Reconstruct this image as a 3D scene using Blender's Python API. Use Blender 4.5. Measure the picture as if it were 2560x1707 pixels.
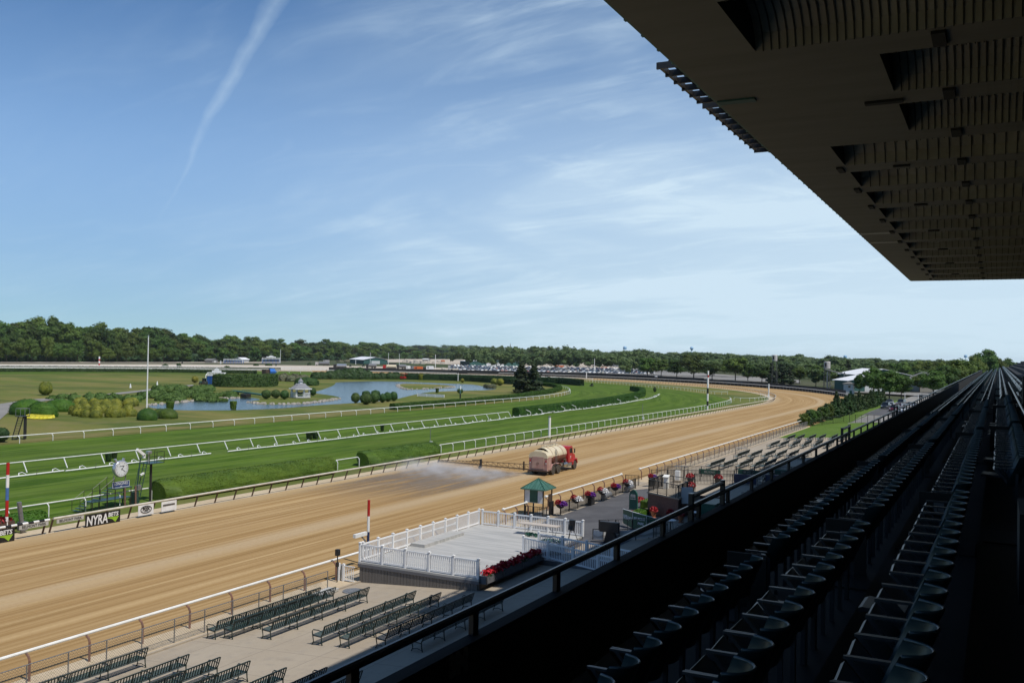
import bpy, bmesh, math, random
import numpy as np
from mathutils import Vector, Matrix
from mathutils.geometry import tessellate_polygon
random.seed(7); rng = np.random.default_rng(7)
S = bpy.context.scene; COL = S.collection
for o in list(bpy.data.objects): bpy.data.objects.remove(o)
# ---------------------------------------------------------------- camera
EYE = 13.6; FPX = 2322.53
R = ((0.88560828,-0.01109509,0.46430041),(0.46405007,-0.01944663,-0.88559548),(0.01885484,0.99974933,-0.01207342))
cd = bpy.data.cameras.new('camera'); cam = bpy.data.objects.new('camera', cd); COL.objects.link(cam)
cd.sensor_width = 36; cd.lens = FPX*36/2560; cd.clip_start = 0.1; cd.clip_end = 20000
cam.matrix_world = Matrix.Translation((0,0,EYE)) @ Matrix(R).to_4x4()
S.camera = cam
S.render.resolution_x = 1024; S.render.resolution_y = 682
# ---------------------------------------------------------------- sky and sun
SUN = Vector((0.58,-0.18,1.0)).normalized()
W = bpy.data.worlds.new('World'); S.world = W; W.use_nodes = True
nt = W.node_tree; N = nt.nodes; L = nt.links; N.clear()
def wn(t, **k):
    n = N.new(t)
    for a, b in k.items(): setattr(n, a, b)
    return n
def wm(op, a, b=None, c=None, clamp=False):
    n = N.new('ShaderNodeMath'); n.operation = op; n.use_clamp = clamp
    for i, v in enumerate((a, b, c)):
        if v is None: continue
        if isinstance(v, (int, float)): n.inputs[i].default_value = v
        else: L.new(v, n.inputs[i])
    return n.outputs[0]
sky = wn('ShaderNodeTexSky', sky_type='NISHITA'); sky.sun_disc = False
sky.sun_elevation = math.asin(SUN.z); sky.sun_rotation = math.atan2(SUN.x, SUN.y)
sky.air_density = 0.6; sky.dust_density = 0.0; sky.ozone_density = 6.0; sky.altitude = 0
tc = wn('ShaderNodeTexCoord'); sep = wn('ShaderNodeSeparateXYZ'); L.new(tc.outputs['Generated'], sep.inputs[0])
zc = wm('MAXIMUM', wm('ADD', sep.outputs[2], 0.20), 0.1)
comb = wn('ShaderNodeCombineXYZ')
L.new(wm('DIVIDE', sep.outputs[0], zc), comb.inputs[0]); L.new(wm('DIVIDE', sep.outputs[1], zc), comb.inputs[1])
def cloud(rot, sc, nscale, det, dist, lo, hi, off=0.0, rough=0.55):
    mp = wn('ShaderNodeMapping'); mp.inputs['Rotation'].default_value = (0,0,math.radians(rot)); mp.inputs['Scale'].default_value = sc
    mp.inputs['Location'].default_value = (off, off*0.7, 0)
    L.new(comb.outputs[0], mp.inputs[0])
    nz = wn('ShaderNodeTexNoise'); nz.inputs['Scale'].default_value = nscale; nz.inputs['Detail'].default_value = det
    nz.inputs['Roughness'].default_value = rough; nz.inputs['Distortion'].default_value = dist
    L.new(mp.outputs[0], nz.inputs['Vector'])
    mr = wn('ShaderNodeMapRange'); mr.interpolation_type = 'SMOOTHSTEP'
    mr.inputs['From Min'].default_value = lo; mr.inputs['From Max'].default_value = hi
    L.new(nz.outputs[0], mr.inputs[0]); return mr.outputs[0]
big = cloud(35, (0.8,1.5,1), 0.9, 4, 1.2, 0.40, 0.66, 3.1)
wisp = cloud(68, (0.7,2.6,1), 1.6, 10, 1.4, 0.42, 0.74, 7.3, 0.62)
wisp2 = cloud(28, (0.8,2.2,1), 2.6, 11, 1.1, 0.46, 0.80, 1.7, 0.64)
# more veil towards the direction the track runs (down the stand)
dirn = wm('ADD', wm('MULTIPLY', sep.outputs[0], 0.55), wm('MULTIPLY', sep.outputs[1], 0.83))
veil = wn('ShaderNodeMapRange'); veil.interpolation_type = 'SMOOTHSTEP'
veil.inputs['From Min'].default_value = 0.05; veil.inputs['From Max'].default_value = 0.85
L.new(dirn, veil.inputs[0])
low = wn('ShaderNodeMapRange'); low.interpolation_type = 'SMOOTHSTEP'     # cirrus veil thins out overhead
low.inputs['From Min'].default_value = 0.44; low.inputs['From Max'].default_value = 0.06
L.new(sep.outputs[2], low.inputs[0])
c1 = wm('MULTIPLY', wm('MULTIPLY', big, wm('ADD', wisp, 0.45)), wm('ADD', wm('MULTIPLY', veil.outputs[0], 0.40), 0.05))
c2 = wm('MULTIPLY', wisp2, wm('ADD', wm('MULTIPLY', veil.outputs[0], 0.22), 0.06))
c3 = wm('MULTIPLY', low.outputs[0], wm('ADD', wm('MULTIPLY', veil.outputs[0], 0.55), 0.30))
cl = wm('ADD', wm('ADD', c1, c2), c3)
# vapour trail: a great circle of the sky
def ray(px, py):
    c = Vector((px-1280, -(py-853.5), -FPX)); return (Matrix(R) @ c).normalized()
d1 = ray(706,-40); d2 = ray(432,480); nrm = d1.cross(d2).normalized()
dot = wn('ShaderNodeVectorMath', operation='DOT_PRODUCT'); L.new(tc.outputs['Generated'], dot.inputs[0]); dot.inputs[1].default_value = nrm
wob = wn('ShaderNodeTexNoise'); wob.inputs['Scale'].default_value = 14; wob.inputs['Detail'].default_value = 4; L.new(tc.outputs['Generated'], wob.inputs['Vector'])
off = wm('ADD', dot.outputs['Value'], wm('MULTIPLY', wm('SUBTRACT', wob.outputs[0], 0.5), 0.020))
wid = wm('MAXIMUM', wm('MULTIPLY', wm('SUBTRACT', sep.outputs[2], 0.12), 0.052), 0.0024)
tr = wm('SUBTRACT', 1.0, wm('DIVIDE', wm('ABSOLUTE', off), wid), clamp=True)
fade = wn('ShaderNodeMapRange'); fade.inputs['From Min'].default_value = ray(385,575).z; fade.inputs['From Max'].default_value = ray(560,200).z
L.new(sep.outputs[2], fade.inputs[0])
fine = wn('ShaderNodeTexNoise'); fine.inputs['Scale'].default_value = 60; fine.inputs['Detail'].default_value = 6; L.new(tc.outputs['Generated'], fine.inputs['Vector'])
side = wm('GREATER_THAN', sep.outputs[1], 0.1)
trail = wm('MULTIPLY', wm('MULTIPLY', wm('MULTIPLY', wm('POWER', tr, 0.8), fade.outputs[0]), side), wm('ADD', wm('MULTIPLY', fine.outputs[0], 0.8), 0.15))
tot = wm('MINIMUM', wm('ADD', cl, wm('MULTIPLY', trail, 0.34)), 0.9)
mix = wn('ShaderNodeMix', data_type='RGBA'); L.new(tot, mix.inputs[0]); tint = wn('ShaderNodeMix', data_type='RGBA', blend_type='MULTIPLY'); tint.inputs[0].default_value = 1; L.new(sky.outputs[0], tint.inputs[6]); tint.inputs[7].default_value = (0.84,1.20,1.29,1); 
hz = wn('ShaderNodeMapRange'); hz.interpolation_type = 'SMOOTHSTEP'; hz.inputs['From Min'].default_value = 0.0; hz.inputs['From Max'].default_value = 0.24; hz.inputs['To Min'].default_value = 0.50; L.new(sep.outputs[2], hz.inputs[0])
hv = wn('ShaderNodeVectorMath', operation='SCALE'); L.new(tint.outputs[2], hv.inputs[0]); L.new(hz.outputs[0], hv.inputs['Scale']); L.new(hv.outputs[0], mix.inputs[6])
mix.inputs[7].default_value = (6.3, 7.8, 8.9, 1)
bg = wn('ShaderNodeBackground'); bg.inputs[1].default_value = 0.1; L.new(mix.outputs[2], bg.inputs[0])
wo = wn('ShaderNodeOutputWorld'); L.new(bg.outputs[0], wo.inputs[0])
sl = bpy.data.lights.new('sun','SUN'); sl.energy = 4.0; sl.angle = math.radians(0.53); sl.color = (1.0,0.95,0.87)
so = bpy.data.objects.new('sun', sl); COL.objects.link(so); so.rotation_euler = SUN.to_track_quat('Z','Y').to_euler(); so.location = (40,-20,80)
S.view_settings.view_transform = 'Standard'; S.view_settings.look = 'None'; S.view_settings.gamma = 1
S.view_settings.exposure = 0.10
# ---------------------------------------------------------------- points from the photograph onto real surfaces
def at(px, py, z=0.0):
    d = Matrix(R) @ Vector((px-1280, -(py-853.5), -FPX)); t = (z-EYE)/d.z
    return Vector((d.x*t, d.y*t, z))
def atX(px, py, X0):
    d = Matrix(R) @ Vector((px-1280, -(py-853.5), -FPX)); t = X0/d.x
    return Vector((X0, d.y*t, EYE+d.z*t))
def slope(X): return min(1.2, max(0.0, 0.07*(X+33)))
def atG(px, py, dz=0.0):
    z = 0
    for i in range(25): p = at(px, py, z+dz); z = slope(p.x)
    return Vector((p.x, p.y, z))
def hor(px): return 881.5+0.01886*(px-1280)
def hgt(px, yb, yt, z0=0.0): return (yb-yt)*(EYE-z0)/(yb-hor(px))      # true height of something standing at (px,yb)
def wid_(px, yb, w): return w*EYE/(yb-hor(px))
# ---------------------------------------------------------------- materials
MATS = {}
def mat(name, col, rough=0.7, col2=None, scale=3.0, detail=4, metal=0.0, bump=0.0, spec=0.5, stretch=None, lo=0.35, hi=0.65, coat=0, objrand=0.0):
    if name in MATS: return MATS[name]
    m = bpy.data.materials.new(name); m.use_nodes = True; t = m.node_tree; b = t.nodes['Principled BSDF']
    b.inputs['Base Color'].default_value = (*col, 1); b.inputs['Roughness'].default_value = rough; b.inputs['Metallic'].default_value = metal
    b.inputs['Specular IOR Level'].default_value = spec; b.inputs['Coat Weight'].default_value = coat
    c2 = col2 or tuple(c*0.86 for c in col)
    tcn = t.nodes.new('ShaderNodeTexCoord'); nz = t.nodes.new('ShaderNodeTexNoise'); nz.inputs['Scale'].default_value = scale; nz.inputs['Detail'].default_value = detail
    src = tcn.outputs['Object']
    if stretch:
        mp = t.nodes.new('ShaderNodeMapping'); mp.inputs['Scale'].default_value = stretch; t.links.new(src, mp.inputs[0]); src = mp.outputs[0]
    t.links.new(src, nz.inputs['Vector'])
    mr = t.nodes.new('ShaderNodeMapRange'); mr.inputs['From Min'].default_value = lo; mr.inputs['From Max'].default_value = hi
    t.links.new(nz.outputs[0], mr.inputs[0])
    mx = t.nodes.new('ShaderNodeMix'); mx.data_type = 'RGBA'; mx.inputs[6].default_value = (*col,1); mx.inputs[7].default_value = (*c2,1)
    t.links.new(mr.outputs[0], mx.inputs[0]); out = mx.outputs[2]
    if objrand:
        oi = t.nodes.new('ShaderNodeObjectInfo'); hs = t.nodes.new('ShaderNodeHueSaturation')
        a = t.nodes.new('ShaderNodeMapRange'); a.inputs['To Min'].default_value = 1-objrand; a.inputs['To Max'].default_value = 1+objrand
        t.links.new(oi.outputs['Random'], a.inputs[0]); t.links.new(a.outputs[0], hs.inputs['Value'])
        h = t.nodes.new('ShaderNodeMath'); h.operation = 'MULTIPLY_ADD'; h.inputs[1].default_value = 0.05; h.inputs[2].default_value = 0.475
        fr = t.nodes.new('ShaderNodeMath'); fr.operation = 'FRACT'; m7 = t.nodes.new('ShaderNodeMath'); m7.operation = 'MULTIPLY'; m7.inputs[1].default_value = 7.31
        t.links.new(oi.outputs['Random'], m7.inputs[0]); t.links.new(m7.outputs[0], fr.inputs[0]); t.links.new(fr.outputs[0], h.inputs[0]); t.links.new(h.outputs[0], hs.inputs['Hue'])
        t.links.new(out, hs.inputs['Color']); out = hs.outputs[0]
    t.links.new(out, b.inputs['Base Color'])
    if bump:
        bp = t.nodes.new('ShaderNodeBump'); bp.inputs['Strength'].default_value = bump; bp.inputs['Distance'].default_value = 0.05
        t.links.new(nz.outputs[0], bp.inputs['Height']); t.links.new(bp.outputs[0], b.inputs['Normal'])
    MATS[name] = m; return m
def leafmat(name, c1, c2, sc=0.6, objrand=0.16, trans=0.25):
    m = mat(name, c1, 0.6, c2, sc, 3, spec=0.25, objrand=objrand)
    t = m.node_tree; b = t.nodes['Principled BSDF']; out = t.nodes['Material Output']
    tr = t.nodes.new('ShaderNodeBsdfTranslucent'); ms = t.nodes.new('ShaderNodeMixShader'); ms.inputs[0].default_value = trans
    t.links.new(b.inputs['Base Color'].links[0].from_socket, tr.inputs[0])
    t.links.new(b.outputs[0], ms.inputs[1]); t.links.new(tr.outputs[0], ms.inputs[2]); t.links.new(ms.outputs[0], out.inputs[0])
    return m
def g(name): return MATS[name]
mat('white_paint', (0.78,0.78,0.76), 0.45, (0.68,0.68,0.65), 2.0)
mat('white_vinyl', (0.80,0.80,0.80), 0.4, (0.72,0.73,0.74), 1.2)
mat('rail_cream', (0.62,0.58,0.50), 0.6, (0.48,0.44,0.36), 1.4)
mat('post_brown', (0.10,0.055,0.035), 0.7, (0.06,0.035,0.025), 5)
mat('post_rust', (0.22,0.11,0.075), 0.7, (0.14,0.08,0.06), 6)
mat('galvanised', (0.30,0.30,0.30), 0.45, (0.22,0.22,0.22), 8, metal=0.6)
mat('black_iron', (0.018,0.017,0.016), 0.45, (0.03,0.026,0.022), 9)
mat('bench_green', (0.018,0.032,0.028), 0.35, (0.012,0.022,0.02), 6)
mat('bench_seat', (0.03,0.065,0.055), 0.35, (0.02,0.05,0.04), 6)
mat('seat_green', (0.028,0.058,0.066), 0.32, (0.018,0.042,0.050), 10); mat('arm_black', (0.026,0.034,0.042), 0.4); mat('roof_rib', (0.05,0.048,0.04), 0.8); mat('red_bright', (0.58,0.012,0.03), 0.6, (0.36,0.008,0.015), 9)
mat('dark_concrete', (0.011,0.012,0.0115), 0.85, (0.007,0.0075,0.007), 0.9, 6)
mat('plate_dim', (0.10,0.11,0.12), 0.5); mat('roof_steel', (0.185,0.178,0.145), 0.75, (0.155,0.148,0.118), 0.8, 8, stretch=(0.3,1.6,1), lo=.35, hi=.7)
mat('roof_vault', (0.34,0.33,0.265), 0.7, (0.27,0.26,0.21), 0.8)
mat('roof_dark', (0.012,0.012,0.011), 0.8); mat('tower_steel', (0.07,0.068,0.065), 0.6); mat('coping_dark', (0.02,0.021,0.022), 0.9, spec=0.2)
mat('teal_paint', (0.03,0.11,0.10), 0.6)
mat('rail_dark', (0.014,0.018,0.024), 0.3, (0.008,0.01,0.014), 6)
mat('red_paint', (0.42,0.015,0.012), 0.4); mat('blue_paint', (0.07,0.16,0.40), 0.4); mat('navy', (0.02,0.035,0.10), 0.4)
mat('gate_blue', (0.03,0.16,0.55), 0.4); mat('black_paint', (0.012,0.012,0.013), 0.5)
mat('red_petals', (0.40,0.008,0.018), 0.6, (0.16,0.01,0.01), 14); mat('white_petals', (0.75,0.75,0.75), 0.6)
mat('purple_petals', (0.16,0.02,0.28), 0.6, (0.08,0.01,0.2), 20); mat('yellow_petals', (0.72,0.66,0.06), 0.6, (0.6,0.5,0.03), 9)
mat('terracotta', (0.40,0.15,0.07), 0.8); mat('brick', (0.15,0.075,0.055), 0.85, (0.10,0.05,0.04), 7)
mat('sign_green', (0.015,0.10,0.055), 0.4); mat('sign_white', (0.75,0.75,0.75), 0.5); mat('sign_grey', (0.46,0.45,0.42), 0.5)
mat('lime', (0.28,0.48,0.03), 0.5); mat('deck_grey', (0.42,0.415,0.40), 0.7, (0.33,0.33,0.32), 0.7, 9, stretch=(0.5,5,1), lo=.42, hi=.6)
mat('deck_skirt', (0.16,0.145,0.13), 0.8, (0.12,0.11,0.10), 2, stretch=(9,9,0.3)); mat('deck_trim', (0.13,0.13,0.14), 0.7)
mat('kiosk_green', (0.065,0.17,0.135), 0.55, (0.045,0.12,0.095), 1.5); mat('panel_green', (0.01,0.09,0.06), 0.5)
mat('glass_dark', (0.01,0.013,0.016), 0.08, spec=0.8); mat('rubber', (0.03,0.028,0.026), 0.8, (0.09,0.075,0.055), 5)
mat('rim', (0.38,0.34,0.28), 0.6); mat('chrome', (0.55,0.55,0.55), 0.25, metal=0.9)
mat('tank_cream', (0.66,0.60,0.44), 0.4, (0.58,0.49,0.33), 0.9, 5); mat('truck_red', (0.46,0.02,0.03), 0.35, (0.36,0.03,0.03), 3)
mat('truck_maroon', (0.17,0.03,0.03), 0.5, (0.24,0.12,0.09), 2.2, 6); mat('truck_dusty', (0.36,0.20,0.18), 0.7, (0.42,0.29,0.24), 1.5, 6)
mat('boom_brown', (0.07,0.045,0.03), 0.7); mat('shingle', (0.24,0.245,0.26), 0.85, (0.17,0.175,0.19), 5)
mat('silver', (0.55,0.57,0.60), 0.3, metal=0.7); mat('dial', (0.70,0.72,0.72), 0.4); mat('longblue', (0.02,0.05,0.16), 0.4)
mat('tree_bark', (0.075,0.055,0.04), 0.9, (0.045,0.035,0.028), 6)
mat('white_roof', (0.75,0.76,0.78), 0.6); mat('barn_green', (0.03,0.10,0.085), 0.7); mat('wall_white', (0.55,0.56,0.55), 0.8)
mat('house_wall', (0.32,0.29,0.25), 0.8); mat('house_roof', (0.17,0.165,0.16), 0.85, (0.12,0.12,0.115), 2)
mat('tank_white', (0.52,0.50,0.48), 0.6, (0.40,0.36,0.33), 0.5); mat('tower_blue', (0.28,0.48,0.68), 0.5)
mat('rock', (0.42,0.38,0.32), 0.9, (0.25,0.23,0.2), 2); mat('orange', (0.55,0.13,0.03), 0.6); mat('tyre_far', (0.03,0.03,0.03), 0.8)
mat('windscreen', (0.02,0.023,0.025), 0.8); mat('plastic_table', (0.50,0.44,0.38), 0.6)
leafmat('leaf_oak', (0.050,0.090,0.016), (0.092,0.142,0.024), 0.9, 0.48)
leafmat('leaf_near', (0.055,0.10,0.018), (0.095,0.15,0.027), 0.3, 0.2)
leafmat('leaf_far', (0.055,0.092,0.030), (0.095,0.14,0.042), 0.02, 0.0)
leafmat('leaf_conifer', (0.026,0.045,0.018), (0.048,0.062,0.026), 0.5, 0.12, 0.1)
leafmat('leaf_hedge', (0.035,0.078,0.012), (0.062,0.12,0.016), 0.9, 0.08, 0.15)
leafmat('leaf_bighedge', (0.052,0.112,0.010), (0.085,0.155,0.015), 0.5, 0.05, 0.15)
leafmat('leaf_dark', (0.022,0.045,0.014), (0.036,0.07,0.018), 1.5, 0.1, 0.1)
leafmat('leaf_topiary', (0.032,0.068,0.016), (0.05,0.095,0.02), 1.2, 0.1, 0.1)
leafmat('leaf_gold', (0.22,0.225,0.028), (0.10,0.125,0.018), 0.8, 0.05, 0.15)
leafmat('leaf_juniper', (0.062,0.112,0.022), (0.10,0.155,0.034), 0.6, 0.05, 0.1)
leafmat('leaf_grey', (0.10,0.12,0.06), (0.15,0.14,0.09), 0.6, 0.05, 0.1)
leafmat('leaf_arbor', (0.022,0.05,0.014), (0.045,0.085,0.02), 1.5, 0.2, 0.1)
# car paint takes its colour from the object
def carpaint():
    m = bpy.data.materials.new('car_paint'); m.use_nodes = True; t = m.node_tree; b = t.nodes['Principled BSDF']
    oi = t.nodes.new('ShaderNodeObjectInfo'); t.links.new(oi.outputs['Color'], b.inputs['Base Color'])
    b.inputs['Roughness'].default_value = 0.3; b.inputs['Coat Weight'].default_value = 0.5; MATS['car_paint'] = m
carpaint()
# ---------------------------------------------------------------- mesh helper
ORG = {}
class MB:
    def __init__(s): s.v = []; s.f = []; s.m = []; s.cm = 0
    def add(s, vs, fs):
        o = len(s.v); s.v += [tuple(v) for v in vs]; s.f += [tuple(i+o for i in f) for f in fs]; s.m += [s.cm]*len(fs)
    def box(s, c, d, rz=0.0, rx=0.0, ry=0.0, taper=1.0):
        M = Matrix.Rotation(rz,3,'Z') @ Matrix.Rotation(ry,3,'Y') @ Matrix.Rotation(rx,3,'X'); c = Vector(c)
        vs = []
        for k in (-1,1):
            tt = taper if k > 0 else 1.0
            for a, b in ((-1,-1),(1,-1),(1,1),(-1,1)): vs.append(c + M @ Vector((a*d[0]/2*tt, b*d[1]/2*tt, k*d[2]/2)))
        s.add(vs, [(3,2,1,0),(4,5,6,7),(0,1,5,4),(1,2,6,5),(2,3,7,6),(3,0,4,7)])
    def bar(s, a, b, w, h=None):
        a = Vector(a); b = Vector(b); h = h or w; d = (b-a); l = d.length
        if l < 1e-6: return
        d.normalize(); up = Vector((0,0,1)) if abs(d.z) < 0.95 else Vector((0,1,0))
        x = d.cross(up).normalized()*w/2; y = x.cross(d).normalized()*h/2
        vs = [a-x-y, a+x-y, a+x+y, a-x+y, b-x-y, b+x-y, b+x+y, b-x+y]
        s.add(vs, [(3,2,1,0),(4,5,6,7),(0,1,5,4),(1,2,6,5),(2,3,7,6),(3,0,4,7)])
    def tube(s, pts, r, n=6, caps=True):
        pts = [Vector(p) for p in pts]; rings = []; rr = r if isinstance(r, (list,tuple)) else [r]*len(pts)
        for i, p in enumerate(pts):
            d = (pts[min(i+1,len(pts)-1)]-pts[max(i-1,0)]).normalized(); up = Vector((0,0,1)) if abs(d.z) < 0.9 else Vector((1,0,0))
            x = d.cross(up).normalized(); y = x.cross(d).normalized()
            rings.append([p + x*math.cos(2*math.pi*k/n)*rr[i] + y*math.sin(2*math.pi*k/n)*rr[i] for k in range(n)])
        vs = [v for q in rings for v in q]; fs = []
        for i in range(len(pts)-1):
            for k in range(n): a = i*n+k; b = i*n+(k+1)%n; fs.append((a,b,b+n,a+n))
        if caps: fs.append(tuple(range(n))[::-1]); fs.append(tuple(range((len(pts)-1)*n, len(pts)*n)))
        s.add(vs, fs)
    def lathe(s, prof, n=12, c=(0,0,0), axis='Z'):
        c = Vector(c); vs = []
        for r, z in prof:
            for k in range(n):
                a = 2*math.pi*k/n; p = (r*math.cos(a), r*math.sin(a), z)
                if axis == 'X': p = (p[2], p[0], p[1])
                if axis == 'Y': p = (p[0], p[2], p[1])
                vs.append(c+Vector(p))
        fs = []
        for i in range(len(prof)-1):
            for k in range(n): a = i*n+k; b = i*n+(k+1)%n; fs.append((a,b,b+n,a+n))
        fs.append(tuple(range(n))[::-1]); fs.append(tuple(range((len(prof)-1)*n, len(prof)*n))); s.add(vs, fs)
    def prism(s, poly, ext):       # planar polygon (3D points) pushed along ext
        p = [Vector(q) for q in poly]; e = Vector(ext); n = len(p)
        s.add(p+[q+e for q in p], [tuple(range(n))[::-1], tuple(range(n,2*n))]+[(i,(i+1)%n,(i+1)%n+n,i+n) for i in range(n)])
    def quad(s, *p): s.add([Vector(q) for q in p], [tuple(range(len(p)))])
    def build(s, name, m, parent=None, smooth=False, loc=None):
        org = Vector(loc) if loc is not None else ORG.get(parent, Vector((0,0,0)))
        me = bpy.data.meshes.new(name); me.from_pydata([tuple(Vector(v)-org) for v in s.v], [], s.f)
        for q in (m if isinstance(m, (list,tuple)) else [m]): me.materials.append(g(q) if isinstance(q, str) else q)
        me.polygons.foreach_set('material_index', s.m)
        if smooth: me.polygons.foreach_set('use_smooth', [True]*len(s.f))
        me.update(); o = bpy.data.objects.new(name, me); COL.objects.link(o); ORG[o] = org
        if parent is not None: o.parent = parent
        elif loc is not None: o.location = loc
        return o
def tag(o, label=None, cat=None, group=None, kind=None):
    if label: o['label'] = label
    if cat: o['category'] = cat
    if group: o['group'] = group
    if kind: o['kind'] = kind
    return o
def thing(name, label, cat, loc=(0,0,0), rz=0.0, group=None, local=False):
    o = bpy.data.objects.new(name, None); COL.objects.link(o); o.location = loc; o.rotation_euler = (0,0,rz); o.empty_display_size = 0.3
    ORG[o] = Vector((0,0,0)) if local else Vector(loc)
    return tag(o, label, cat, group)
CH = {}
def dup(o, loc=None, rz=None, sc=None, label=None, parent=None):
    c = o.copy(); COL.objects.link(c)
    if parent is not None: c.parent = parent
    if loc is not None: c.location = loc
    if rz is not None: c.rotation_euler = (0,0,rz)
    if sc is not None: c.scale = sc if isinstance(sc, (tuple,list)) else (sc,sc,sc)
    if label: c['label'] = label
    if o not in CH: CH[o] = [x for x in COL.objects if x.parent == o]
    for k in CH[o]: dup(k, parent=c)
    return c
def text(s, size, pos, xd, yd, m, parent, name='lettering', ext=0.006, shear=0.0, bold=0.0, align='CENTER', wscale=1.0):
    cu = bpy.data.curves.new('txt','FONT'); cu.body = s; cu.size = size; cu.extrude = ext; cu.shear = shear; cu.offset = bold
    cu.align_x = align; cu.align_y = 'CENTER'; cu.resolution_u = 2
    t = bpy.data.objects.new('txt', cu); COL.objects.link(t); bpy.context.view_layer.update()
    me = bpy.data.meshes.new_from_object(t); bpy.data.objects.remove(t)
    x = Vector(xd).normalized(); y = Vector(yd).normalized(); z = x.cross(y); org = ORG.get(parent, Vector((0,0,0)))
    M = Matrix.Translation(Vector(pos)-org) @ Matrix((x,y,z)).transposed().to_4x4() @ Matrix.Diagonal((wscale,1,1,1))
    me.transform(M); me.materials.clear(); me.materials.append(g(m)); o = bpy.data.objects.new(name, me); COL.objects.link(o); o.parent = parent; ORG[o] = org
    return o
def npmesh(name, V, F, m, parent=None, smooth=False, loc=None, M=None):
    me = bpy.data.meshes.new(name); V = np.asarray(V, dtype=np.float32); F = np.asarray(F, dtype=np.int32)
    me.vertices.add(len(V)); me.vertices.foreach_set('co', V.ravel()); me.loops.add(F.size); me.loops.foreach_set('vertex_index', F.ravel())
    me.polygons.add(len(F)); me.polygons.foreach_set('loop_start', np.arange(0, F.size, F.shape[1], dtype=np.int32))
    for q in (m if isinstance(m, (list,tuple)) else [m]): me.materials.append(g(q))
    if M is not None: me.polygons.foreach_set('material_index', np.asarray(M, dtype=np.int32))
    if smooth: me.polygons.foreach_set('use_smooth', np.ones(len(F), dtype=bool))
    me.update(calc_edges=True); me.validate()
    o = bpy.data.objects.new(name, me); COL.objects.link(o)
    if parent is not None: o.parent = parent
    if loc is not None: o.location = loc
    return o
def leafquads(P, Nn, size, jit=0.6):
    """small leaf-sized quads at points P facing roughly along Nn"""
    n = len(P); Nn = Nn + rng.normal(0, jit, (n,3)); Nn /= np.linalg.norm(Nn, axis=1)[:,None]+1e-9
    a = np.cross(Nn, rng.normal(0,1,(n,3))); a /= np.linalg.norm(a, axis=1)[:,None]+1e-9; b = np.cross(Nn, a)
    sz = (size*rng.uniform(0.6,1.3,n))[:,None]; a *= sz; b *= sz*rng.uniform(0.6,1.0,n)[:,None]
    V = np.stack([P-a-b, P+a-b*0.6, P+a*0.8+b, P-a*0.7+b], 1).reshape(-1,3); F = np.arange(4*n).reshape(n,4)
    return V, F
def sphpts(n):
    p = rng.normal(0,1,(n,3)); return p/np.linalg.norm(p, axis=1)[:,None]
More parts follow.
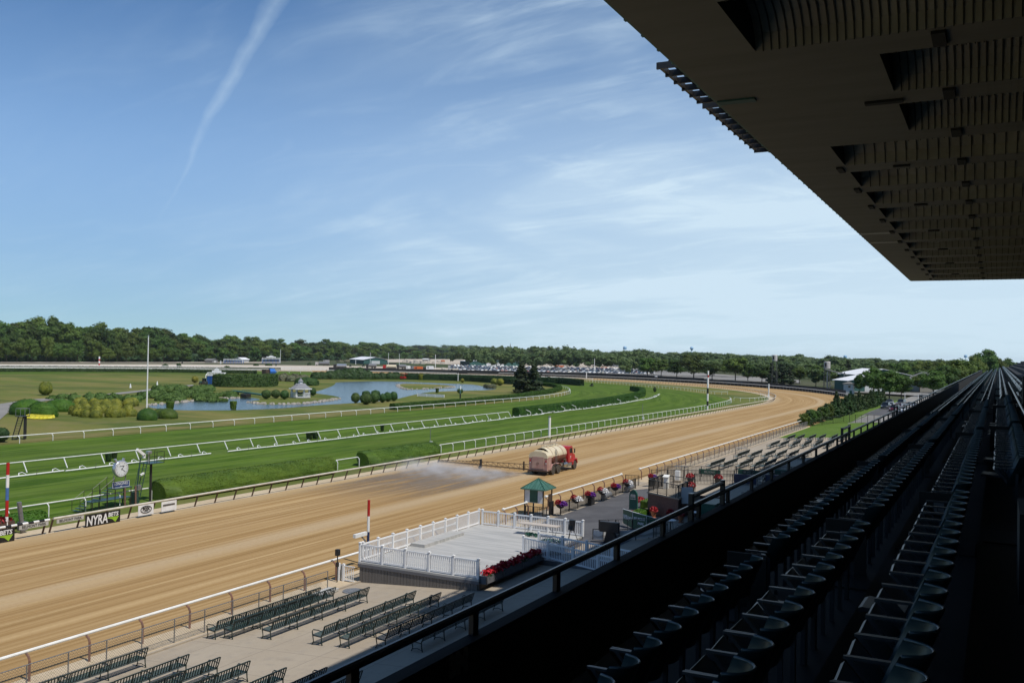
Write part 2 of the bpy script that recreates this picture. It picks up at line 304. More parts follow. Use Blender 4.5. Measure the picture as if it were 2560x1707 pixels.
# ================================================================ SETTING
def node(t, typ, **k):
    n = t.nodes.new(typ)
    for a, b in k.items(): setattr(n, a, b)
    return n
def surfmat(name, layers, rough=0.9, uv=True, bump=0.0):
    """layers: list of (kind, params, colour) blended over the first colour. coordinates: UV in metres (u across, v along)"""
    m = bpy.data.materials.new(name); m.use_nodes = True; t = m.node_tree; b = t.nodes['Principled BSDF']; b.inputs['Roughness'].default_value = rough
    b.inputs['Specular IOR Level'].default_value = 0.04
    tcn = node(t,'ShaderNodeTexCoord'); src = tcn.outputs['UV' if uv else 'Object']; sepn = node(t,'ShaderNodeSeparateXYZ'); t.links.new(src, sepn.inputs[0])
    cur = None; lastn = None
    for kind, p, col in layers:
        if kind == 'base':
            rgb = node(t,'ShaderNodeRGB'); rgb.outputs[0].default_value = (*col,1); cur = rgb.outputs[0]; continue
        if kind == 'noise':      # stretch, scale, lo, hi, amount
            mp = node(t,'ShaderNodeMapping'); mp.inputs['Scale'].default_value = (p[0][0],p[0][1],1); mp.inputs['Location'].default_value = (p[5] if len(p)>5 else 0,0,0)
            t.links.new(src, mp.inputs[0]); nz = node(t,'ShaderNodeTexNoise'); nz.inputs['Scale'].default_value = p[1]; nz.inputs['Detail'].default_value = 6; nz.inputs['Roughness'].default_value = 0.6
            t.links.new(mp.outputs[0], nz.inputs['Vector']); f = nz.outputs[0]; lastn = f
        if kind == 'stripe':     # period, softness
            mth = node(t,'ShaderNodeMath', operation='MULTIPLY'); mth.inputs[1].default_value = 2*math.pi/p[1]; t.links.new(sepn.outputs[0], mth.inputs[0])
            sn = node(t,'ShaderNodeMath', operation='SINE'); t.links.new(mth.outputs[0], sn.inputs[0])
            ma = node(t,'ShaderNodeMath', operation='MULTIPLY_ADD'); ma.inputs[1].default_value = 0.5; ma.inputs[2].default_value = 0.5; t.links.new(sn.outputs[0], ma.inputs[0]); f = ma.outputs[0]
        if kind == 'grid':       # joints every p[1] metres
            best=None
            for ax in (0,1):
                dv = node(t,'ShaderNodeMath', operation='DIVIDE'); dv.inputs[1].default_value = p[1]; t.links.new(sepn.outputs[ax], dv.inputs[0])
                fr = node(t,'ShaderNodeMath', operation='FRACT'); t.links.new(dv.outputs[0], fr.inputs[0]); sb = node(t,'ShaderNodeMath', operation='SUBTRACT'); sb.inputs[1].default_value = .5; t.links.new(fr.outputs[0], sb.inputs[0])
                ab = node(t,'ShaderNodeMath', operation='ABSOLUTE'); t.links.new(sb.outputs[0], ab.inputs[0])
                if best is None: best = ab
                else: mn = node(t,'ShaderNodeMath', operation='MINIMUM'); t.links.new(best.outputs[0], mn.inputs[0]); t.links.new(ab.outputs[0], mn.inputs[1]); best = mn
            f = best.outputs[0]
        if kind == 'band':       # centre u, half width
            sb = node(t,'ShaderNodeMath', operation='SUBTRACT'); sb.inputs[1].default_value = p[1]; t.links.new(sepn.outputs[0], sb.inputs[0])
            if len(p) > 5:
                wz = node(t,'ShaderNodeTexNoise'); wz.inputs['Scale'].default_value = 1.0; mp = node(t,'ShaderNodeMapping'); mp.inputs['Scale'].default_value = (0.8,0.05,1); t.links.new(src, mp.inputs[0]); t.links.new(mp.outputs[0], wz.inputs['Vector'])
                w2 = node(t,'ShaderNodeMath', operation='MULTIPLY_ADD'); w2.inputs[1].default_value = p[5]; t.links.new(wz.outputs[0], w2.inputs[0]); t.links.new(sb.outputs[0], w2.inputs[2]); sb = w2
            ab = node(t,'ShaderNodeMath', operation='ABSOLUTE'); t.links.new(sb.outputs[0], ab.inputs[0]); f = ab.outputs[0]
        mr = node(t,'ShaderNodeMapRange'); mr.inputs['From Min'].default_value = p[2]; mr.inputs['From Max'].default_value = p[3]; mr.inputs['To Max'].default_value = p[4]
        if kind in ('band','grid'): mr.inputs['From Min'].default_value = p[3]; mr.inputs['From Max'].default_value = p[2]
        t.links.new(f, mr.inputs[0]); mx = node(t,'ShaderNodeMix', data_type='RGBA'); t.links.new(mr.outputs[0], mx.inputs[0]); t.links.new(cur, mx.inputs[6]); mx.inputs[7].default_value = (*col,1); cur = mx.outputs[2]
    t.links.new(cur, b.inputs['Base Color'])
    if bump and lastn:
        bp = node(t,'ShaderNodeBump'); bp.inputs['Strength'].default_value = bump; bp.inputs['Distance'].default_value = 0.04; t.links.new(lastn, bp.inputs['Height']); t.links.new(bp.outputs[0], b.inputs['Normal'])
    MATS[name] = m; return m
surfmat('m_dirt', [('base',0,(0.330,0.208,0.090)),
    ('noise',((0.9,0.02),1.0,0.38,0.66,0.85),(0.43,0.30,0.155)), ('noise',((3.0,0.012),1.0,0.42,0.60,0.75,5),(0.235,0.140,0.052)),
    ('noise',((9.0,0.03),1.0,0.48,0.66,0.65,9),(0.46,0.325,0.175)), ('noise',((5.0,0.006),1.0,0.555,0.585,0.6,41),(0.22,0.13,0.05)), ('noise',((4.0,0.006),1.0,0.56,0.59,0.6,61),(0.50,0.36,0.19)), ('noise',((16.0,0.05),1.0,0.52,0.68,0.6,31),(0.205,0.12,0.045)),('noise',((0.12,0.02),1.0,0.45,0.65,0.6,3),(0.27,0.170,0.072)),
    ('band',(0,14.6,0.55,1.5,0.8,0.8),(0.43,0.325,0.20)), ('band',(0,5.4,0.1,0.35,0.7,0.7),(0.47,0.33,0.17)), ('band',(0,20.6,0.1,0.5,0.7,0.9),(0.46,0.325,0.17)), ('band',(0,9.3,0.05,0.22,0.6,1.0),(0.46,0.33,0.18)), ('band',(0,0.9,0.3,2.2,0.8,0.6),(0.40,0.30,0.175)),
    ('noise',((1.3,1.3),3.0,0.45,0.75,0.35,2),(0.26,0.165,0.07)), ('noise',((0.5,0.02),1.0,0.50,0.60,0.35,17),(0.43,0.30,0.15))], 0.95, bump=0.5)
surfmat('m_turf', [('base',0,(0.044,0.090,0.008)), ('stripe',(0,6.8,0.35,0.65,0.85),(0.092,0.156,0.017)),
    ('noise',((0.30,0.03),1.0,0.42,0.60,0.8),(0.074,0.125,0.012)), ('noise',((0.75,0.05),1.0,0.50,0.64,0.7,4),(0.115,0.175,0.034)), ('noise',((0.9,0.07),1.0,0.50,0.62,0.8,14),(0.026,0.068,0.006)), ('noise',((2.2,0.12),1.0,0.52,0.66,0.6,24),(0.13,0.175,0.055)), ('noise',((0.06,0.03),1.0,0.45,0.7,0.5,9),(0.075,0.105,0.024)),
    ('noise',((2.5,0.9),1.4,0.52,0.74,0.4,2),(0.13,0.155,0.06))], 0.95)
surfmat('m_turf_rough', [('base',0,(0.085,0.135,0.024)), ('noise',((1.0,0.06),1.0,0.4,0.62,0.8),(0.060,0.105,0.020)), ('noise',((3.0,0.3),1.0,0.5,0.68,0.6,4),(0.135,0.17,0.05))], 0.95)
surfmat('m_infield', [('base',0,(0.115,0.140,0.032)), ('noise',((0.010,0.028),1.0,0.44,0.56,0.85),(0.185,0.165,0.055)), ('noise',((0.018,0.04),1.0,0.50,0.58,0.8,5),(0.066,0.100,0.022)),
    ('noise',((0.06,0.06),3.0,0.5,0.72,0.5,2),(0.215,0.17,0.09)),('noise',((0.5,0.5),2.0,0.4,0.7,0.3,8),(0.08,0.10,0.035))], 0.95, uv=False)
surfmat('m_dry', [('base',0,(0.17,0.145,0.058)), ('noise',((0.25,0.06),1.0,0.40,0.58,0.9),(0.105,0.13,0.032)), ('noise',((0.8,0.12),1.0,0.52,0.68,0.7,4),(0.27,0.20,0.11))], 0.95)
surfmat('m_lawn', [('base',0,(0.085,0.145,0.025)), ('noise',((0.3,0.3),1.0,0.4,0.65,0.7),(0.12,0.18,0.04)), ('noise',((1.3,1.3),2.0,0.5,0.75,0.6),(0.06,0.11,0.02))], 0.95, uv=False)
surfmat('m_land', [('base',0,(0.05,0.07,0.03)), ('noise',((0.01,0.01),1.0,0.4,0.65,0.8),(0.11,0.10,0.07))], 0.95, uv=False)
surfmat('m_apron', [('base',0,(0.360,0.308,0.240)), ('noise',((0.12,0.12),1.0,0.38,0.66,0.8),(0.305,0.255,0.195)), ('noise',((1.1,0.12),1.0,0.45,0.7,0.45,4),(0.385,0.340,0.275)),
    ('noise',((0.7,0.7),3.0,0.52,0.75,0.4,7),(0.22,0.20,0.18)), ('noise',((3,3),5.0,0.45,0.7,0.2,7),(0.40,0.36,0.305)), ('grid',(0,3.0,0.004,0.012,0.45),(0.16,0.14,0.12)), ('noise',((0.35,0.9),1.6,0.60,0.72,0.4,27),(0.19,0.165,0.14))], 0.9, uv=False, bump=0.2)
surfmat('m_asphalt', [('base',0,(0.105,0.105,0.112)), ('noise',((0.3,0.3),1.0,0.4,0.6,0.8),(0.075,0.075,0.082)), ('noise',((0.5,2.0),1.6,0.55,0.72,0.45,3),(0.17,0.17,0.172)), ('noise',((2,2),4,0.5,0.8,0.3,3),(0.14,0.14,0.14))], 0.85, uv=False)
surfmat('m_road', [('base',0,(0.25,0.24,0.225)), ('noise',((0.1,0.1),1.0,0.4,0.6,0.8),(0.20,0.195,0.185))], 0.9, uv=False)
surfmat('m_sand', [('base',0,(0.50,0.41,0.29)), ('noise',((0.3,0.3),1.0,0.4,0.65,0.8),(0.42,0.33,0.22)), ('noise',((1.5,1.5),2.0,0.55,0.7,0.6,4),(0.25,0.22,0.12))], 0.95, uv=False)
surfmat('m_fardirt', [('base',0,(0.44,0.38,0.31)), ('noise',((0.02,0.06),1.0,0.4,0.65,0.8),(0.52,0.46,0.385)), ('noise',((0.05,0.2),1.0,0.5,0.7,0.7,4),(0.30,0.25,0.19))], 0.95, uv=False)
surfmat('m_dirtwet', [('base',0,(0.20,0.135,0.075)), ('noise',((0.6,0.1),1.0,0.4,0.65,0.8),(0.25,0.175,0.105))], 0.6, uv=False)
# water
m = bpy.data.materials.new('m_water'); m.use_nodes = True; t = m.node_tree; b = t.nodes['Principled BSDF']
b.inputs['Base Color'].default_value = (0.03,0.05,0.052,1); b.inputs['Roughness'].default_value = 0.16; b.inputs['IOR'].default_value = 1.33; b.inputs['Specular IOR Level'].default_value = 0.45
tcn = node(t,'ShaderNodeTexCoord'); mp = node(t,'ShaderNodeMapping'); mp.inputs['Scale'].default_value = (0.35,0.9,1); mp.inputs['Rotation'].default_value = (0,0,math.radians(40)); t.links.new(tcn.outputs['Object'], mp.inputs[0])
nz = node(t,'ShaderNodeTexNoise'); nz.inputs['Scale'].default_value = 1.0; nz.inputs['Detail'].default_value = 5; t.links.new(mp.outputs[0], nz.inputs['Vector'])
bp = node(t,'ShaderNodeBump'); bp.inputs['Strength'].default_value = 0.55; bp.inputs['Distance'].default_value = 0.3; t.links.new(nz.outputs[0], bp.inputs['Height']); t.links.new(bp.outputs[0], b.inputs['Normal']); MATS['m_water'] = m

def poly(name, pts, m, z=0.0, parent=None, kind='structure', zfun=None):
    p = [Vector((q[0],q[1],0)) for q in pts]; tris = tessellate_polygon([p]); me = bpy.data.meshes.new(name)
    me.from_pydata([(q.x,q.y,(zfun(q.x) if zfun else 0)+z) for q in p], [], [tuple(t_) if (p[t_[1]]-p[t_[0]]).cross(p[t_[2]]-p[t_[0]]).z > 0 else tuple(t_)[::-1] for t_ in tris])
    me.materials.append(g(m)); o = bpy.data.objects.new(name, me); COL.objects.link(o)
    if kind: o['kind'] = kind
    return o
def ribbon(name, A, B, m, z=0.0, width_uv=None, u0=0.0):
    """surface between two curves with the same number of points; UV in metres"""
    me = bpy.data.meshes.new(name); V = []; F = []; v = 0; uv = []
    for i, (a, b_) in enumerate(zip(A, B)):
        V += [(a[0],a[1],z),(b_[0],b_[1],z)]
        if i: v += 0.5*(math.hypot(a[0]-A[i-1][0],a[1]-A[i-1][1])+math.hypot(b_[0]-B[i-1][0],b_[1]-B[i-1][1]))
        w = width_uv or math.hypot(a[0]-b_[0],a[1]-b_[1]); uv += [(u0,v),(u0+w,v)]
        if i: k = 2*i; F.append((k-2,k-1,k+1,k))
    me.from_pydata(V, [], F); ul = me.uv_layers.new(name='UVMap')
    for l in me.loops: ul.data[l.index].uv = uv[l.vertex_index]
    me.update()
    if me.polygons[0].normal.z < 0: me.flip_normals()
    me.materials.append(g(m)); o = bpy.data.objects.new(name, me); COL.objects.link(o); o['kind'] = 'structure'; return o
def smooth(pts, n=8):
    """Catmull-Rom through the points"""
    P_ = [Vector((p[0],p[1],0)) for p in pts]; P_ = [2*P_[0]-P_[1]] + P_ + [2*P_[-1]-P_[-2]]; out = []
    for i in range(1, len(P_)-2):
        a,b,c,d = P_[i-1:i+3]
        for k in range(n):
            s = k/n; out.append(0.5*((2*b)+(c-a)*s+(2*a-5*b+4*c-d)*s*s+(3*b-a-3*c+d)*s**3))
    out.append(P_[-2]); return out
def resample(pts, step=None, n=None):
    pts = [Vector((p[0],p[1],0)) for p in pts]; d = [0]
    for i in range(1, len(pts)): d.append(d[-1]+(pts[i]-pts[i-1]).length)
    if n is None: n = max(2, int(round(d[-1]/step))+1)
    out = []; j = 0
    for k in range(n):
        s = d[-1]*k/(n-1)
        while j < len(d)-2 and d[j+1] < s: j += 1
        f = (s-d[j])/max(1e-9, d[j+1]-d[j]); out.append(pts[j].lerp(pts[j+1], min(1,max(0,f))))
    return out
CX, CY = -260.0, 268.0
def oval(r, y0=-60, y1=268, a1=180, yend=-420, step=6):
    p = [Vector((CX+r, y, 0)) for y in np.arange(y0, y1, 8)]
    p += [Vector((CX+r*math.cos(math.radians(a)), CY+r*math.sin(math.radians(a)), 0)) for a in np.arange(0, a1+0.1, 2)]
    if yend is not None: p += [Vector((CX-r, y, 0)) for y in np.arange(CY-8, yend, -12)]
    return p
poly('land', [(-9000,-3000),(9000,-3000),(9000,12000),(-9000,12000)], 'm_land', -0.30)
INR, OUTR = 199.6, 226.6
inf = oval(199.0, y0=-60)
poly('infield_grass', [(q.x,q.y) for q in inf], 'm_infield', -0.12)
ribbon('dirt_track', oval(INR), oval(OUTR), 'm_dirt', 0.0)
ribbon('sand_strip', oval(INR-1.9), oval(INR+0.15), 'm_sand', 0.006)
# turf courses (curves measured in the photograph, on the ground)
C_ = [(-66.0,-60),(-66,40),(-66,100),(-66.1,150),(-66.1,200),(-66.1,230),(-67,250),(-68.5,265),(-72,282),(-80,303),(-90,325),(-108,352),(-128,375),(-150,396),(-185,425),(-240,448),(-300,450),(-360,430),(-410,390),(-436,330),(-440,268),(-440,100),(-440,-300)]
D_ = [(-88.3,-60),(-88.3,40),(-88.6,100),(-89.2,150),(-90.2,190),(-91.0,215),(-93.5,250),(-98,285),(-106,312),(-120,338),(-142,363),(-170,386),(-205,405),(-245,415),(-300,412),(-350,395),(-390,360),(-410,320),(-412,268),(-412,100),(-412,-300)]
E_ = [(-91.2,-60),(-91.2,40),(-91.3,100),(-91.6,150),(-91.8,190),(-93.3,230),(-97,262),(-103,292),(-113,320),(-127,340),(-148,362),(-175,383),(-208,400),(-245,409),(-300,406),(-346,390),(-385,356),(-404,318),(-406,268),(-406,100),(-406,-300)]
F_ = [(-118.2,-60),(-118.2,60),(-118.2,110),(-118.6,150),(-118.9,200),(-119.4,235),(-122.5,262),(-128,285),(-134,300),(-145,322),(-162,346),(-180,364),(-205,380),(-245,388),(-300,384),(-340,368),(-370,340),(-385,305),(-386,268),(-386,100),(-386,-300)]
n_ = 260
Cs, Ds, Es, Fs = [resample(smooth(q), n=n_) for q in (C_, D_, E_, F_)]
ribbon('turf_course', Cs, Ds, 'm_turf', -0.06)
ribbon('turf_strip', Ds, Es, 'm_turf_rough', -0.056)
ribbon('inner_turf_course', Es, Fs, 'm_turf', -0.06, u0=30)
ribbon('grass_strip', [(-60,y) if 0 else (q.x,q.y) for q in resample(oval(INR-1.7, yend=-300), n=n_)], Cs, 'm_infield', -0.075)
# outside the track: yards of pale dirt, roads and lots along the back
poly('far_track', [(-485,-420),(-560,-420),(-600,200),(-560,520),(-470,640),(-380,660),(-300,640),(-240,560),(-160,545),(-150,505),(-260,500),(-380,462),(-470,370),(-486,268)], 'm_fardirt', -0.05)
poly('far_road', [at(-40,904.5),at(560,905),at(700,905),at(700,907.5),at(560,907),at(-40,907)], 'm_fardirt', 0.05)
poly('training_track', [at(640,897),at(900,896.5),at(1130,898),at(1130,901),at(900,899.5),at(640,899.5)], 'm_fardirt', 0.05)
poly('barn_yard', [at(900,899),at(1190,899),at(1500,908),at(1600,912),at(1600,920),at(1420,918),at(1200,914),at(1000,906),at(900,905)], 'm_fardirt', 0.06)
surfmat('m_lot', [('base',0,(0.20,0.20,0.20)), ('noise',((0.02,0.05),1.0,0.4,0.65,0.8),(0.30,0.28,0.25))], 0.95, uv=False)
poly('parking_lot', [at(1120,913),at(1300,914),at(1600,921),at(2000,950),at(2000,957),at(1600,945),at(1400,936),at(1120,926)], 'm_lot', 0.02)
# pond, with the gazebo lawn reaching into it
pond = [(372,1012),(400,1008),(440,1006),(493,999.5),(560,995.5),(596,994),(625,993),(640,995),(650,998),(632,1001),(621,1004.6),(655,1009.7),(690,1010.5),(723,1009.7),(762,1008),(800,1003.7),(825,1001),(848,995.4),(845,991),(831,988),(810,985),(790,982),(785,979),(797,976),(815,970),(831,964),(838,958.8),(842,955.4),(880,953.5),(933,952.6),(1000,953.5),(1052,955.4),(1120,958),(1180,960.5),(1207,965),(1232,969.5),(1240,972),(1216,974.6),(1180,975.3),(1154,976.2),(1110,977.5),(1069,980),(1035,986),(1010,992),(984,997.5),(935,1003),(882,1006.5),(840,1009),(788,1012.5),(723,1018),(660,1021.5),(587,1024),(520,1024.5),(451,1024),(400,1021),(372,1016)]
wp = [at(*q) for q in pond]; wps = resample([*smooth(wp+[wp[0]], 4)], n=260)[:-1]
poly('pond', [(q.x,q.y) for q in wps], 'm_water', -0.085)
isl = [at(*q) for q in [(992,962),(1002,959.5),(1018,958.6),(1050,959),(1086,960.5),(1120,962.5),(1137,965.5),(1132,968),(1100,970.2),(1069,971.8),(1040,973),(1018,973),(1004,970.5),(1001,968),(993,965.5)]]
poly('island', [(q.x,q.y) for q in resample(smooth(isl+[isl[0]],4), n=60)[:-1]], 'm_infield', -0.04)
pth = [at(*q) for q in [(-700,1085),(-200,1033),(-10,1010),(45,1002),(85,997),(125,994.5),(160,992),(160,996),(128,999.5),(75,1006),(40,1016),(20,1030),(0,1048),(-60,1075),(-300,1125),(-700,1190)]]
poly('path', [(q.x,q.y) for q in pth], 'm_road', -0.045)
pth2 = [at(*q) for q in [(240,987),(300,980),(350,975),(400,968),(480,961),(490,963),(400,972),(352,979),(300,984.5),(245,992)]]
poly('path', [(q.x,q.y) for q in pth2], 'm_road', -0.045)
# dry, worn ground along the inner rail
poly('worn_ground', [at(*q) for q in [(330,1062),(420,1050),(560,1048),(700,1046),(850,1030),(1000,1010),(1180,985),(1290,960),(1295,966),(1180,996),(1000,1022),(850,1040),(700,1060),(520,1072),(380,1082)]], 'm_worn', -0.05) if 0 else None
rw = [Vector((-119.8-0.0*y, y, 0)) for y in range(50,262,3)]
ribbon('dry_grass', rw, [Vector((-125.5-2.6*math.sin(y*.09)-1.6*math.sin(y*.31)-(y-50)*.02, y, 0)) for y in range(50,262,3)], 'm_dry', -0.085)
# apron: concrete that climbs gently from the track fence to the stand
def gridmesh(name, x0, x1, y0, y1, m, nx=12, ny=4, dz=0.0, zf=slope, kind='structure'):
    V = []; F = []
    for j in range(ny+1):
        for i in range(nx+1): x = x0+(x1-x0)*i/nx; y = y0+(y1-y0)*j/ny; V.append((x,y,zf(x)+dz))
    for j in range(ny):
        for i in range(nx): a = j*(nx+1)+i; F.append((a,a+1,a+nx+2,a+nx+1))
    me = bpy.data.meshes.new(name); me.from_pydata(V,[],F); me.materials.append(g(m)); o = bpy.data.objects.new(name, me); COL.objects.link(o)
    if kind: o['kind'] = kind
    return o
gridmesh('apron', -33.0, -3.0, -30, 161, 'm_apron', 60, 2)
gridmesh('sand_border', -34.9, -33.0, -30, 66, 'm_sand', 2, 2, 0.02, lambda x: 0)
gridmesh('sand_border', -34.9, -33.0, 95, 192, 'm_sand', 2, 2, 0.02, lambda x: 0)
gridmesh('paved_border', -34.9, -32.6, 66, 95, 'm_apron', 2, 2, 0.012, lambda x: slope(x))
gridmesh('lawn', -33.4, -3.0, 161, 203, 'm_lawn', 30, 4, 0.0)
zb = lambda x: max(0, slope(x)*0.0)
gridmesh('lawn', -33.4, -27.2, 203, 330, 'm_lawn', 4, 6, 0.02, lambda x: 0.02+max(0,(x+33)*0.07))
poly('road', [(-27.2,200),(-3,200),(30,240),(30,420),(-20,420),(-60,400),(-28,380),(-28.5,300),(-28.8,250)], 'm_road', 0.42)
gridmesh('asphalt_lot', -28.6, -12, 236, 282, 'm_asphalt', 3, 3, 0.44, lambda x: 0)
# black-top in front of the winners' stand
poly('blacktop', [(-32.35,68.5),(-32.4,78),(-32.45,88.6),(-30.5,90.5),(-28.6,88),(-27.6,80),(-26.9,74),(-25.9,68.5),(-23.9,66),(-22.5,62),(-22.5,59.3),(-31.5,59.3)], 'm_asphalt', 0.012, zfun=lambda x: slope(x))
# kerb between apron slab and sand
kb = MB(); kb.box((-33.02,66,0.03),(0.14,192,0.1)); kb.build('kerb','m_apron')['kind'] = 'structure'
# strip of flat ground left and behind the stand
# ================================================================ RAILS AND FENCES
def posts_parts(name, mbs, m, parent):
    """each post a part; beyond 100 the farthest become one stuff part"""
    mbs = sorted(mbs, key=lambda q: (Vector(q.v[0])-Vector((0,0,EYE))).length)
    for q in mbs[:100]: q.build(name, m, parent)
    if len(mbs) > 100:
        r = MB()
        for q in mbs[100:]: r.add(q.v, q.f)
        r.build(name+'_row', m, parent)['kind'] = 'stuff'
def railing(name, label, cat, curve, top, post_fn, spacing, rail_r, mrail, mpost, group=None, rail_off=0.0, w=None):
    """rail along a ground curve; post_fn(mb, p, side) where side = unit vector to the right of travel"""
    t = thing(name, label, cat, (curve[0].x, curve[0].y, 0), group=group)
    c = resample(curve, step=spacing); mbs = []; line = []
    for i, p in enumerate(c):
        d = (c[min(i+1,len(c)-1)]-c[max(i-1,0)]).normalized(); s = Vector((d.y,-d.x,0)); q = MB(); post_fn(q, p, s); mbs.append(q); line.append(p+s*rail_off+Vector((0,0,top)))
    posts_parts('post', mbs, mpost, t)
    r = MB(); r.tube(line, rail_r, 8) if w is None else [r.bar(line[i], line[i+1], w[0], w[1]) for i in range(len(line)-1)]
    r.build('rail', mrail, t, smooth=False); return t
# dirt track, inside rail: raking brown posts under a heavy cream rail
def post_dirt(q, p, s): q.bar(p-s*0.12+Vector((0,0,-0.05)), p+s*0.28+Vector((0,0,1.0)), 0.12, 0.07)
near = [v for v in oval(INR, y0=44.1, y1=268, a1=95, yend=None)]
near[0] = Vector((CX+INR, 44.1, 0))
railing('inside_rail', 'long cream rail on raking dark posts along the inside of the dirt track', 'rail', near, 1.06, post_dirt, 2.28, 0.085, 'rail_cream', 'post_brown', rail_off=0.34)
# short chequered length by the finish line
t = thing('finish_rail', 'short black and white chequered rail with red flowers behind at the left edge', 'rail', (-60.4,38,0))
for y in (38.6, 41.1, 43.55):
    q = MB(); post_dirt(q, Vector((-60.4,y,0)), Vector((1,0,0))); q.build('post','post_brown',t)
for k in range(14):
    y0 = 37.9+k*0.42
    if y0 > 43.7: break
    q = MB(); q.tube([(-60.06,y0,1.04),(-60.06,min(43.9,y0+0.42),1.04)], 0.09, 8); q.build('rail_band', 'white_paint' if k % 2 else 'black_paint', t)
# far side of the oval: a white rail each side, low detail
def post_thin(q, p, s): q.bar(p, p+Vector((0,0,1.0)), 0.10)
fr = oval(INR-0.0, y0=268, y1=268, a1=180, yend=-300)
fr = [v for v in fr if math.degrees(math.atan2(v.y-CY, v.x-CX)) > 95 or v.y < CY]
railing('inside_rail', 'white inside rail of the dirt track on the far side beyond the pond', 'rail', fr, 1.05, post_thin, 6.0, 0.13, 'white_paint', 'white_paint')
out = oval(OUTR, y0=205, y1=268, a1=92, yend=None)
t = railing('outside_rail', 'white outside rail with black windscreen round the far turn under the trees', 'rail', [v for v in out if v.y > 345], 1.25, post_thin, 3.0, 0.11, 'white_paint', 'galvanised')
q = MB(); oo = resample([v for v in oval(OUTR+1.2, y0=205, y1=268, a1=120, yend=None) if v.y > 352], step=6)
for i in range(len(oo)-1): q.quad(oo[i]+Vector((0,0,-.1)), oo[i+1]+Vector((0,0,-.1)), oo[i+1]+Vector((0,0,2.3)), oo[i]+Vector((0,0,2.3)))
tag(q.build('screen_fence','windscreen'), 'black mesh windscreen fence round the outside of the far turn', 'fence')
q = MB(); oo = resample([v for v in oval(OUTR+2.2, y0=268, y1=268, a1=180, yend=100) if math.degrees(math.atan2(v.y-CY, v.x-CX)) > 100 or v.y < CY], step=8)
far_out = oo
railing('outside_rail', 'white outside rail of the dirt track along the far straight', 'rail', oo, 1.15, post_thin, 8.0, 0.12, 'white_paint', 'white_paint')
# near outside rail: white tube on rust-brown goose-neck posts
def post_goose(q, p, s):
    q.tube([p+Vector((0,0,-0.05)), p+Vector((0,0,0.85)), p-s*0.08+Vector((0,0,1.0)), p-s*0.22+Vector((0,0,1.1))], 0.055, 6)
def outer_rail(label, y0, y1, step, endball=True):
    t = railing('goose_neck_rail', label, 'rail', [Vector((-34.45,y0,0)), Vector((-34.45,y1,0))][::1], 1.18, lambda q,p,s: post_goose(q,p,s), step, 0.07, 'white_paint', 'post_rust', group='white rails along the apron side of the track', rail_off=-0.22)
    if endball:
        for y in (y0,y1):
            q = MB(); q.lathe([(0.0,-.14),(.11,-.12),(.13,0),(.11,.12),(0,.14)], 8, (-34.67,y,1.18), 'Y'); q.build('end_cap','white_paint',t)
    return t
outer_rail('white tube rail on rusty goose-neck posts beside the benches nearest the camera', 16, 57.9, 2.72)
outer_rail('white tube rail on goose-neck posts above the hanging flower baskets', 73.0, 91.2, 2.6)
outer_rail('white tube rail on goose-neck posts running from the iron fence to the hedge', 96.8, 190.5, 2.7)
outer_rail('short piece of goose-neck rail in front of the green-roofed kiosk', 65.2, 69.2, 1.9)
# chain-link fence on the apron edge
def chain_fence(label, y0, y1, x=-33.35, step=1.83, h=1.12):
    t = thing('chain_link_fence', label, 'fence', (x,y0,0), group='chain-link fences along the apron edge')
    n = int((y1-y0)/step); mbs = []
    for i in range(n+1):
        q = MB(); q.tube([(x,y0+i*step,0),(x,y0+i*step,h)], 0.03, 5); mbs.append(q)
    posts_parts('post', mbs, 'galvanised', t)
    q = MB(); q.tube([(x,y0,h),(x,y0+n*step,h)], 0.022, 5); q.tube([(x,y0,0.1),(x,y0+n*step,0.1)], 0.012, 4); q.build('top_rail','galvanised',t)
    q = MB()
    for i in range(int(n*step/0.13)):
        y = y0+i*0.13
        for dy in (-1,1):
            a = y; b_ = y+dy*1.0
            if y0 <= b_ <= y0+n*step: q.bar((x,a,0.1),(x,b_,h-0.02),0.006)
    q.build('mesh','galvanised',t)
chain_fence('grey chain-link fence behind the nearest benches, with a sand strip beyond it', 18.0, 42.6)
chain_fence('grey chain-link fence beside the farther block of benches', 98.5, 190.0)
# outer turf course rail: white goose necks
def post_white(q, p, s):
    q.tube([p, p+Vector((0,0,0.82)), p-s*0.07+Vector((0,0,0.96)), p-s*0.25+Vector((0,0,1.06))], 0.045, 5)
Cc = [q for q in resample(smooth(C_), step=2.0)]
def sub(curve, y0, y1, xmax=-50): return [q for q in curve if y0 <= q.y <= y1]
CW = [Vector((q.x,q.y,0)) for q in Cc]
i0 = next(i for i,q in enumerate(CW) if q.y > 288)
def c_rail(label, pts, group='white rails of the turf course'):
    return railing('turf_rail', label, 'rail', pts, 1.08, post_white, 3.1, 0.05, 'white_paint', 'white_paint', group=group, rail_off=-0.25)
seg = [q for q in CW[:i0]]
c_rail('white goose-neck turf rail beside the small dark hedge at the left edge', [q for q in seg if 38 < q.y < 59.0])
c_rail('bit of white turf rail showing between the two big clipped hedges', [q for q in seg if 82.5 < q.y < 88.5])
c_rail('long white goose-neck turf rail beside the cream rail, hooking at the turn', [q for q in seg if q.y > 104.5])
q0 = [Vector((-72.5,287,0)),Vector((-69.5,285,0)),Vector((-66.9,287,0)),Vector((-65.6,299,0)),Vector((-68.3,318,0)),Vector((-74,330,0))]
c_rail('white rail swinging out to the tip of the turn by the white pole', smooth(q0,4))
fc = [Vector((q[0],q[1],0)) for q in [(-86.5,333),(-89.7,329),(-96,337.6),(-107.6,354.5),(-128.4,374.4),(-149.7,394.6),(-185,425)]]
c_rail('thin white rail along the far edge of the turf course', smooth(fc,4))
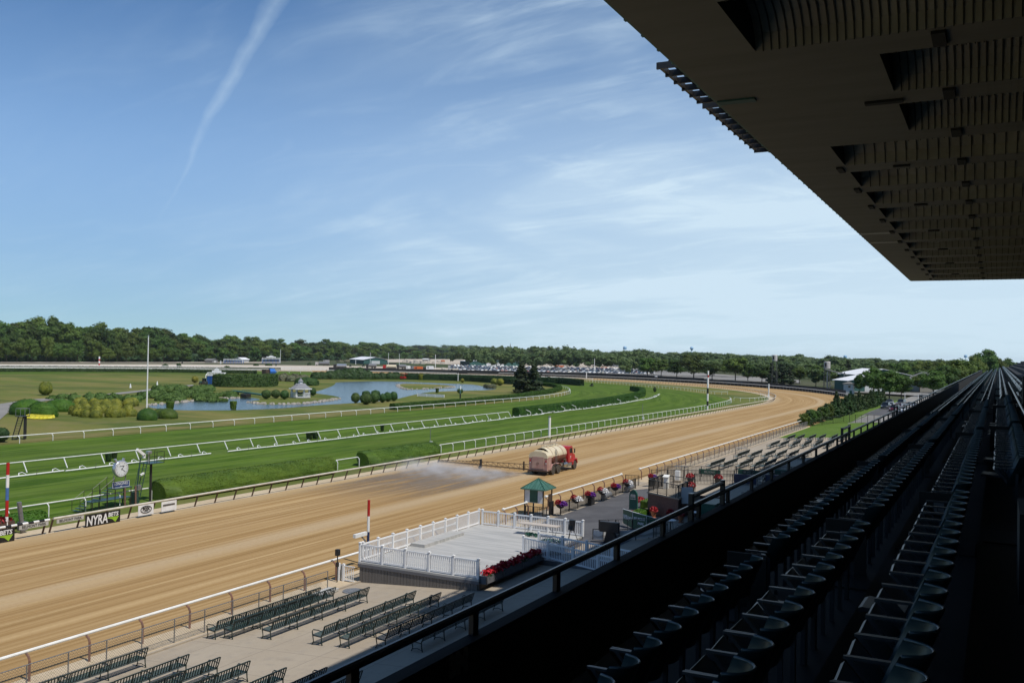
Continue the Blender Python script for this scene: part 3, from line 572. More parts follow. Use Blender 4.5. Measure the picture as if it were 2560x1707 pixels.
# middle rail: leaning posts, rail dropped towards the inner course
def post_lean(q, p, s): q.bar(p+Vector((0,0,0)), p-s*0.55+Vector((0,0,1.08)), 0.07)
mid = [Vector((q.x,q.y,0)) for q in resample(smooth(E_), step=2.0) if 20 < q.y < 176 and q.x > -100]
railing('turf_rail', 'white rail on slanting posts between the two turf courses', 'rail', mid, 1.1, lambda q,p,s: q.bar(p+s*0.5, p-s*0.15+Vector((0,0,1.08)), 0.085), 4.85, 0.055, 'white_paint', 'white_paint', group='white rails of the turf course', rail_off=-0.15)
# inner course inside rail
inn = [Vector((q.x,q.y,0)) for q in resample(smooth(F_), step=2.0)]
inn = [q for i,q in enumerate(inn) if q.y > 55 and not (q.x < -160 and q.y < 500 and i > 250)]
inn = [q for q in inn if q.x > -178]
railing('turf_rail', 'white inside rail of the inner turf course, bending round behind the clipped hedge', 'rail', inn, 1.02, lambda q,p,s: q.tube([p+s*0.3, p+s*0.3+Vector((0,0,0.75)), p+Vector((0,0,1.0))], 0.05, 5), 5.0, 0.065, 'white_paint', 'white_paint', group='white rails of the turf course')
# dismantled rail lying on the turf: lengths with their hooked posts
Dd = [q for q in resample(smooth(D_), step=1.0) if 28 < q.y < 312 and q.x > -110]
rs = random.Random(3); i = 0; k = 0
while i < len(Dd)-9:
    if rs.random() < 0.06: i += 3; continue
    ln = 7 if i < 150 else 6; a = Dd[i]; b_ = Dd[min(i+ln, len(Dd)-1)]; d = (b_-a).normalized(); s = Vector((d.y,-d.x,0)); off = rs.uniform(-0.35,0.35)
    far_ = a.y > 178
    t = thing('loose_rail', 'white length of dismantled rail lying on the turf', 'rail', (a.x,a.y,0), group='dismantled rail lengths lying in a line on the turf')
    q = MB(); q.tube([a+s*off+Vector((0,0,.1)), b_+s*(off+rs.uniform(-.2,.2))+Vector((0,0,.1))], 0.085, 6); q.build('rail','white_paint',t)
    for f in ((0.25,0.8) if not far_ else (0.15,0.5,0.85)):
        p = a.lerp(b_, f)+s*off; e = rs.choice((-1,1)) if far_ else 1; q = MB()
        q.tube([p+Vector((0,0,.1)), p+d*0.18-s*0.32*e+Vector((0,0,.34)), p+d*0.75-s*0.62*e+Vector((0,0,.36)), p+d*1.2-s*0.6*e+Vector((0,0,.1))], 0.05, 5); q.build('post','white_paint',t)
    if not far_:
        p = a.lerp(b_, 0.5)+s*off; q = MB(); q.bar(p+Vector((0,0,.02))+s*0.25, p-s*0.25+d*0.5+Vector((0,0,.55)), 0.035); q.build('stake','black_iron',t)
    i += ln; k += 1
for k, yy in enumerate((181, 187.5, 200, 207, 243, 262)):      # a few still standing crooked against the hedge
    p = min(Dd, key=lambda q: abs(q.y-yy)); q = MB(); q.tube([p+Vector((0,0,.1)), p+Vector((-.1,.1,.8)), p+Vector((-.9,-.6,1.3))], 0.06, 5)
    tag(q.build('rail_post','white_paint', loc=(p.x,p.y,0)), 'hooked white rail post standing crooked in front of the long curved hedge', 'rail post', 'crooked rail posts by the long hedge')
# ================================================================ SIGNS ON THE INSIDE RAIL
X1 = -60.02
def banner(name, y0, y1, z0, z1, m, label, group=None):
    t = thing(name, label, 'banner', (X1,(y0+y1)/2,0), group=group); q = MB(); q.box((X1,(y0+y1)/2,(z0+z1)/2),(0.03,y1-y0,z1-z0)); q.build('panel',m,t); return t
YD = (0,1,0); ZD = (0,0,1)
for c0, lab in ((49.8,'wide black betting banner with white letters hung on the rail right of the beige strip'),(41.1,'black betting banner cut by the left edge of the picture')):
    t = banner('betting_banner', c0-3.1, c0, 0.0, 0.95, 'black_paint', lab)
    text('NYRA', 0.98, (X1+.03, c0-2.1, 0.42), YD, ZD, 'sign_white', t, shear=0.12, bold=0.02, wscale=0.72)
    text('BETS', 0.43, (X1+.03, c0-0.66, 0.66), YD, ZD, 'sign_white', t, shear=0.12, bold=0.012, wscale=1.0)
    q = MB(); q.prism([(X1+.02,c0-1.35,0.48),(X1+.02,c0-0.75,0.32),(X1+.02,c0-0.45,0.06),(X1+.02,c0-0.12,0.48)], (0.01,0,0)); q.build('logo_mark','lime',t)
for c0, lab in ((42.55,'beige strip sign under the chequered rail'),(45.45,'beige strip sign just left of the wide black banner')):
    t = banner('strip_sign', c0-1.12, c0+1.12, 0.68, 0.97, 'sign_grey', lab)
    text('BELMONT PARK', 0.27, (X1+.03, c0, 0.825), YD, ZD, 'black_paint', t, wscale=0.95)
t = banner('sports_banner', 51.5, 53.0, 0.15, 0.98, 'sign_white', 'white banner with a round dark logo, second right of the black banner')
q = MB(); rg = [(X1+.022, 52.25+0.52*math.cos(a), 0.6+0.27*math.sin(a)) for a in np.linspace(0, 2*math.pi, 25)]
for a_, b_ in zip(rg, rg[1:]): q.bar(a_, b_, 0.05)
q.build('logo_ring','black_paint',t); text('FOX', 0.34, (X1+.04, 52.25, 0.64), YD, ZD, 'black_paint', t, bold=0.02); text('SPORTS', 0.12, (X1+.04,52.25,0.46), YD, ZD, 'black_paint', t)
t = banner('sponsor_banner', 53.8, 55.35, 0.15, 0.95, 'sign_white', 'white banner with a grey oblong logo, third right of the black banner')
q = MB(); q.box((X1+.02,54.55,0.66),(0.01,1.25,0.16)); q.build('logo_bar','galvanised',t); q = MB()
for k in range(9): q.box((X1+.03,54.05+k*0.12,0.66),(0.01,0.05,0.09+0.03*(k%2)))
q.build('logo_letters','black_paint',t)
# flowers behind the chequered rail
def petals(mb, c, r, n, size, rs=rng):
    P_ = sphpts(n)*np.array(r); P_[:,2] = np.abs(P_[:,2]); P_ += np.array(c); V, F = leafquads(P_, P_-np.array(c)+np.array([0,0,.3]), size, 0.6)
    mb.add([tuple(v) for v in V], [tuple(f) for f in F])
q = MB(); petals(q, (-62.3,40.6,1.0), (0.5,1.9,0.35), 500, 0.08)
t = thing('flower_planter','planter of red flowers behind the chequered rail at the left edge','planter',(-62.3,40.6,0)); q.build('flowers','red_petals',t)
q = MB(); q.box((-62.3,40.6,0.5),(0.8,3.6,1.0)); q.build('box','post_brown',t)
# striped poles
def striped_pole(label, p, r, bands, z0=0.0, cat='pole', group=None, extra=None):
    t = thing('striped_pole', label, cat, p, group=group); z = z0
    for m_, h_ in bands:
        q = MB(); q.lathe([(r,z),(r,z+h_)], 12, p); q.build('band', m_, t, smooth=False); z += h_
    return t
striped_pole('tall pole in red, white and blue bands at the left edge behind the rail', (-62,41.83,0), 0.11, [('white_paint',1.35),('red_paint',1.15),('blue_paint',0.9),('white_paint',0.9),('red_paint',0.85)])
striped_pole('red, white and blue pole on the apron side behind the white deck', (-35.2,48.05,0), 0.085, [('navy',2.12),('white_paint',0.98),('red_paint',1.03)])
t = thing('steel_post','thick dark leaning post beside the striped pole at the left edge','post',(-62.0,43.0,0)); q = MB(); q.tube([(-62.0,43.1,0),(-62.0,42.75,2.25)], 0.16, 10); q.build('shaft','galvanised',t); q = MB(); q.box((-62.0,43.05,0.5),(0.5,0.5,0.6)); q.build('base_box','galvanised',t)
p = at(1362,1087,0); pz = atX(1372,1040,p.x)
striped_pole('thick white pole with a pale cap standing in the turf rail', (-64.3,136.3,0), 0.2, [('white_paint',3.2),('galvanised',0.25)])
striped_pole('black and white banded pole in front of the turn', tuple(at(1768.5,1025,0)), 0.24, [('white_paint',1.1),('black_paint',1.2),('white_paint',1.9),('black_paint',1.4),('white_paint',2.4)])
striped_pole('red and white banded pole on the far side of the turn', tuple(at(1770,968,0)), 0.35, [('red_paint',1.0),('white_paint',1.1),('red_paint',1.2),('white_paint',1.1),('red_paint',1.0),('white_paint',1.9)])
striped_pole('plain white pole at the tip of the turn', tuple(at(1921.5,993,0)), 0.22, [('white_paint',4.6)])
striped_pole('red and white banded pole on the far straight at left', tuple(at(248,913,0)), 0.5, [('red_paint',1.4),('white_paint',1.5),('red_paint',1.3),('white_paint',1.6)])
striped_pole('green and white distance pole beside the round bush', tuple(at(1150.5,998,0)), 0.2, [('black_paint',1.6),('kiosk_green',1.2),('white_paint',1.0)])
for (px, py, yt, lab) in ((1075.5,1113,1072,'thin grey sprinkler pole standing beside the end of the second big hedge'),(1606,1049,1010,'thin grey pole by the turf rail left of the banded pole')):
    p = at(px,py,0); h_ = hgt(px,py,yt); t = thing('sprinkler_pole', lab, 'pole', tuple(p)); q = MB(); q.tube([p,p+Vector((0,0,h_))], 0.045, 5); q.build('pole','galvanised',t); q = MB(); q.box(p+Vector((0.15,0,.35)),(0.4,0.25,0.5)); q.build('box','white_paint',t)
# ================================================================ CLOCK AND CAMERA STAND (between the rails)
XC = -66.0
t = thing('clock', 'big round silver clock with a white face above a dark blue sign', 'clock', (XC,54.7,1.55))
q = MB(); q.lathe([(0.0,-.42),(.45,-.40),(.66,-.28),(.72,-.1),(.72,0.08),(.68,.13),(.63,.13)], 32, (XC,54.72,3.12), 'X'); q.build('case','silver',t,smooth=True)
q = MB(); q.lathe([(.63,.0),(.63,.135)], 32, (XC,54.72,3.12), 'X'); dial = q.build('dial','dial',t)
q = MB()
for k in range(60):
    a = k*math.pi/30; big_ = k % 5 == 0; r0 = .47 if big_ else .53; y = math.sin(a); z = math.cos(a); w_ = .03 if big_ else .009
    q.bar((XC+.14,54.72+y*r0,3.12+z*r0),(XC+.14,54.72+y*.575,3.12+z*.575),w_,.008)
q.build('hour_marks','black_paint',dial)
for nm, ang, ln, w_ in (('hour_hand',38,.33,.045),('minute_hand',128,.46,.03)):
    q = MB(); a = math.radians(ang); q.bar((XC+.155,54.72-.08*math.sin(a),3.12-.08*math.cos(a)),(XC+.155,54.72+ln*math.sin(a),3.12+ln*math.cos(a)),w_,.01); q.build(nm,'black_paint',dial)
text('LONGINES',0.1,(XC+.145,54.72,3.36),YD,ZD,'black_paint',dial)
for sy, nm in ((-.42,'button'),(.30,'button')):
    q = MB(); q.tube([(XC-.1,54.72+sy,3.72),(XC-.1,54.72+sy*1.25,3.98)], 0.12, 8); q.build(nm,'silver',t)
q = MB(); q.box((XC,54.75,1.82),(0.08,1.72,0.46)); sg = q.build('sign','longblue',t)
text('LONGINES',0.31,(XC+.05,54.75,1.86),YD,ZD,'sign_white',sg,wscale=.95)
q = MB()
for z in (1.58,2.05): q.box((XC+.045,54.75,z),(0.01,1.74,0.03))
for y in (53.9,55.6): q.box((XC+.045,y,1.82),(0.01,0.03,0.46))
q.prism([(XC+.05,54.62,1.66),(XC+.05,54.88,1.66),(XC+.05,54.75,1.60)],(.006,0,0)); q.build('sign_border','sign_white',sg)
q = MB()
for y in (54.1,55.3): q.bar((XC-.1,y,1.6),(XC-.1,y,2.6),.06)
q.build('bracket','galvanised',t)
t = thing('stair_stand', 'dark green steel stairs and platforms under the big clock', 'steps', (XC,53.6,0))
def plat(y0,y1,z,nm='platform'):
    q = MB(); q.box((XC-.2,(y0+y1)/2,z),(1.0,y1-y0,0.07)); q.build(nm,'bench_seat',t)
plat(53.9,55.7,1.5); plat(51.7,55.6,.66)
for k in range(5):
    q = MB(); q.box((XC-.2,52.5+k*.3,.78+k*.15),(0.9,.26,.04)); q.build('tread','bench_seat',t)
for k in range(4):
    q = MB(); q.box((XC-.2,50.7+k*.28,.1+k*.15),(0.9,.24,.04)); q.build('tread','bench_seat',t)
for y, z in ((51.8,.66),(53.2,1.5),(54.0,1.5),(55.6,1.5),(52.4,.66),(55.5,.66)):
    for dx in (-.65,.28):
        q = MB(); q.bar((XC-.02+dx,y,0),(XC-.02+dx,y,z),.05); q.build('leg','black_iron',t)
q = MB()
for dx in (-.68,.3):
    x = XC+dx; q.tube([(x,50.6,.9),(x,51.7,1.55),(x,52.5,1.6),(x,53.9,2.45),(x,54.0,2.45)],.02,4)
    for y, z in ((50.6,.1),(51.7,.66),(52.5,.8),(53.2,1.1),(53.9,1.5)): q.bar((x,y,z),(x,y,z+.9),.03)
q.build('handrail','black_iron',t)
q = MB()
for y in (54.9,56.0): q.tube([(XC+.4,y,-.1),(XC+.4,y-.05,1.55)],.075,7)
tag(q.build('timber_posts','post_rust',loc=(XC+.4,55.4,0)), 'pair of brown timber posts under the clock sign', 'posts')
t = thing('camera_post', 'leaning steel mast with a white camera on top and a control box', 'camera', (XC,56.4,0))
q = MB(); q.tube([(XC,56.3,0),(XC,56.75,3.9)],.06,7); q.tube([(XC-.3,56.1,0),(XC,56.7,3.4)],.025,5); q.build('mast','bench_seat',t)
q = MB(); q.box((XC+.1,56.65,4.35),(.24,.95,.24),rx=-.62); q.box((XC+.12,57.0,3.97),(.2,.2,.3)); q.build('camera_housing','white_paint',t)
q = MB(); q.box((XC+.12,56.85,2.45),(.14,.4,.14),rx=.35); q.build('small_camera','white_paint',t)
q = MB(); q.box((XC+.2,56.45,1.35),(.25,.35,.45)); q.build('control_box','galvanised',t)
q = MB(); q.box((XC+.05,56.2,.5),(.4,.5,1.0)); q.build('cabinet','bench_seat',t)
t = thing('ladder_platform', 'dark steel post with a railed platform and a ladder, right of the clock', 'platform', (XC,57.9,0))
q = MB(); q.tube([(XC,57.9,0),(XC,57.9,3.3)],.11,8); q.build('post','black_iron',t)
q = MB(); q.box((XC,58.0,3.32),(1.2,1.65,.06)); q.build('deck','bench_seat',t)
q = MB()
for z in (3.8,4.3):
    q.tube([(XC-.6,57.2,z),(XC-.6,58.8,z),(XC+.6,58.8,z),(XC+.6,57.2,z)],.02,4)
for x,y in ((-.6,57.2),(-.6,58.0),(-.6,58.8),(.6,58.8),(.6,58.0),(.6,57.2)): q.bar((XC+x,y,3.32),(XC+x,y,4.3),.035)
q.build('guard_rail','black_iron',t)
q = MB()
for dx in (-.2,.2): q.bar((XC+dx,56.5,0),(XC+dx,57.3,3.4),.05)
for k in range(11): f=k/11; q.bar((XC-.2,56.5+.8*f,.2+3.2*f),(XC+.2,56.5+.8*f,.2+3.2*f),.03)
q.build('ladder','bench_seat',t); q = MB(); q.box((XC-.1,57.7,4.25),(.35,.4,.25)); q.lathe([(.05,3.35),(.05,4.2)],6,(XC-.1,57.7,0)); q.build('monitor_head','silver',t)
# ================================================================ TANKER TRUCK (local frame, +Y forward, origin on the ground under its rear)
TR = thing('water_truck', 'red and cream water tanker truck with dusty rear doors driving on the dirt track', 'truck', (-45.35,93.3,0), local=True)
def lb(name, m, parent, fn, smooth=False, mm=None): q = MB(); fn(q); return q.build(name, m, parent, smooth)
lb('chassis','black_iron',TR,lambda q:(q.box((-.42,4.3,.72),(.14,8.2,.22)), q.box((.42,4.3,.72),(.14,8.2,.22)), q.box((0,.0,.5),(2.2,.16,.16)), q.tube([(0,1.4,.5),(0,5.5,.6)],.08,6)))
def ell(z0, rx, rz, n=20): return [(rx*math.cos(2*math.pi*k/n), z0+rz*math.sin(2*math.pi*k/n)) for k in range(n)]
def tank(q):
    e = ell(2.02,1.06,.98,24)
    for y, f in ((.9,.97),(1.3,1.0),(5.4,1.0),(5.62,.9),(5.7,.6)): q.v += [(x*f,y,2.02+(z-2.02)*f) for x,z in e]
    for r in range(4):
        for k in range(24):
            a=r*24+k; b_=r*24+(k+1)%24; zz = (e[k][1]+e[(k+1)%24][1])/2; q.f.append((a,a+24,b_+24,b_)); q.m.append(1 if zz < 2.1 else 0)
    q.f.append(tuple(range(96,120))); q.m.append(0)
q = MB(); tank(q); tk = q.build('tank',['tank_cream','truck_maroon'],TR,smooth=True)
lb('walkway','tank_cream',tk,lambda q:(q.box((0,3.2,3.03),(.42,3.9,.1)), [q.lathe([(.24,3.0),(.24,3.2),(.1,3.24)],10,(0,y,0)) for y in (1.9,4.1)], q.box((.15,2.9,3.13),(.2,.9,.06))))
lb('tank_seam','truck_maroon',tk,lambda q:[q.tube([(1.085*math.cos(a),y,2.02+1.0*math.sin(a)) for a in np.linspace(-.3,math.pi+.3,14)],.018,4) for y in (1.6,3.0,4.4)])
lb('cabinet','truck_dusty',TR,lambda q:(q.box((0,.55,1.28),(2.26,1.1,1.5)), q.prism([(-1.13,.0,2.03),(1.13,.0,2.03),(1.13,0,2.2),(.93,0,2.46),(.55,0,2.6),(-.55,0,2.6),(-.93,0,2.46),(-1.13,0,2.2)],(0,1.0,0))))
lb('cabinet_cap','tank_cream',TR,lambda q:(q.prism([(-1.15,-.02,1.95),(1.15,-.02,1.95),(1.15,-.02,2.22),(.94,-.02,2.5),(.56,-.02,2.64),(-.56,-.02,2.64),(-.94,-.02,2.5),(-1.15,-.02,2.22)],(0,1.5,0)), q.box((-.1,.5,2.68),(.9,.7,.12))))
for s in (-1,1):
    d = lb('rear_door','truck_dusty',TR,lambda q:q.box((s*.37,-.045,1.42),(.72,.05,1.3))); lb('handle','post_brown',d,lambda q:q.box((s*.08,-.08,1.35),(.04,.04,.2)))
lb('side_door','truck_dusty',TR,lambda q:q.box((1.15,.62,1.35),(.04,.8,1.4)))
for s in (-1,1):
    lb('tail_light','red_paint',TR,lambda q:q.box((s*.98,-.03,1.62),(.1,.05,.28))); lb('number_plate','sign_white',TR,lambda q:q.box((s*.98,-.02,1.4),(.1,.04,.12)))
lb('bumper','post_brown',TR,lambda q:(q.box((0,-.12,.55),(2.3,.1,.14)), q.box((-1.0,-.22,.42),(.3,.25,.12))))
def wheel(name, x, y, r, w, par, dualw=False):
    wq = lb(name,'rubber',par,lambda q:q.lathe([(r*.55,-w/2),(r*.93,-w/2),(r,-w*.32),(r,w*.32),(r*.93,w/2),(r*.55,w/2)],20,(x,y,r),'X'))
    lb('rim','rim',wq,lambda q:(q.lathe([(r*.58,-w*.3),(r*.58,w*.3 if x>0 else -w*.3+.02),(r*.3,(w*.2 if x>0 else -w*.2)),(r*.18,(w*.42 if x>0 else -w*.42))],16,(x,y,r),'X'))); return wq
for s in (-1,1):
    wheel('wheel',s*1.02,1.4,.52,.5,TR); wheel('wheel',s*1.02,2.82,.52,.5,TR); wheel('wheel',s*1.02,7.6,.52,.3,TR)
    lb('mudguard','truck_dusty',TR,lambda q:[q.box((s*1.02, yc+.64*math.sin(a), .56+.64*math.cos(a)),(.56,.26,.04),rx=-a) for yc, rg_ in ((1.4,(-1.3,-1.0,-.65,-.3,0,.3)),(2.82,(-.3,0,.3,.65,1.0))) for a in rg_])
def cab(q):
    pr = [(5.85,.95),(5.85,2.55),(6.0,2.78),(6.75,2.82),(6.95,2.72),(7.12,2.0),(7.12,.95)]
    q.prism([(-1.08,y,z) for y,z in pr],(2.16,0,0))
cb = lb('cab','truck_red',TR,cab)
def hood(q):
    pr = [(7.1,.95),(7.1,1.98),(7.9,1.86),(8.45,1.68),(8.6,1.4),(8.62,.8),(7.1,.8)]
    q.prism([(-.72,y,z) for y,z in pr],(1.44,0,0))
    for s in (-1,1):
        for a in (-1.25,-.9,-.55,-.2,.15,.5,.85,1.15): q.box((s*.95,7.6+.66*math.sin(a),.56+.66*math.cos(a)),(.5,.3,.12),rx=-a)
        q.box((s*.9,8.2,1.05),(.34,.5,.4))
lb('hood','truck_red',TR,hood)
for s in (-1,1):
    lb('side_window','glass_dark',cb,lambda q:q.prism([(s*1.09,6.12,2.02),(s*1.09,6.12,2.58),(s*1.09,6.78,2.6),(s*1.09,6.95,2.02)],(s*.01,0,0)))
    lb('headlight','chrome',TR,lambda q:q.box((s*.85,8.48,1.1),(.25,.06,.2)))
    lb('mirror','black_iron',TR,lambda q:(q.box((s*1.32,7.05,2.25),(.08,.18,.5)), q.bar((s*1.05,7.0,2.5),(s*1.32,7.05,2.48),.03), q.bar((s*1.05,7.0,2.0),(s*1.32,7.05,2.02),.03)))
lb('windscreen','glass_dark',cb,lambda q:q.prism([(-.95,6.985,2.65),(.95,6.985,2.65),(1.0,7.13,2.08),(-1.0,7.13,2.08)],(0,.02,.004)))
lb('door_crest','sign_white',cb,lambda q:(q.box((1.09,6.45,1.62),(.012,.24,.08)), q.box((1.09,6.45,1.5),(.012,.07,.22))))
lb('grille','chrome',TR,lambda q:[q.box((0,8.64,.95+k*.09),(.9,.03,.045)) for k in range(7)])
lb('fuel_tank','chrome',TR,lambda q:(q.tube([(.9,4.5,.82),(.9,5.5,.82)],.28,12), q.tube([(-.9,4.5,.82),(-.9,5.5,.82)],.28,12)))
lb('step_box','galvanised',TR,lambda q:(q.box((.92,6.2,.7),(.4,1.1,.4)), q.box((1.02,3.9,.95),(.18,.6,.3))))
lb('exhaust','chrome',TR,lambda q:q.tube([(-.95,5.75,.9),(-.95,5.75,3.0)],.06,8))
lb('side_ladder','galvanised',TR,lambda q:([q.bar((1.12,y,1.05),(1.02,y,2.75),.035) for y in (2.3,2.65)],[q.bar((1.13-.012*k,2.3,1.15+.22*k),(1.13-.012*k,2.65,1.15+.22*k),.03) for k in range(8)]))
lb('hose','black_iron',TR,lambda q:q.tube([(1.05,1.5,1.25),(1.16,2.2,1.0),(1.12,3.4,1.15),(1.08,4.6,1.05),(1.0,5.2,1.2)],.035,6))
lb('hose_reel','post_brown',TR,lambda q:q.lathe([(.05,-.1),(.22,-.1),(.22,-.08),(.12,-.07),(.12,.07),(.22,.08),(.22,.1),(.05,.1)],12,(1.02,5.0,1.3),'X'))
lb('top_rail','galvanised',tk,lambda q:([q.tube([(s*.3,1.4,3.3),(s*.3,5.1,3.3)],.018,4) for s in (-1,1)],[q.bar((s*.3,y,3.02),(s*.3,y,3.3),.02) for s in (-1,1) for y in (1.4,2.6,3.9,5.1)]))
# spray boom folding out to the left
def boom(q, x0, x1, z0a, z1a, z0b, z1b, n, y=.25):
    P0 = lambda f:(x0+(x1-x0)*f, y, z0a+(z0b-z0a)*f); P1 = lambda f:(x0+(x1-x0)*f, y, z1a+(z1b-z1a)*f)
    q.bar(P0(0),P0(1),.045); q.bar(P1(0),P1(1),.055); q.bar((x0,y+.35,z0a),(x1,y+.12,z0b),.035)
    for k in range(n+1):
        f=k/n; q.bar(P0(f),P1(f),.03); q.bar(P0(f),(P0(f)[0],y+.35-.2*f,P0(f)[2]),.025)
        if k<n: q.bar(P0(f),P1((k+1)/n),.03)
lb('spray_boom','boom_brown',TR,lambda q:(boom(q,-1.0,-7.4,.55,1.12,.62,1.0,9), boom(q,-7.5,-13.3,.62,1.0,.66,.78,12), q.box((-1.9,.25,.9),(.12,.2,1.0))))
lb('boom_hinge','black_iron',TR,lambda q:(q.box((-7.45,.25,.8),(.16,.3,.95)), q.tube([(-7.45,.2,1.2),(-8.6,.2,1.1)],.06,6), q.lathe([(.0,-.1),(.2,-.05),(.2,.05),(0,.1)],8,(-7.5,.1,.35),'Y')))
lb('nozzle_pipe','boom_brown',TR,lambda q:(q.tube([(-1.0,.1,.5),(-13.3,.15,.6)],.03,5), [q.bar((-1.2-k*.6,.1,.5),(-1.2-k*.6,.02,.4),.03) for k in range(20)]))
# ================================================================ WHITE DECK
DZ = 1.2; X0,X1_,Y0,Y1 = -33.1,-25.05,44.35,58.55
t = thing('viewing_deck', 'raised grey composite deck with planked skirt between the benches and the black-top', 'deck', (-29,51,0))
q = MB(); q.box(((X0+X1_)/2,(Y0+Y1)/2,DZ-.06),(X1_-X0+.1,Y1-Y0+.1,.12)); q.build('deck_floor','deck_grey',t)
q = MB()
for k in range(36):
    x = X0+.05+(X1_-X0-.1)*(k+.5)/36; zb_ = slope(x)-.02; q.box((x,Y0+.02,(zb_+DZ-.28)/2),((X1_-X0-.1)/36-.02,.05,DZ-.28-zb_))
for k in range(62):
    y = Y0+.05+(Y1-Y0-.1)*(k+.5)/62; q.box((X1_-.02,y,(slope(X1_)-.02+DZ-.28)/2),(.05,(Y1-Y0-.1)/62-.02,DZ-.28-slope(X1_)+.02)); q.box((X0+.02,y,(DZ-.28)/2),(.05,(Y1-Y0-.1)/62-.02,DZ-.28))
q.build('skirt','deck_skirt',t)
q = MB(); q.box(((X0+X1_)/2,Y0-.02,DZ-.2),(X1_-X0+.12,.06,.17)); q.box((X1_+.03,(Y0+Y1)/2,DZ-.2),(.06,Y1-Y0+.12,.17)); q.box((X0-.03,(Y0+Y1)/2,DZ-.2),(.06,Y1-Y0+.12,.17)); q.build('trim_board','deck_trim',t)
q = MB(); q.box((-32.45,52.0,DZ+.1),(1.05,4.9,.2)); tag(q.build('deck_step','deck_grey',loc=(-32.4,52,DZ)), 'low grey step lying on the deck along its track side', 'step')
def white_fence(label, pts, posts, zt=1.07, group='white vinyl fences of the deck', mm='white_vinyl'):
    """pts: list of 3D base points; a post at each; a panel between each pair"""
    t = thing('white_fence', label, 'fence', tuple(pts[0]), group=group)
    for p in pts:
        q = MB(); p = Vector(p); q.box(p+Vector((0,0,zt/2)),(.125,.125,zt)); q.box(p+Vector((0,0,zt+.02)),(.165,.165,.045)); q.box(p+Vector((0,0,zt+.06)),(.1,.1,.04),taper=.3); q.build('post',mm,t)
    for a,b_ in zip(pts,pts[1:]):
        a=Vector(a); b_=Vector(b_); q = MB(); L_=(b_-a).length; up=Vector((0,0,1))
        q.bar(a+up*(zt-.1),b_+up*(zt-.1),.06,.09); q.bar(a+up*.1,b_+up*.1,.06,.09); n=max(2,int(L_/.125))
        for k in range(1,n): f=k/n; p=a.lerp(b_,f); q.bar(p+up*.12,p+up*(zt-.12),.035)
        q.build('panel',mm,t)
    return t
def lin(a,b_,n): a=Vector(a); b_=Vector(b_); return [a.lerp(b_,k/n) for k in range(n+1)]
white_fence('white baluster fence along the near end of the deck', lin((X0,Y0+.08,DZ),(X1_-.05,Y0+.08,DZ),5), 0)
white_fence('white baluster fence along the track side of the deck', lin((X0+.02,Y0+.3,DZ),(X0+.02,Y1-.05,DZ),9), 0)
white_fence('white baluster fence along the far end of the deck behind the table', lin((X0+.3,Y1-.05,DZ),(X1_+.1,Y1-.05,DZ),6), 0)
white_fence('white ramp fence in shade running from the planter towards the stand', [(-26.05,51.75,1.15),(-24.15,51.3,1.1),(-22.3,50.9,1.02),(-20.55,50.5,.95),(-18.8,50.2,.95)], 0)
white_fence('second white ramp fence just behind the first, starting higher up', [(-25.8,53.4,1.15),(-24.0,53.1,1.12),(-22.2,52.7,1.1),(-20.4,52.4,1.05),(-18.6,52.1,1.0)], 0)
0 and white_fence('white fence of the ramp farthest from the camera beside the ladder', [(-24.9,58.4,1.15),(-22.6,56.9,1.1),(-20.4,56.0,1.05),(-18.3,55.4,1.0)], 0)
q = MB(); q.prism([(-25.0,51.9,.6),(-17.5,50.4,.9),(-17.5,52.2,.9),(-25.0,53.5,.6)],(0,0,.28)); tag(q.build('ramp','deck_trim',loc=(-22,52,.6)), 'grey ramp between the two white ramp fences', 'ramp')
# flower planter on the stand side
t = thing('deck_planter', 'long dark trough of red flowers on the stand side of the deck', 'planter', (-25.0,48.2,DZ))
q = MB(); q.box((-24.85,48.1,DZ-.05),(.45,7.3,.42)); q.build('trough','deck_trim',t)
q = MB()
for k in range(130): y=44.75+rng.random()*6.7; petals(q,(-24.85+rng.normal(0,.1),y,DZ+.2),(.16,.18,.28+.08*math.sin(y*5)),16,.055)
q.build('flowers','red_bright',t); q = MB()
for k in range(60): y=44.75+rng.random()*6.7; petals(q,(-24.85+rng.normal(0,.12),y,DZ+.14),(.16,.16,.14),9,.05)
q.build('leaves','leaf_dark',t); q = MB()
for y in (46.5,48.9,51.0): q.box((-24.62,y,DZ-.04),(.03,.06,.4))
q.build('bracket','galvanised',t)
# folding table
t = thing('folding_table','long pale folding table against the far end fence of the deck','table',(-27.6,57.1,DZ))
q = MB(); q.box((-27.6,57.15,DZ+.74),(2.9,.76,.05)); q.build('tabletop','plastic_table',t)
for x in (-28.6,-26.5):
    q = MB(); q.tube([(x,56.9,DZ),(x+.06,56.9,DZ+.35),(x,56.9,DZ+.72)],.018,5); q.tube([(x,57.4,DZ),(x+.06,57.4,DZ+.35),(x,57.4,DZ+.72)],.018,5); q.bar((x,56.9,DZ+.12),(x,57.4,DZ+.12),.025); q.bar((x,57.15,DZ+.3),(x+(.5 if x<-27 else -.5),57.15,DZ+.7),.02); q.build('leg','galvanised',t)
q = MB(); petals(q,(-27.9,56.6,DZ),(.5,.2,.25),120,.06); petals(q,(-25.9,55.6,DZ),(.8,.2,.2),160,.06); tag(q.build('cable_heap','panel_green',loc=(-27,56.3,DZ)),'heap of dark green cable on the deck floor in front of the table','cable')
t = thing('tripod_camera','black camera on a tripod under a cover at the corner of the deck','camera',(-24.95,56.6,DZ))
for a in (0.3,2.4,4.5):
    q = MB(); q.tube([(-24.95+.45*math.cos(a),56.6+.45*math.sin(a),DZ),(-24.95,56.6,DZ+1.1)],.022,5); q.build('leg','black_iron',t)
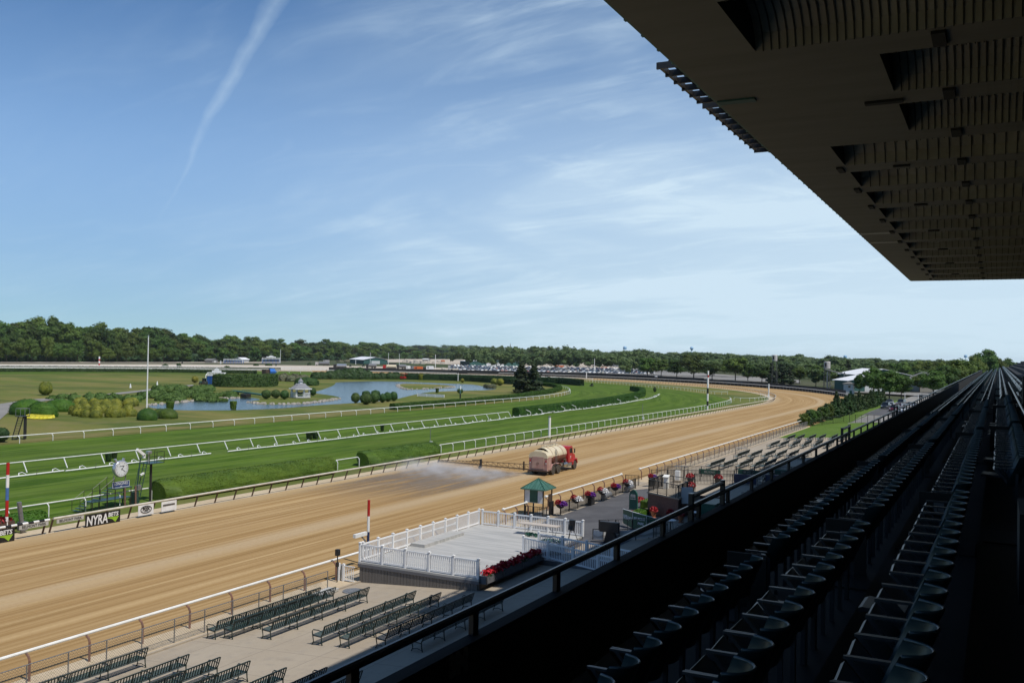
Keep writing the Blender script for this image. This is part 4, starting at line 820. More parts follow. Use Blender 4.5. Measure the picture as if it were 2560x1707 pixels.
q = MB(); q.box((-24.95,56.6,DZ+1.25),(.3,.5,.35),rz=.5); q.prism([(-25.15,56.5,DZ+.75),(-24.8,56.5,DZ+.7),(-24.75,56.6,DZ+1.4),(-25.15,56.6,DZ+1.35)],(0,.2,0)); q.build('head','black_paint',t)
# small things by the near corner
t = thing('white_gate','small white gate between the deck and the track rail','gate',(-33.9,44.2,0))
for x in (-34.3,-33.95):
    q = MB(); q.box((x,44.0,.52),(.13,.13,1.04)); q.build('post','white_vinyl',t)
q = MB()
for k in range(6): q.box((-33.85+k*.12,44.0,.5),(.03,.03,.85))
q.bar((-33.9,44.0,.92),(-33.15,44.0,.92),.05); q.bar((-33.9,44.0,.1),(-33.15,44.0,.1),.05); q.build('leaf_panel','white_vinyl',t)
q = MB(); q.box((-34.45,44.3,.42),(.3,.45,.84)); tag(q.build('utility_cabinet','galvanised',loc=(-34.45,44.3,0)),'grey metal cabinet next to the small white gate','cabinet')
t = thing('speaker','black loudspeaker on a thin stand at the near corner of the deck','speaker',(-34.1,43.6,0))
q = MB(); q.box((-34.1,43.6,1.75),(.22,.22,.36)); q.build('cabinet','black_paint',t); q = MB(); q.tube([(-34.1,43.6,0),(-34.1,43.6,1.6)],.035,6); q.box((-34.1,43.6,1.05),(.14,.14,.25)); q.build('pole','black_iron',t)
t = thing('security_camera','white box camera on a bracket beside the striped pole by the deck','camera',(-35.1,47.3,0))
q = MB(); q.box((-35.15,47.15,2.08),(.2,1.2,.22)); q.build('housing','white_paint',t); q = MB(); q.bar((-35.15,47.3,1.95),(-35.1,47.6,1.65),.07); q.tube([(-35.1,47.6,0),(-35.1,47.6,1.7)],.05,6); q.build('bracket','galvanised',t)
q = MB(); q.lathe([(.0,0),(.62,0),(.62,.015)],24,(-31.9,42.3,slope(-31.9)+.004)); q.lathe([(.0,0),(.4,0),(.4,.02)],20,(-31.9,42.3,slope(-31.9)+.012)); tag(q.build('manhole','galvanised',loc=(-31.9,42.3,slope(-31.9))),'round iron manhole cover in the apron at the foot of the deck','manhole cover')
q = MB(); q.box((-33.0,41.2,.12),(.7,1.6,.14),rz=.1); tag(q.build('concrete_block','sign_grey',loc=(-33,41.2,.05)),'flat pale slab lying on the apron edge by the first bench row','slab')
q = MB(); q.box((-16.9,53.3,1.35),(.55,.55,.55)); tag(q.build('cooler_box','white_paint',loc=(-16.9,53.3,1.12)),'small box standing in the shade of the stand','box') if 0 else None
# ================================================================ BENCHES
def bench_row(n, Lu=1.83, lu=None):
    """slatted park benches joined end to end; local: runs along +Y, faces -X, origin at the near back foot"""
    t = thing('bench_row','x','bench',(0,0,0),local=True); k_ = 15
    for u in range(n):
        y0=u*Lu; q = MB(); q.cm=0
        for j in range(13): y=y0+.1+(Lu-.2)*j/12; q.bar((-.02,y,.47),(.10,y,.86),.05,.012)
        q.tube([(.115,y0+.03,.875),(.115,y0+Lu-.03,.875)],.028,6); q.bar((-.03,y0+.03,.46),(-.03,y0+Lu-.03,.46),.03); q.bar((.03,y0+Lu/2,.44),(.12,y0+Lu/2,.87),.05,.03)
        q.build('backrest','bench_green',t)
        q = MB()
        for j in range(7): x=-.5+.075*j; q.bar((x,y0+.03,.44-.008*j),(x,y0+Lu-.03,.44-.008*j),.055,.012)
        q.build('seat','bench_seat',t)
    for u in range(n+1):
        y=u*Lu; q = MB(); w=.045
        q.tube([(.02,y,0),(-.02,y,.2),(-.04,y,.42),(.04,y,.6),(.13,y,.88)],[.03,.024,.028,.022,.028],5)
        q.tube([(-.54,y,0),(-.47,y,.15),(-.5,y,.3),(-.53,y,.44),(-.55,y,.6),(-.48,y,.66),(-.2,y,.67),(.03,y,.62)],[.03,.022,.024,.028,.022,.026,.022,.02],5)
        q.bar((-.53,y,.41),(-.02,y,.39),.05); q.tube([(-.5,y,.08),(-.26,y,.14),(-.02,y,.08)],.018,4)
        q.build('leg_frame','bench_green',t)
    return t
B4 = bench_row(4); B3 = bench_row(3)
used = {B4:False,B3:False}
ordw = ['first','second','third','fourth','fifth','sixth','seventh']
def place_bench(B, x, y, lab, sc=1.0):
    loc = (x,y,slope(x-.25)); rx = 0
    x+=random.uniform(-.05,.05); loc=(x,y,loc[2])
    if not used[B]: used[B]=True; o=B; o.location=loc; CH[B]=[c for c in COL.objects if c.parent==B]; o['label']=lab; o['group']='green slatted benches on the apron'
    else: o = dup(B, loc=loc, rz=0, label=lab)
    if sc != 1.0: o.scale=(1,sc,1)
    o.rotation_euler=(0,0,random.uniform(-.008,.008))
    return o
for k,(x,y) in enumerate([(-31.98,32.0),(-31.25,32.3),(-29.42,32.85),(-26.42,32.85),(-24.95,32.9),(-23.33,33.35),(-21.6,33.5)]): place_bench(B4, x, y, f'{ordw[k]} dark green bench row from the fence in the block beside the white deck')
for k,(x,y) in enumerate([(-31.62,27.7),(-29.05,27.55),(-27.55,27.7),(-26.1,27.75),(-24.05,27.55),(-22.5,28.1),(-20.9,28.25)]): place_bench(B4, x, y-7.32, f'{ordw[k]} dark green bench row from the fence in the block nearest the camera')
for (x0_,y_,xs,lab,sc) in ((0,108.45,(-30.05,-28.5,-26.62,-24.82,-23.79,-22.6),'nearest far block behind the iron fence',1.17),(0,121.0,(-30.0,-28.3,-26.45,-24.98,-23.5,-21.9),'second far block',1.0),(0,138.0,(-29.4,-28.0,-26.3,-24.75,-23.2,-21.5),'third far block',1.17),(0,151.0,(-29.6,-28.1,-26.3,-24.7,-22.9,-21.4),'farthest block by the lawn',1.0)):
    for k,x in enumerate(xs): place_bench(B3, x, y_, f'{ordw[k]} bench row from the fence in the {lab}', sc)
place_bench(B3, -20.6, 93.5, 'bench row standing alone by the stand beyond the brick podium')
# ================================================================ KIOSK
kx0,kx1,ky0,ky1 = -34.9,-33.2,69.4,71.05; kc = ((kx0+kx1)/2,(ky0+ky1)/2)
t = thing('kiosk','small kiosk with a green hipped metal roof beside the track rail','kiosk',(kc[0],kc[1],0))
for x in (kx0,kx1):
    for y in (ky0,ky1):
        q = MB(); q.box((x,y,1.15),(.09,.09,2.3)); q.build('post','black_iron',t)
q = MB(); ap = Vector((kc[0],kc[1],3.12)); e=.27; zc_=2.32; cs=[Vector((kx0-e,ky0-e,zc_)),Vector((kx1+e,ky0-e,zc_)),Vector((kx1+e,ky1+e,zc_)),Vector((kx0-e,ky1+e,zc_))]
q.add(cs+[ap],[(0,1,4),(1,2,4),(2,3,4),(3,0,4),(3,2,1,0)])
for a,b_ in zip(cs,cs[1:]+cs[:1]): q.bar(a,b_,.05,.1)
rf = q.build('roof','kiosk_green',t); q = MB()
for a,b_ in zip(cs,cs[1:]+cs[:1]):
    m_=(a+b_)/2; q.bar(a+Vector((0,0,.03)),ap+Vector((0,0,.03)),.04)
    for j in range(1,9):
        p=a.lerp(b_,j/9); f=1-abs(j/9-.5)*2; q.bar(p+Vector((0,0,.015)),p.lerp(Vector((ap.x,ap.y,ap.z)) if abs(j-4.5)<1 else p+(ap-m_),f*.97)+Vector((0,0,.015)),.022)
q.build('roof_seam','panel_green',rf)
q = MB(); q.box((kc[0],ky0-.06,1.72),(1.62,.05,1.05)); q.box((kx0-.06,kc[1],1.72),(.05,1.5,1.05)); pn = q.build('panel','sign_white',t)
q = MB(); q.box((kc[0]+.02,ky0-.095,1.74),(.72,.03,1.0)); q.build('panel_centre','panel_green',pn)
q = MB(); q.box((kx1+.05,ky1-.45,1.35),(.07,.55,1.0)); q.build('notice_board','boom_brown',t)
q = MB(); q.box((kx1+.12,ky1-.3,.65),(.08,.8,1.15)); q.build('door_panel','black_paint',t)
q = MB(); q.box((kc[0]-.3,ky0-.2,.03),(2.3,2.4,.06)); q.build('dark_floor_sheet','black_paint',t)  # flat black sheet on the ground, offset from the kiosk footprint
# ================================================================ IRON FENCES AND BASKETS
def iron_fence(label, a, b_, h=1.12, step=.15, postd=1.9, base=None, cat='fence', group='black iron fences round the winners enclosure', bars=True):
    a=Vector(a); b_=Vector(b_); t = thing('iron_fence', label, cat, tuple(a), group=group); L_=(b_-a).length; n=max(1,round(L_/postd)); up=Vector((0,0,1))
    for k in range(n+1):
        p=a.lerp(b_,k/n); q = MB(); q.bar(p,p+up*(h+.03),.07); q.build('post','black_iron',t)
    q = MB(); q.bar(a+up*h,b_+up*h,.045,.04); q.bar(a+up*.12,b_+up*.12,.03)
    if bars:
        m_=int(L_/step)
        for k in range(1,m_): p=a.lerp(b_,k/m_); q.bar(p+up*.12,p+up*h,.028)
    q.build('railing','black_iron',t); return t
iron_fence('low black iron fence hung with flower baskets along the black-top', (-32.62,71.6,0), (-32.62,89.9,0), 1.05)
iron_fence('short black iron gate in front of the kiosk', (-34.6,69.0,0), (-32.7,69.0,0), .95)
iron_fence('small iron fence at the far end of the basket rail', (-34.3,91.5,0), (-33.0,91.9,0), 1.1)
iron_fence('first black iron fence across the apron before the far benches', (-33.4,97.0,0), (-17,96.6,1.1), 1.15)
iron_fence('second black iron fence across the apron in front of the far benches', (-32.9,101.2,0), (-15.5,101.2,1.2), 1.15)
iron_fence('third black iron fence across the apron behind the brick podium', (-27.5,93.4,.4), (-15.8,93.0,1.2), 1.15)
iron_fence('black iron fence round the lawn by the road', (-33.0,191.4,0), (-28.85,206.4,.3), 1.5, .3, 5)
iron_fence('black iron fence between the lawn and the parking road', (-28.85,206.4,.3), (-20.5,196,.9), 1.7, .3, 2.4)
BK = []
for mat2, nm in (('purple_petals','purple'),('white_petals','white')):
    t = thing('flower_basket','x','flower basket',(0,0,0),local=True,group='flower baskets hung on the iron fence')
    q = MB(); q.lathe([(.1,-.32),(.3,-.2),(.42,.0),(.42,.03)],12,(0,0,0)); q.build('basket','black_paint',t)
    q = MB(); petals(q,(-.16,-.10,.08),(.28,.30,.32),170,.055); q.build('red_flowers','red_petals',t)
    q = MB(); petals(q,(.18,.08,-.06),(.36,.42,.34),330,.06); q.build(nm+'_flowers',mat2,t); BK.append(t)
for k,(y,x) in enumerate([(70.9,-32.3),(74.1,-32.3),(76.9,-32.2),(79.9,-32.2),(83.1,-32.2),(86.4,-32.2),(92.0,-31.6)]):
    src = BK[0] if k in (0,2,4,6) else BK[1]; w_ = 'red and purple' if src is BK[0] else 'red and white'; lab = f'{w_} flower basket, {ordw[k]} along the fence counting from the kiosk'
    if k < 2: src.location=(x,y,1.0); src['label']=lab; CH[src]=[c for c in COL.objects if c.parent==src]
    else: dup(src, loc=(x,y,1.0), rz=rng.random()*.6, label=lab)
q = MB(); q.box((-31.6,92.0,.4),(.5,.5,.8)); tag(q.build('pedestal','black_iron',loc=(-31.6,92,0)),'dark pedestal under the last flower basket','pedestal')
q = MB(); q.box((-32.35,77.6,.45),(.35,.9,.75)); tag(q.build('waste_bin','black_iron',loc=(-32.35,77.6,0)),'black slatted bin against the basket fence','bin')
for y in (81.2,87.2):
    q = MB(); q.tube([(-32.3,y-.8,.45),(-32.3,y+.8,.5)],.26,10); tag(q.build('rolled_hose','galvanised',loc=(-32.3,y,.2)),'grey roll leaning on the basket fence '+('below the fifth basket' if y<85 else 'by the sixth basket'),'roll')
# ================================================================ BRICK PODIUM
px0,px1,py0,py1 = -25.3,-22.1,71.0,76.2; pz0=.55; pzt=2.35
t = thing('podium','brown brick podium with steps and iron railings in the winners enclosure','podium',(-23.7,73.5,pz0))
q = MB(); q.prism([(px0,py0+1.7,.4),(px1,py0-.3,.4),(px1+.0,py1-1,.4),(px0,py1,.4)],(0,0,pzt-.4)); q.build('brick_block','brick',t)
q = MB(); q.prism([(px0-.08,py0+1.62,pzt),(px1+.08,py0-.38,pzt),(px1+.08,py1-.9,pzt),(px0-.08,py1+.08,pzt)],(0,0,.09)); q.build('top_slab','apron' if 'apron' in MATS else 'm_apron',t)
q = MB()
for k in range(6): q.box((px1+.35+k*.32,py1-2.2,.55+(pzt-.75)*(1-k/6)/2+.0),(.32,2.0,(pzt-.6)*(1-k/6)))
q.build('steps','m_apron',t); q = MB(); q.box((px1+1.1,py1-3.35,1.2),(1.7,.3,1.5)); q.box((px1+1.1,py1-1.05,1.3),(1.9,.3,1.7)); q.build('step_wall','terracotta' if 0 else 'brick',t)
q = MB(); ct = [Vector((px0+.05,py0+1.75,pzt+.09)),Vector((px1-.05,py0-.2,pzt+.09)),Vector((px1-.05,py1-2.8,pzt+.09))]; cr = [Vector((px0+.05,py1,pzt+.09)),Vector((px0+.05,py0+1.75,pzt+.09))]; up=Vector((0,0,1))
for a,b_ in ((ct[0],ct[1]),(ct[1],ct[2]),(cr[0],cr[1]),(Vector((px0,py1,pzt+.09)),Vector((px1,py1-.9,pzt+.09)))):
    q.bar(a+up*1.02,b_+up*1.02,.05); q.bar(a+up*.1,b_+up*.1,.03); n=int((b_-a).length/.14)
    for k in range(n+1): p=a.lerp(b_,k/n); q.bar(p+up*(0 if k%8==0 else .1),p+up*1.02,.06 if k%8==0 else .026)
q.build('railing','black_iron',t)
t = thing('lectern','white lectern standing on top of the brick podium','lectern',(-24.6,75.3,pzt+.09)); q = MB(); q.box((-24.6,75.3,pzt+.6),(.35,.4,1.0)); q.build('column','white_paint',t); q = MB(); q.box((-24.6,75.25,pzt+1.15),(.5,.5,.06),rx=.3); q.build('desk','white_paint',t)
t = thing('white_speaker','white loudspeaker on a post beyond the podium','speaker',(-30.0,95.6,.2)); q = MB(); q.box((-30.0,95.6,.95),(.5,.4,1.0)); q.build('cabinet','white_paint',t); q = MB(); q.box((-30.0,95.6,.32),(.9,.8,.25)); q.build('base','m_apron',t)
for (a,b_,lab) in (((-27.3,76.5,.4),(-25.5,80.5,.55),'clipped bright green hedge behind the green arched sign'),((-26.0,71.0,.45),(-25.2,72.9,.5),'low clipped bright green hedge beside the podium')):
    q = MB(); c=[(a[i]+b_[i])/2 for i in range(3)]; q.box((c[0],c[1],c[2]+.25),(b_[0]-a[0],b_[1]-a[1],.55)); P_=rng.uniform(-.5,.5,(900,3)); P_*=np.array([b_[0]-a[0],b_[1]-a[1],.58])*1.04; P_[:,2]=np.where(rng.random(900)<.6,.29,P_[:,2]); P_+=np.array([c[0],c[1],c[2]+.25]); V,F=leafquads(P_,np.tile([0.2,-.1,1.0],(900,1)),.05); q.add([tuple(v) for v in V],[tuple(f) for f in F])
    tag(q.build('clipped_hedge','leaf_bighedge',loc=(c[0],c[1],c[2])), lab, 'hedge')
q = MB(); petals(q,(-26.4,73.4,.5),(.7,.9,.15),260,.07); tag(q.build('pink_flowers','red_petals',loc=(-26.4,73.4,.45)),'bed of small red flowers between the two green hedges by the podium','flowers')
q = MB()
for c in ((-28.9,80.5,.35),(-28.0,84.0,.4)): petals(q,c,(.5,1.0,.35),300,.07)
tag(q.build('flower_bed','red_petals',loc=(-28.5,82,.35)),'red and white flowers along the edge of the black-top behind the arched sign','flowers')
t = thing('arched_sign','dark green sign board with a rounded top at the edge of the black-top','sign',(-27.5,75.4,.35))
q = MB(); prf=[(-.45,0),(.45,0),(.45,1.3),(.38,1.55),(.2,1.75),(0,1.82),(-.2,1.75),(-.38,1.55),(-.45,1.3)]; q.prism([(-27.55+a*.9,75.4-a*.25,.3+b_) for a,b_ in prf],(.03,.1,0)); q.build('board','panel_green',t)
q = MB()
for k in range(5): q.box((-27.55+(k-2)*.1,75.35-(k-2)*.03-.02,1.55+.05*(k%2)),(.06,.03,.26))
q.box((-27.55,75.33,1.32),(.5,.03,.05)); q.build('emblem','silver',t)
for k,(x,y,z) in enumerate([(-24.3,71.3,.62),(-22.55,70.2,.74),(-21.5,69.5,.8)]):
    t = thing('flower_pot', ('terracotta pot of red flowers at the corner of the podium','middle terracotta pot of red flowers in front of the podium','terracotta pot of red flowers half hidden by the balcony rail')[k],'flower pot',(x,y,z),group='terracotta pots of red flowers'); q = MB(); q.lathe([(.12,0),(.23,.03),(.13,.11),(.17,.24),(.26,.5),(.29,.56),(.25,.56)],14,(x,y,z)); q.build('pot','terracotta',t)
    q = MB(); petals(q,(x,y,z+.54),(.30,.30,.36),220,.06); q.build('flowers','red_petals',t)
# curved green sign
t = thing('curved_sign','curved green sign with white lettering in front of the podium','sign',(-24.2,66.5,.6))
cv = [Vector((-25.35,67.2,0)),Vector((-24.1,65.95,0)),Vector((-22.9,65.6,0)),Vector((-21.85,66.0,0))]; zt=[1.55,1.62,1.5,1.2]; z0_=[.75,.65,.68,.9]
q = MB()
for i in range(3): a,b_=cv[i],cv[i+1]; q.prism([a+Vector((0,0,z0_[i])),b_+Vector((0,0,z0_[i+1])),b_+Vector((0,0,zt[i+1]+.25)),a+Vector((0,0,zt[i]+.25))],(.03,.05,0))
q.build('board','sign_green',t); q = MB()
for i in range(3): q.bar(cv[i]+Vector((0,-.01,zt[i]+.27)),cv[i+1]+Vector((0,-.01,zt[i+1]+.27)),.06,.035)
for i in (1,2): q.bar(cv[i]+Vector((-.0,-.02,z0_[i])),cv[i]+Vector((0,-.02,zt[i]+.25)),.03)
q.build('edge_trim','sign_white',t)
d=(cv[1]-cv[0]).normalized(); nrm_=Vector((d.y,-d.x,0))
text('NYRA',.46,(cv[0]+cv[1])/2+nrm_*.02-d*.28+Vector((0,0,1.28)),d,ZD,'sign_white',t,bold=.01,wscale=.8); text('BETS',.27,(cv[0]+cv[1])/2+nrm_*.02+d*.52+Vector((0,0,1.33)),d,ZD,'sign_white',t,bold=.006,wscale=.9)
d=(cv[2]-cv[1]).normalized(); nrm_=Vector((d.y,-d.x,0))
text('BELMONT',.27,(cv[1]+cv[2])/2+nrm_*.02+Vector((0,0,1.44)),d,ZD,'sign_white',t,bold=.006,wscale=.85); text('PARK',.27,(cv[1]+cv[2])/2+nrm_*.02+d*.12+Vector((0,0,1.1)),d,ZD,'sign_white',t,bold=.006,wscale=.85)
d=(cv[3]-cv[2]).normalized(); nrm_=Vector((d.y,-d.x,0)); text('NYRA',.24,(cv[2]+cv[3])/2+nrm_*.02+Vector((0,0,1.2)),d,ZD,'sign_white',t,wscale=.8)
# white curved barrier
t = thing('curved_barrier','low curved barrier of white and grey panels on a black frame near the ramps','barrier',(-23.5,60.8,.6)); cv=[Vector((-25.2,60.9,.5)),Vector((-24.3,60.6,.6)),Vector((-23.2,60.8,.68)),Vector((-22.2,61.4,.75)),Vector((-21.3,62.5,.82)),Vector((-20.7,63.8,.86))]
q = MB()
for a,b_ in zip(cv,cv[1:]): q.prism([a+up*.1,b_+up*.1,b_+up*.72,a+up*.72],(.02,.04,0))
q.build('panel','white_paint',t); q = MB()
for i,(a,b_) in enumerate(zip(cv,cv[1:])): o_=Vector((.0,-.02,0)); q.prism([a+up*.45+o_,a.lerp(b_,.5)+up*(.3)+o_,b_+up*.45+o_,b_+up*.22+o_,a+up*.2+o_],(0,.01,0))
q.build('swoosh','sign_grey',t); q = MB()
for a,b_ in zip(cv,cv[1:]): q.bar(a+up*.8,b_+up*.8,.05); q.bar(a,a+up*.8,.05)
q.bar(cv[-1],cv[-1]+up*.8,.05); q.build('frame','black_iron',t)
t = thing('monitor_stand','black covered monitor on a draped stand by the white curved barrier','monitor',(-23.6,60.0,.65)); q = MB(); q.box((-23.6,60.0,1.75),(1.35,.35,.7)); q.build('screen_box','black_paint',t); q = MB(); q.prism([(-24.0,59.9,.65),(-23.0,59.9,.65),(-23.3,59.9,1.45),(-23.8,59.9,1.45)],(0,.35,0)); q.build('drape','black_paint',t)
iron_fence('black iron handrail behind the covered monitor', (-24.9,61.3,.55),(-20.5,62.8,.85),1.35,.6,1.2)
# tables and chairs close under the stand
CT = thing('patio_chair','x','chair',(0,0,0),local=True,group='black iron chairs under the stand')
q = MB(); q.lathe([(.0,.44),(.22,.44),(.22,.47),(0,.47)],10); q.build('seat','black_iron',CT); q = MB()
q.tube([(-.2,.2,.45),(-.2,.26,.85),(0,.3,.92),(.2,.26,.85),(.2,.2,.45)],.016,4); [q.bar((x,.22,.47),(x*.8,.28,.87),.012) for x in (-.1,0,.1)]; q.build('backrest','black_iron',CT)
for s1 in (-1,1):
    for s2 in (-1,1): q = MB(); q.tube([(s1*.18,s2*.18,.44),(s1*.24,s2*.24,0)],.014,4); q.build('leg','black_iron',CT)
TT = thing('patio_table','x','table',(0,0,0),local=True,group='white round tables under the stand'); q = MB(); q.lathe([(0,.72),(.42,.72),(.42,.75),(0,.75)],16); q.build('tabletop','white_paint',TT); q = MB(); q.lathe([(.25,0),(.04,.05),(.04,.72)],8); q.build('pedestal','black_iron',TT)
ts=[(-20.6,70.2),(-19.6,76.0),(-19.0,82.0),(-18.6,88.5),(-21.2,66.0)]
for k,(x,y) in enumerate(ts):
    lab=f'small round white table, {ordw[k]} in the row under the balcony rail'
    if k==0: TT.location=(x,y,slope(x)); TT['label']=lab; CH[TT]=[c for c in COL.objects if c.parent==TT]
    else: dup(TT,loc=(x,y,slope(x)),label=lab)
    for j in range(3):
        a=j*2.1+k; pl=(x+.75*math.cos(a),y+.75*math.sin(a),slope(x)); lb_=f'black iron chair at the {ordw[k]} round table under the balcony rail'
        if k==0 and j==0: CT.location=pl; CT['label']=lb_; CT.rotation_euler=(0,0,a-math.pi/2); CH[CT]=[c for c in COL.objects if c.parent==CT]
        else: dup(CT,loc=pl,rz=a-math.pi/2,label=lb_)
q = MB(); q.box((-20.2,73.2,1.55),(1.4,3.0,.9)); q.box((-20.2,73.2,2.05),(1.6,3.2,.1)); tag(q.build('green_counter','panel_green',loc=(-20.2,73.2,.9)),'dark green counter beside the brick podium steps','counter')
t = thing('cloth_banner','white sheet hung on a frame by the podium steps','banner',(-21.7,71.6,.8)); q = MB(); q.box((-21.7,71.6,2.6),(.9,.06,1.3),rz=.5,rx=.15); q.build('sheet','white_vinyl',t); q = MB(); q.bar((-22.05,71.4,.8),(-22.1,71.4,3.2),.04); q.bar((-21.3,71.8,.8),(-21.3,71.8,3.2),.04); q.build('frame','black_iron',t)
for k,(x,y,w_) in enumerate([(-27.0,97.4,2.3),(-22.8,97.3,2.3),(-19.0,97.2,2.3)]):
    t = thing('green_banner',f'{ordw[k]} dark green banner from the track on the iron fence across the apron','banner',(x,y,slope(x))); q = MB(); q.box((x,y-.3,slope(x)+.95),(w_,.04,.55)); q.build('panel','panel_green',t)
    text('BELMONT',.28,(x,y-.325,slope(x)+.95),(1,0,0),ZD,'sign_grey',t,wscale=.9)
for k,(x,y) in enumerate([(-22.6,94.6),(-19.4,94.2)]):
    q = MB(); q.box((x,y,slope(x)+.55),(2.2,.25,.9)); tag(q.build('covered_cart','navy',loc=(x,y,slope(x))), ('left','right')[k]+' of the two blue covered racks behind the iron fence','rack')
for k,(x,y) in enumerate([(-28.8,96.2),(-25.6,95.4),(-26.4,88.5)]):
    t = thing('red_flower_tub', ('tub of red flowers before the first green banner','tub of red flowers behind the podium railing','red flowers low behind the podium at the black-top edge')[k],'flower tub',(x,y,slope(x))); q = MB(); petals(q,(x,y,slope(x)+.5),(.45,.42,.38),200,.07); q.build('flowers','red_petals',t); q = MB(); q.lathe([(.3,0),(.42,.5)],10,(x,y,slope(x))); q.build('tub','black_iron',t)
for k,(x,y) in enumerate([(-31.5,129.0),(-32.0,103.0)]):
    t = thing('metal_barrier', ('folded steel barriers leaning on the chain-link fence by the second far bench block','folded steel barriers by the fence near the first iron fence')[k],'barrier',(x,y,0)); q = MB()
    for j in range(3): q.tube([(x-.8,y+j*.25,.1),(x-.8,y+j*.25,1.0),(x+.7,y+j*.25+.3,1.0),(x+.7,y+j*.25+.3,.1)],.03,5); [q.bar((x-.8+i*.25,y+j*.25+.05*i,.2),(x-.8+i*.25,y+j*.25+.05*i,1.0),.015) for i in range(6)]
    q.build('frame','galvanised',t)
# ================================================================ GRANDSTAND
GS = thing('grandstand','dark grandstand with a deep steel roof over rows of seats','grandstand',(0,50,0))
ZR=23.0; k_=(ZR-EYE)/8.4; XR=-.995*(ZR-EYE); YE=107.1*k_; YS=-30.0
XV=-6.02*k_; XV2=-3.0*k_; XB=22.0
def yk(y): return y*k_
bays=[(21.62+5.575*i, 25.58+5.575*i) for i in range(-9,16)]
def vstart(i): return XV2 if i in (1,2) else XV
# flat underside: front strip and beams
q = MB()
def soffit(x0,x1,y0,y1,z=ZR): q.quad((x0,y0,z),(x0,y1,z),(x1,y1,z),(x1,y0,z))
idx=list(range(-9,16)); prev=YS
soffit(XR,XV,YS,YE)
for n_i,(b_,i) in enumerate(zip(bays,idx)):
    y0,y1=yk(b_[0]),yk(b_[1])
    if y0>YE: break
    y1=min(y1,YE); soffit(XV,XB,prev,y0); prev=y1
    if vstart(i)!=XV: soffit(XV,XV2,y0,y1)
if prev<YE: soffit(XV,XB,prev,YE)
q.build('soffit','roof_steel',GS)
q = MB(); qr = MB(); qe = MB()
for b_,i in zip(bays,idx):
    y0,y1=yk(b_[0]),min(yk(b_[1]),YE)
    if y0>YE: break
    xs=vstart(i); c=(y0+y1)/2; h=(y1-y0)/2; rise=1.25; n=8; pr=[(c-h*math.cos(math.pi*k/n), ZR+rise*math.sin(math.pi*k/n)) for k in range(n+1)]
    for k in range(n): q.quad((xs,pr[k][0],pr[k][1]),(xs,pr[k+1][0],pr[k+1][1]),(XB,pr[k+1][0],pr[k+1][1]),(XB,pr[k][0],pr[k][1]))
    qe=MB(); qe.add([(xs,a,z) for a,z in pr],[tuple(range(n+1))]); qe.build('vault_end','roof_dark',GS)  # near-black colour paints the shade of the unlit vault ends
    dx=.24 if i<3 else .46; x=xs+dx; XM=8 if i<6 else 15
    while x < XM:
        if y1 > -5:
            for k in range(n): qr.bar((x,pr[k][0],pr[k][1]-.03),(x,pr[k+1][0],pr[k+1][1]-.03),.035,.035)
        x+=dx
q.build('vault','roof_vault',GS); qr.build('vault_ribs','roof_rib',GS)
# roof body above, gutter and edge
q = MB(); q.box(((XR+XB)/2+.2,(YS+YE)/2,ZR+3.2),(XB-XR-.4,YE-YS-.2,1.4)); q.quad((XR,YS,ZR),(XR,YE,ZR),(XR+.3,YE,ZR+3.2),(XR+.3,YS,ZR+3.2)); q.quad((XR,YE,ZR),(XB,YE,ZR),(XB,YE,ZR+3.2),(XR+.3,YE,ZR+3.2)); q.build('roof_body','roof_steel',GS)
q = MB(); q.bar((XR-.04,YS,ZR+.12),(XR-.04,YE,ZR+.12),.08,.2)
y=yk(22)
while y<YE: q.box((XR-.10,y,ZR+.1),(.10,.14,.12)); y+=yk(1.28)
q.build('edge_gutter','kiosk_green',GS)
for i,b_ in zip(idx,bays):
    yb=(yk(b_[1])+yk(b_[0]+5.575))/2
    if yb>YE or yb<10: continue
    q = MB(); q.box((-1.47*k_,yb,ZR-.04),(.37,1.35*k_*.85,.1)); q.build('light_fitting','roof_dark',GS)
    if i>=3: q = MB(); q.box((-6.3*k_,yb,ZR-.04),(.28,1.2,.1)); q.build('light_fitting','roof_dark',GS)
    if i%2==1 and i>=3: q = MB(); q.box((-3.8*k_,yb,ZR-.04),(.75,.22,.1)); q.build('strip_light','roof_dark',GS)
q = MB(); q.box((-3.4*k_,yk(32.2),ZR-.04),(1.3,.35,.1)); q.build('strip_light','roof_dark',GS)
q = MB(); q.box((-7.7*k_,yk(30.25),ZR-.03),(1.35,.45,.07)); q.build('expansion_joint','teal_paint',GS)
for yy in (65.7,70.9): q = MB(); q.box((-7.35*k_,yk(yy),ZR-.03),(2.05,.45,.07)); q.build('patched_panel','sign_grey',GS)
# catwalks hung outside the edge
zc_=25.0; kc_=(zc_-EYE)
for (a,b_) in ((3.05,3.53),(3.61,4.49)):
    y0,y1=a*kc_,b_*kc_; xo=-1.056*kc_; xi=XR+.35; fr=MB(); n=5 if b_-a<.6 else 9
    ck=bpy.data.objects.new('catwalk',None); COL.objects.link(ck); ck.parent=GS; ORG[ck]=ORG[GS]
    q = MB(); q.box(((xo+xi)/2+.2,(y0+y1)/2,zc_+.12),(xi-xo-.5,y1-y0-.1,.05)); q.build('deck_plate','roof_dark',ck)
    q = MB(); q.bar((xo+.1,y0,zc_),(xo+.1,y1,zc_),.12,.2); q.bar((xi,y0,zc_),(xi,y1,zc_),.12,.2); q.build('edge_beam','black_iron',ck)
    q = MB()
    for j in range(n+1): y=y0+(y1-y0)*j/n; q.bar((xo,y,zc_-.05),(xi,y,zc_-.05),.09,.26)
    q.build('cross_beams','black_iron',ck)
# rear wall and far closing wall keep the inside dark
q = MB(); q.box((XB,(YS+YE)/2,12),(.4,YE-YS,30)); q.box(((XB-4.4)/2+2,YS,12),(XB+2,.3,30)); q.build('rear_wall','dark_concrete',GS)
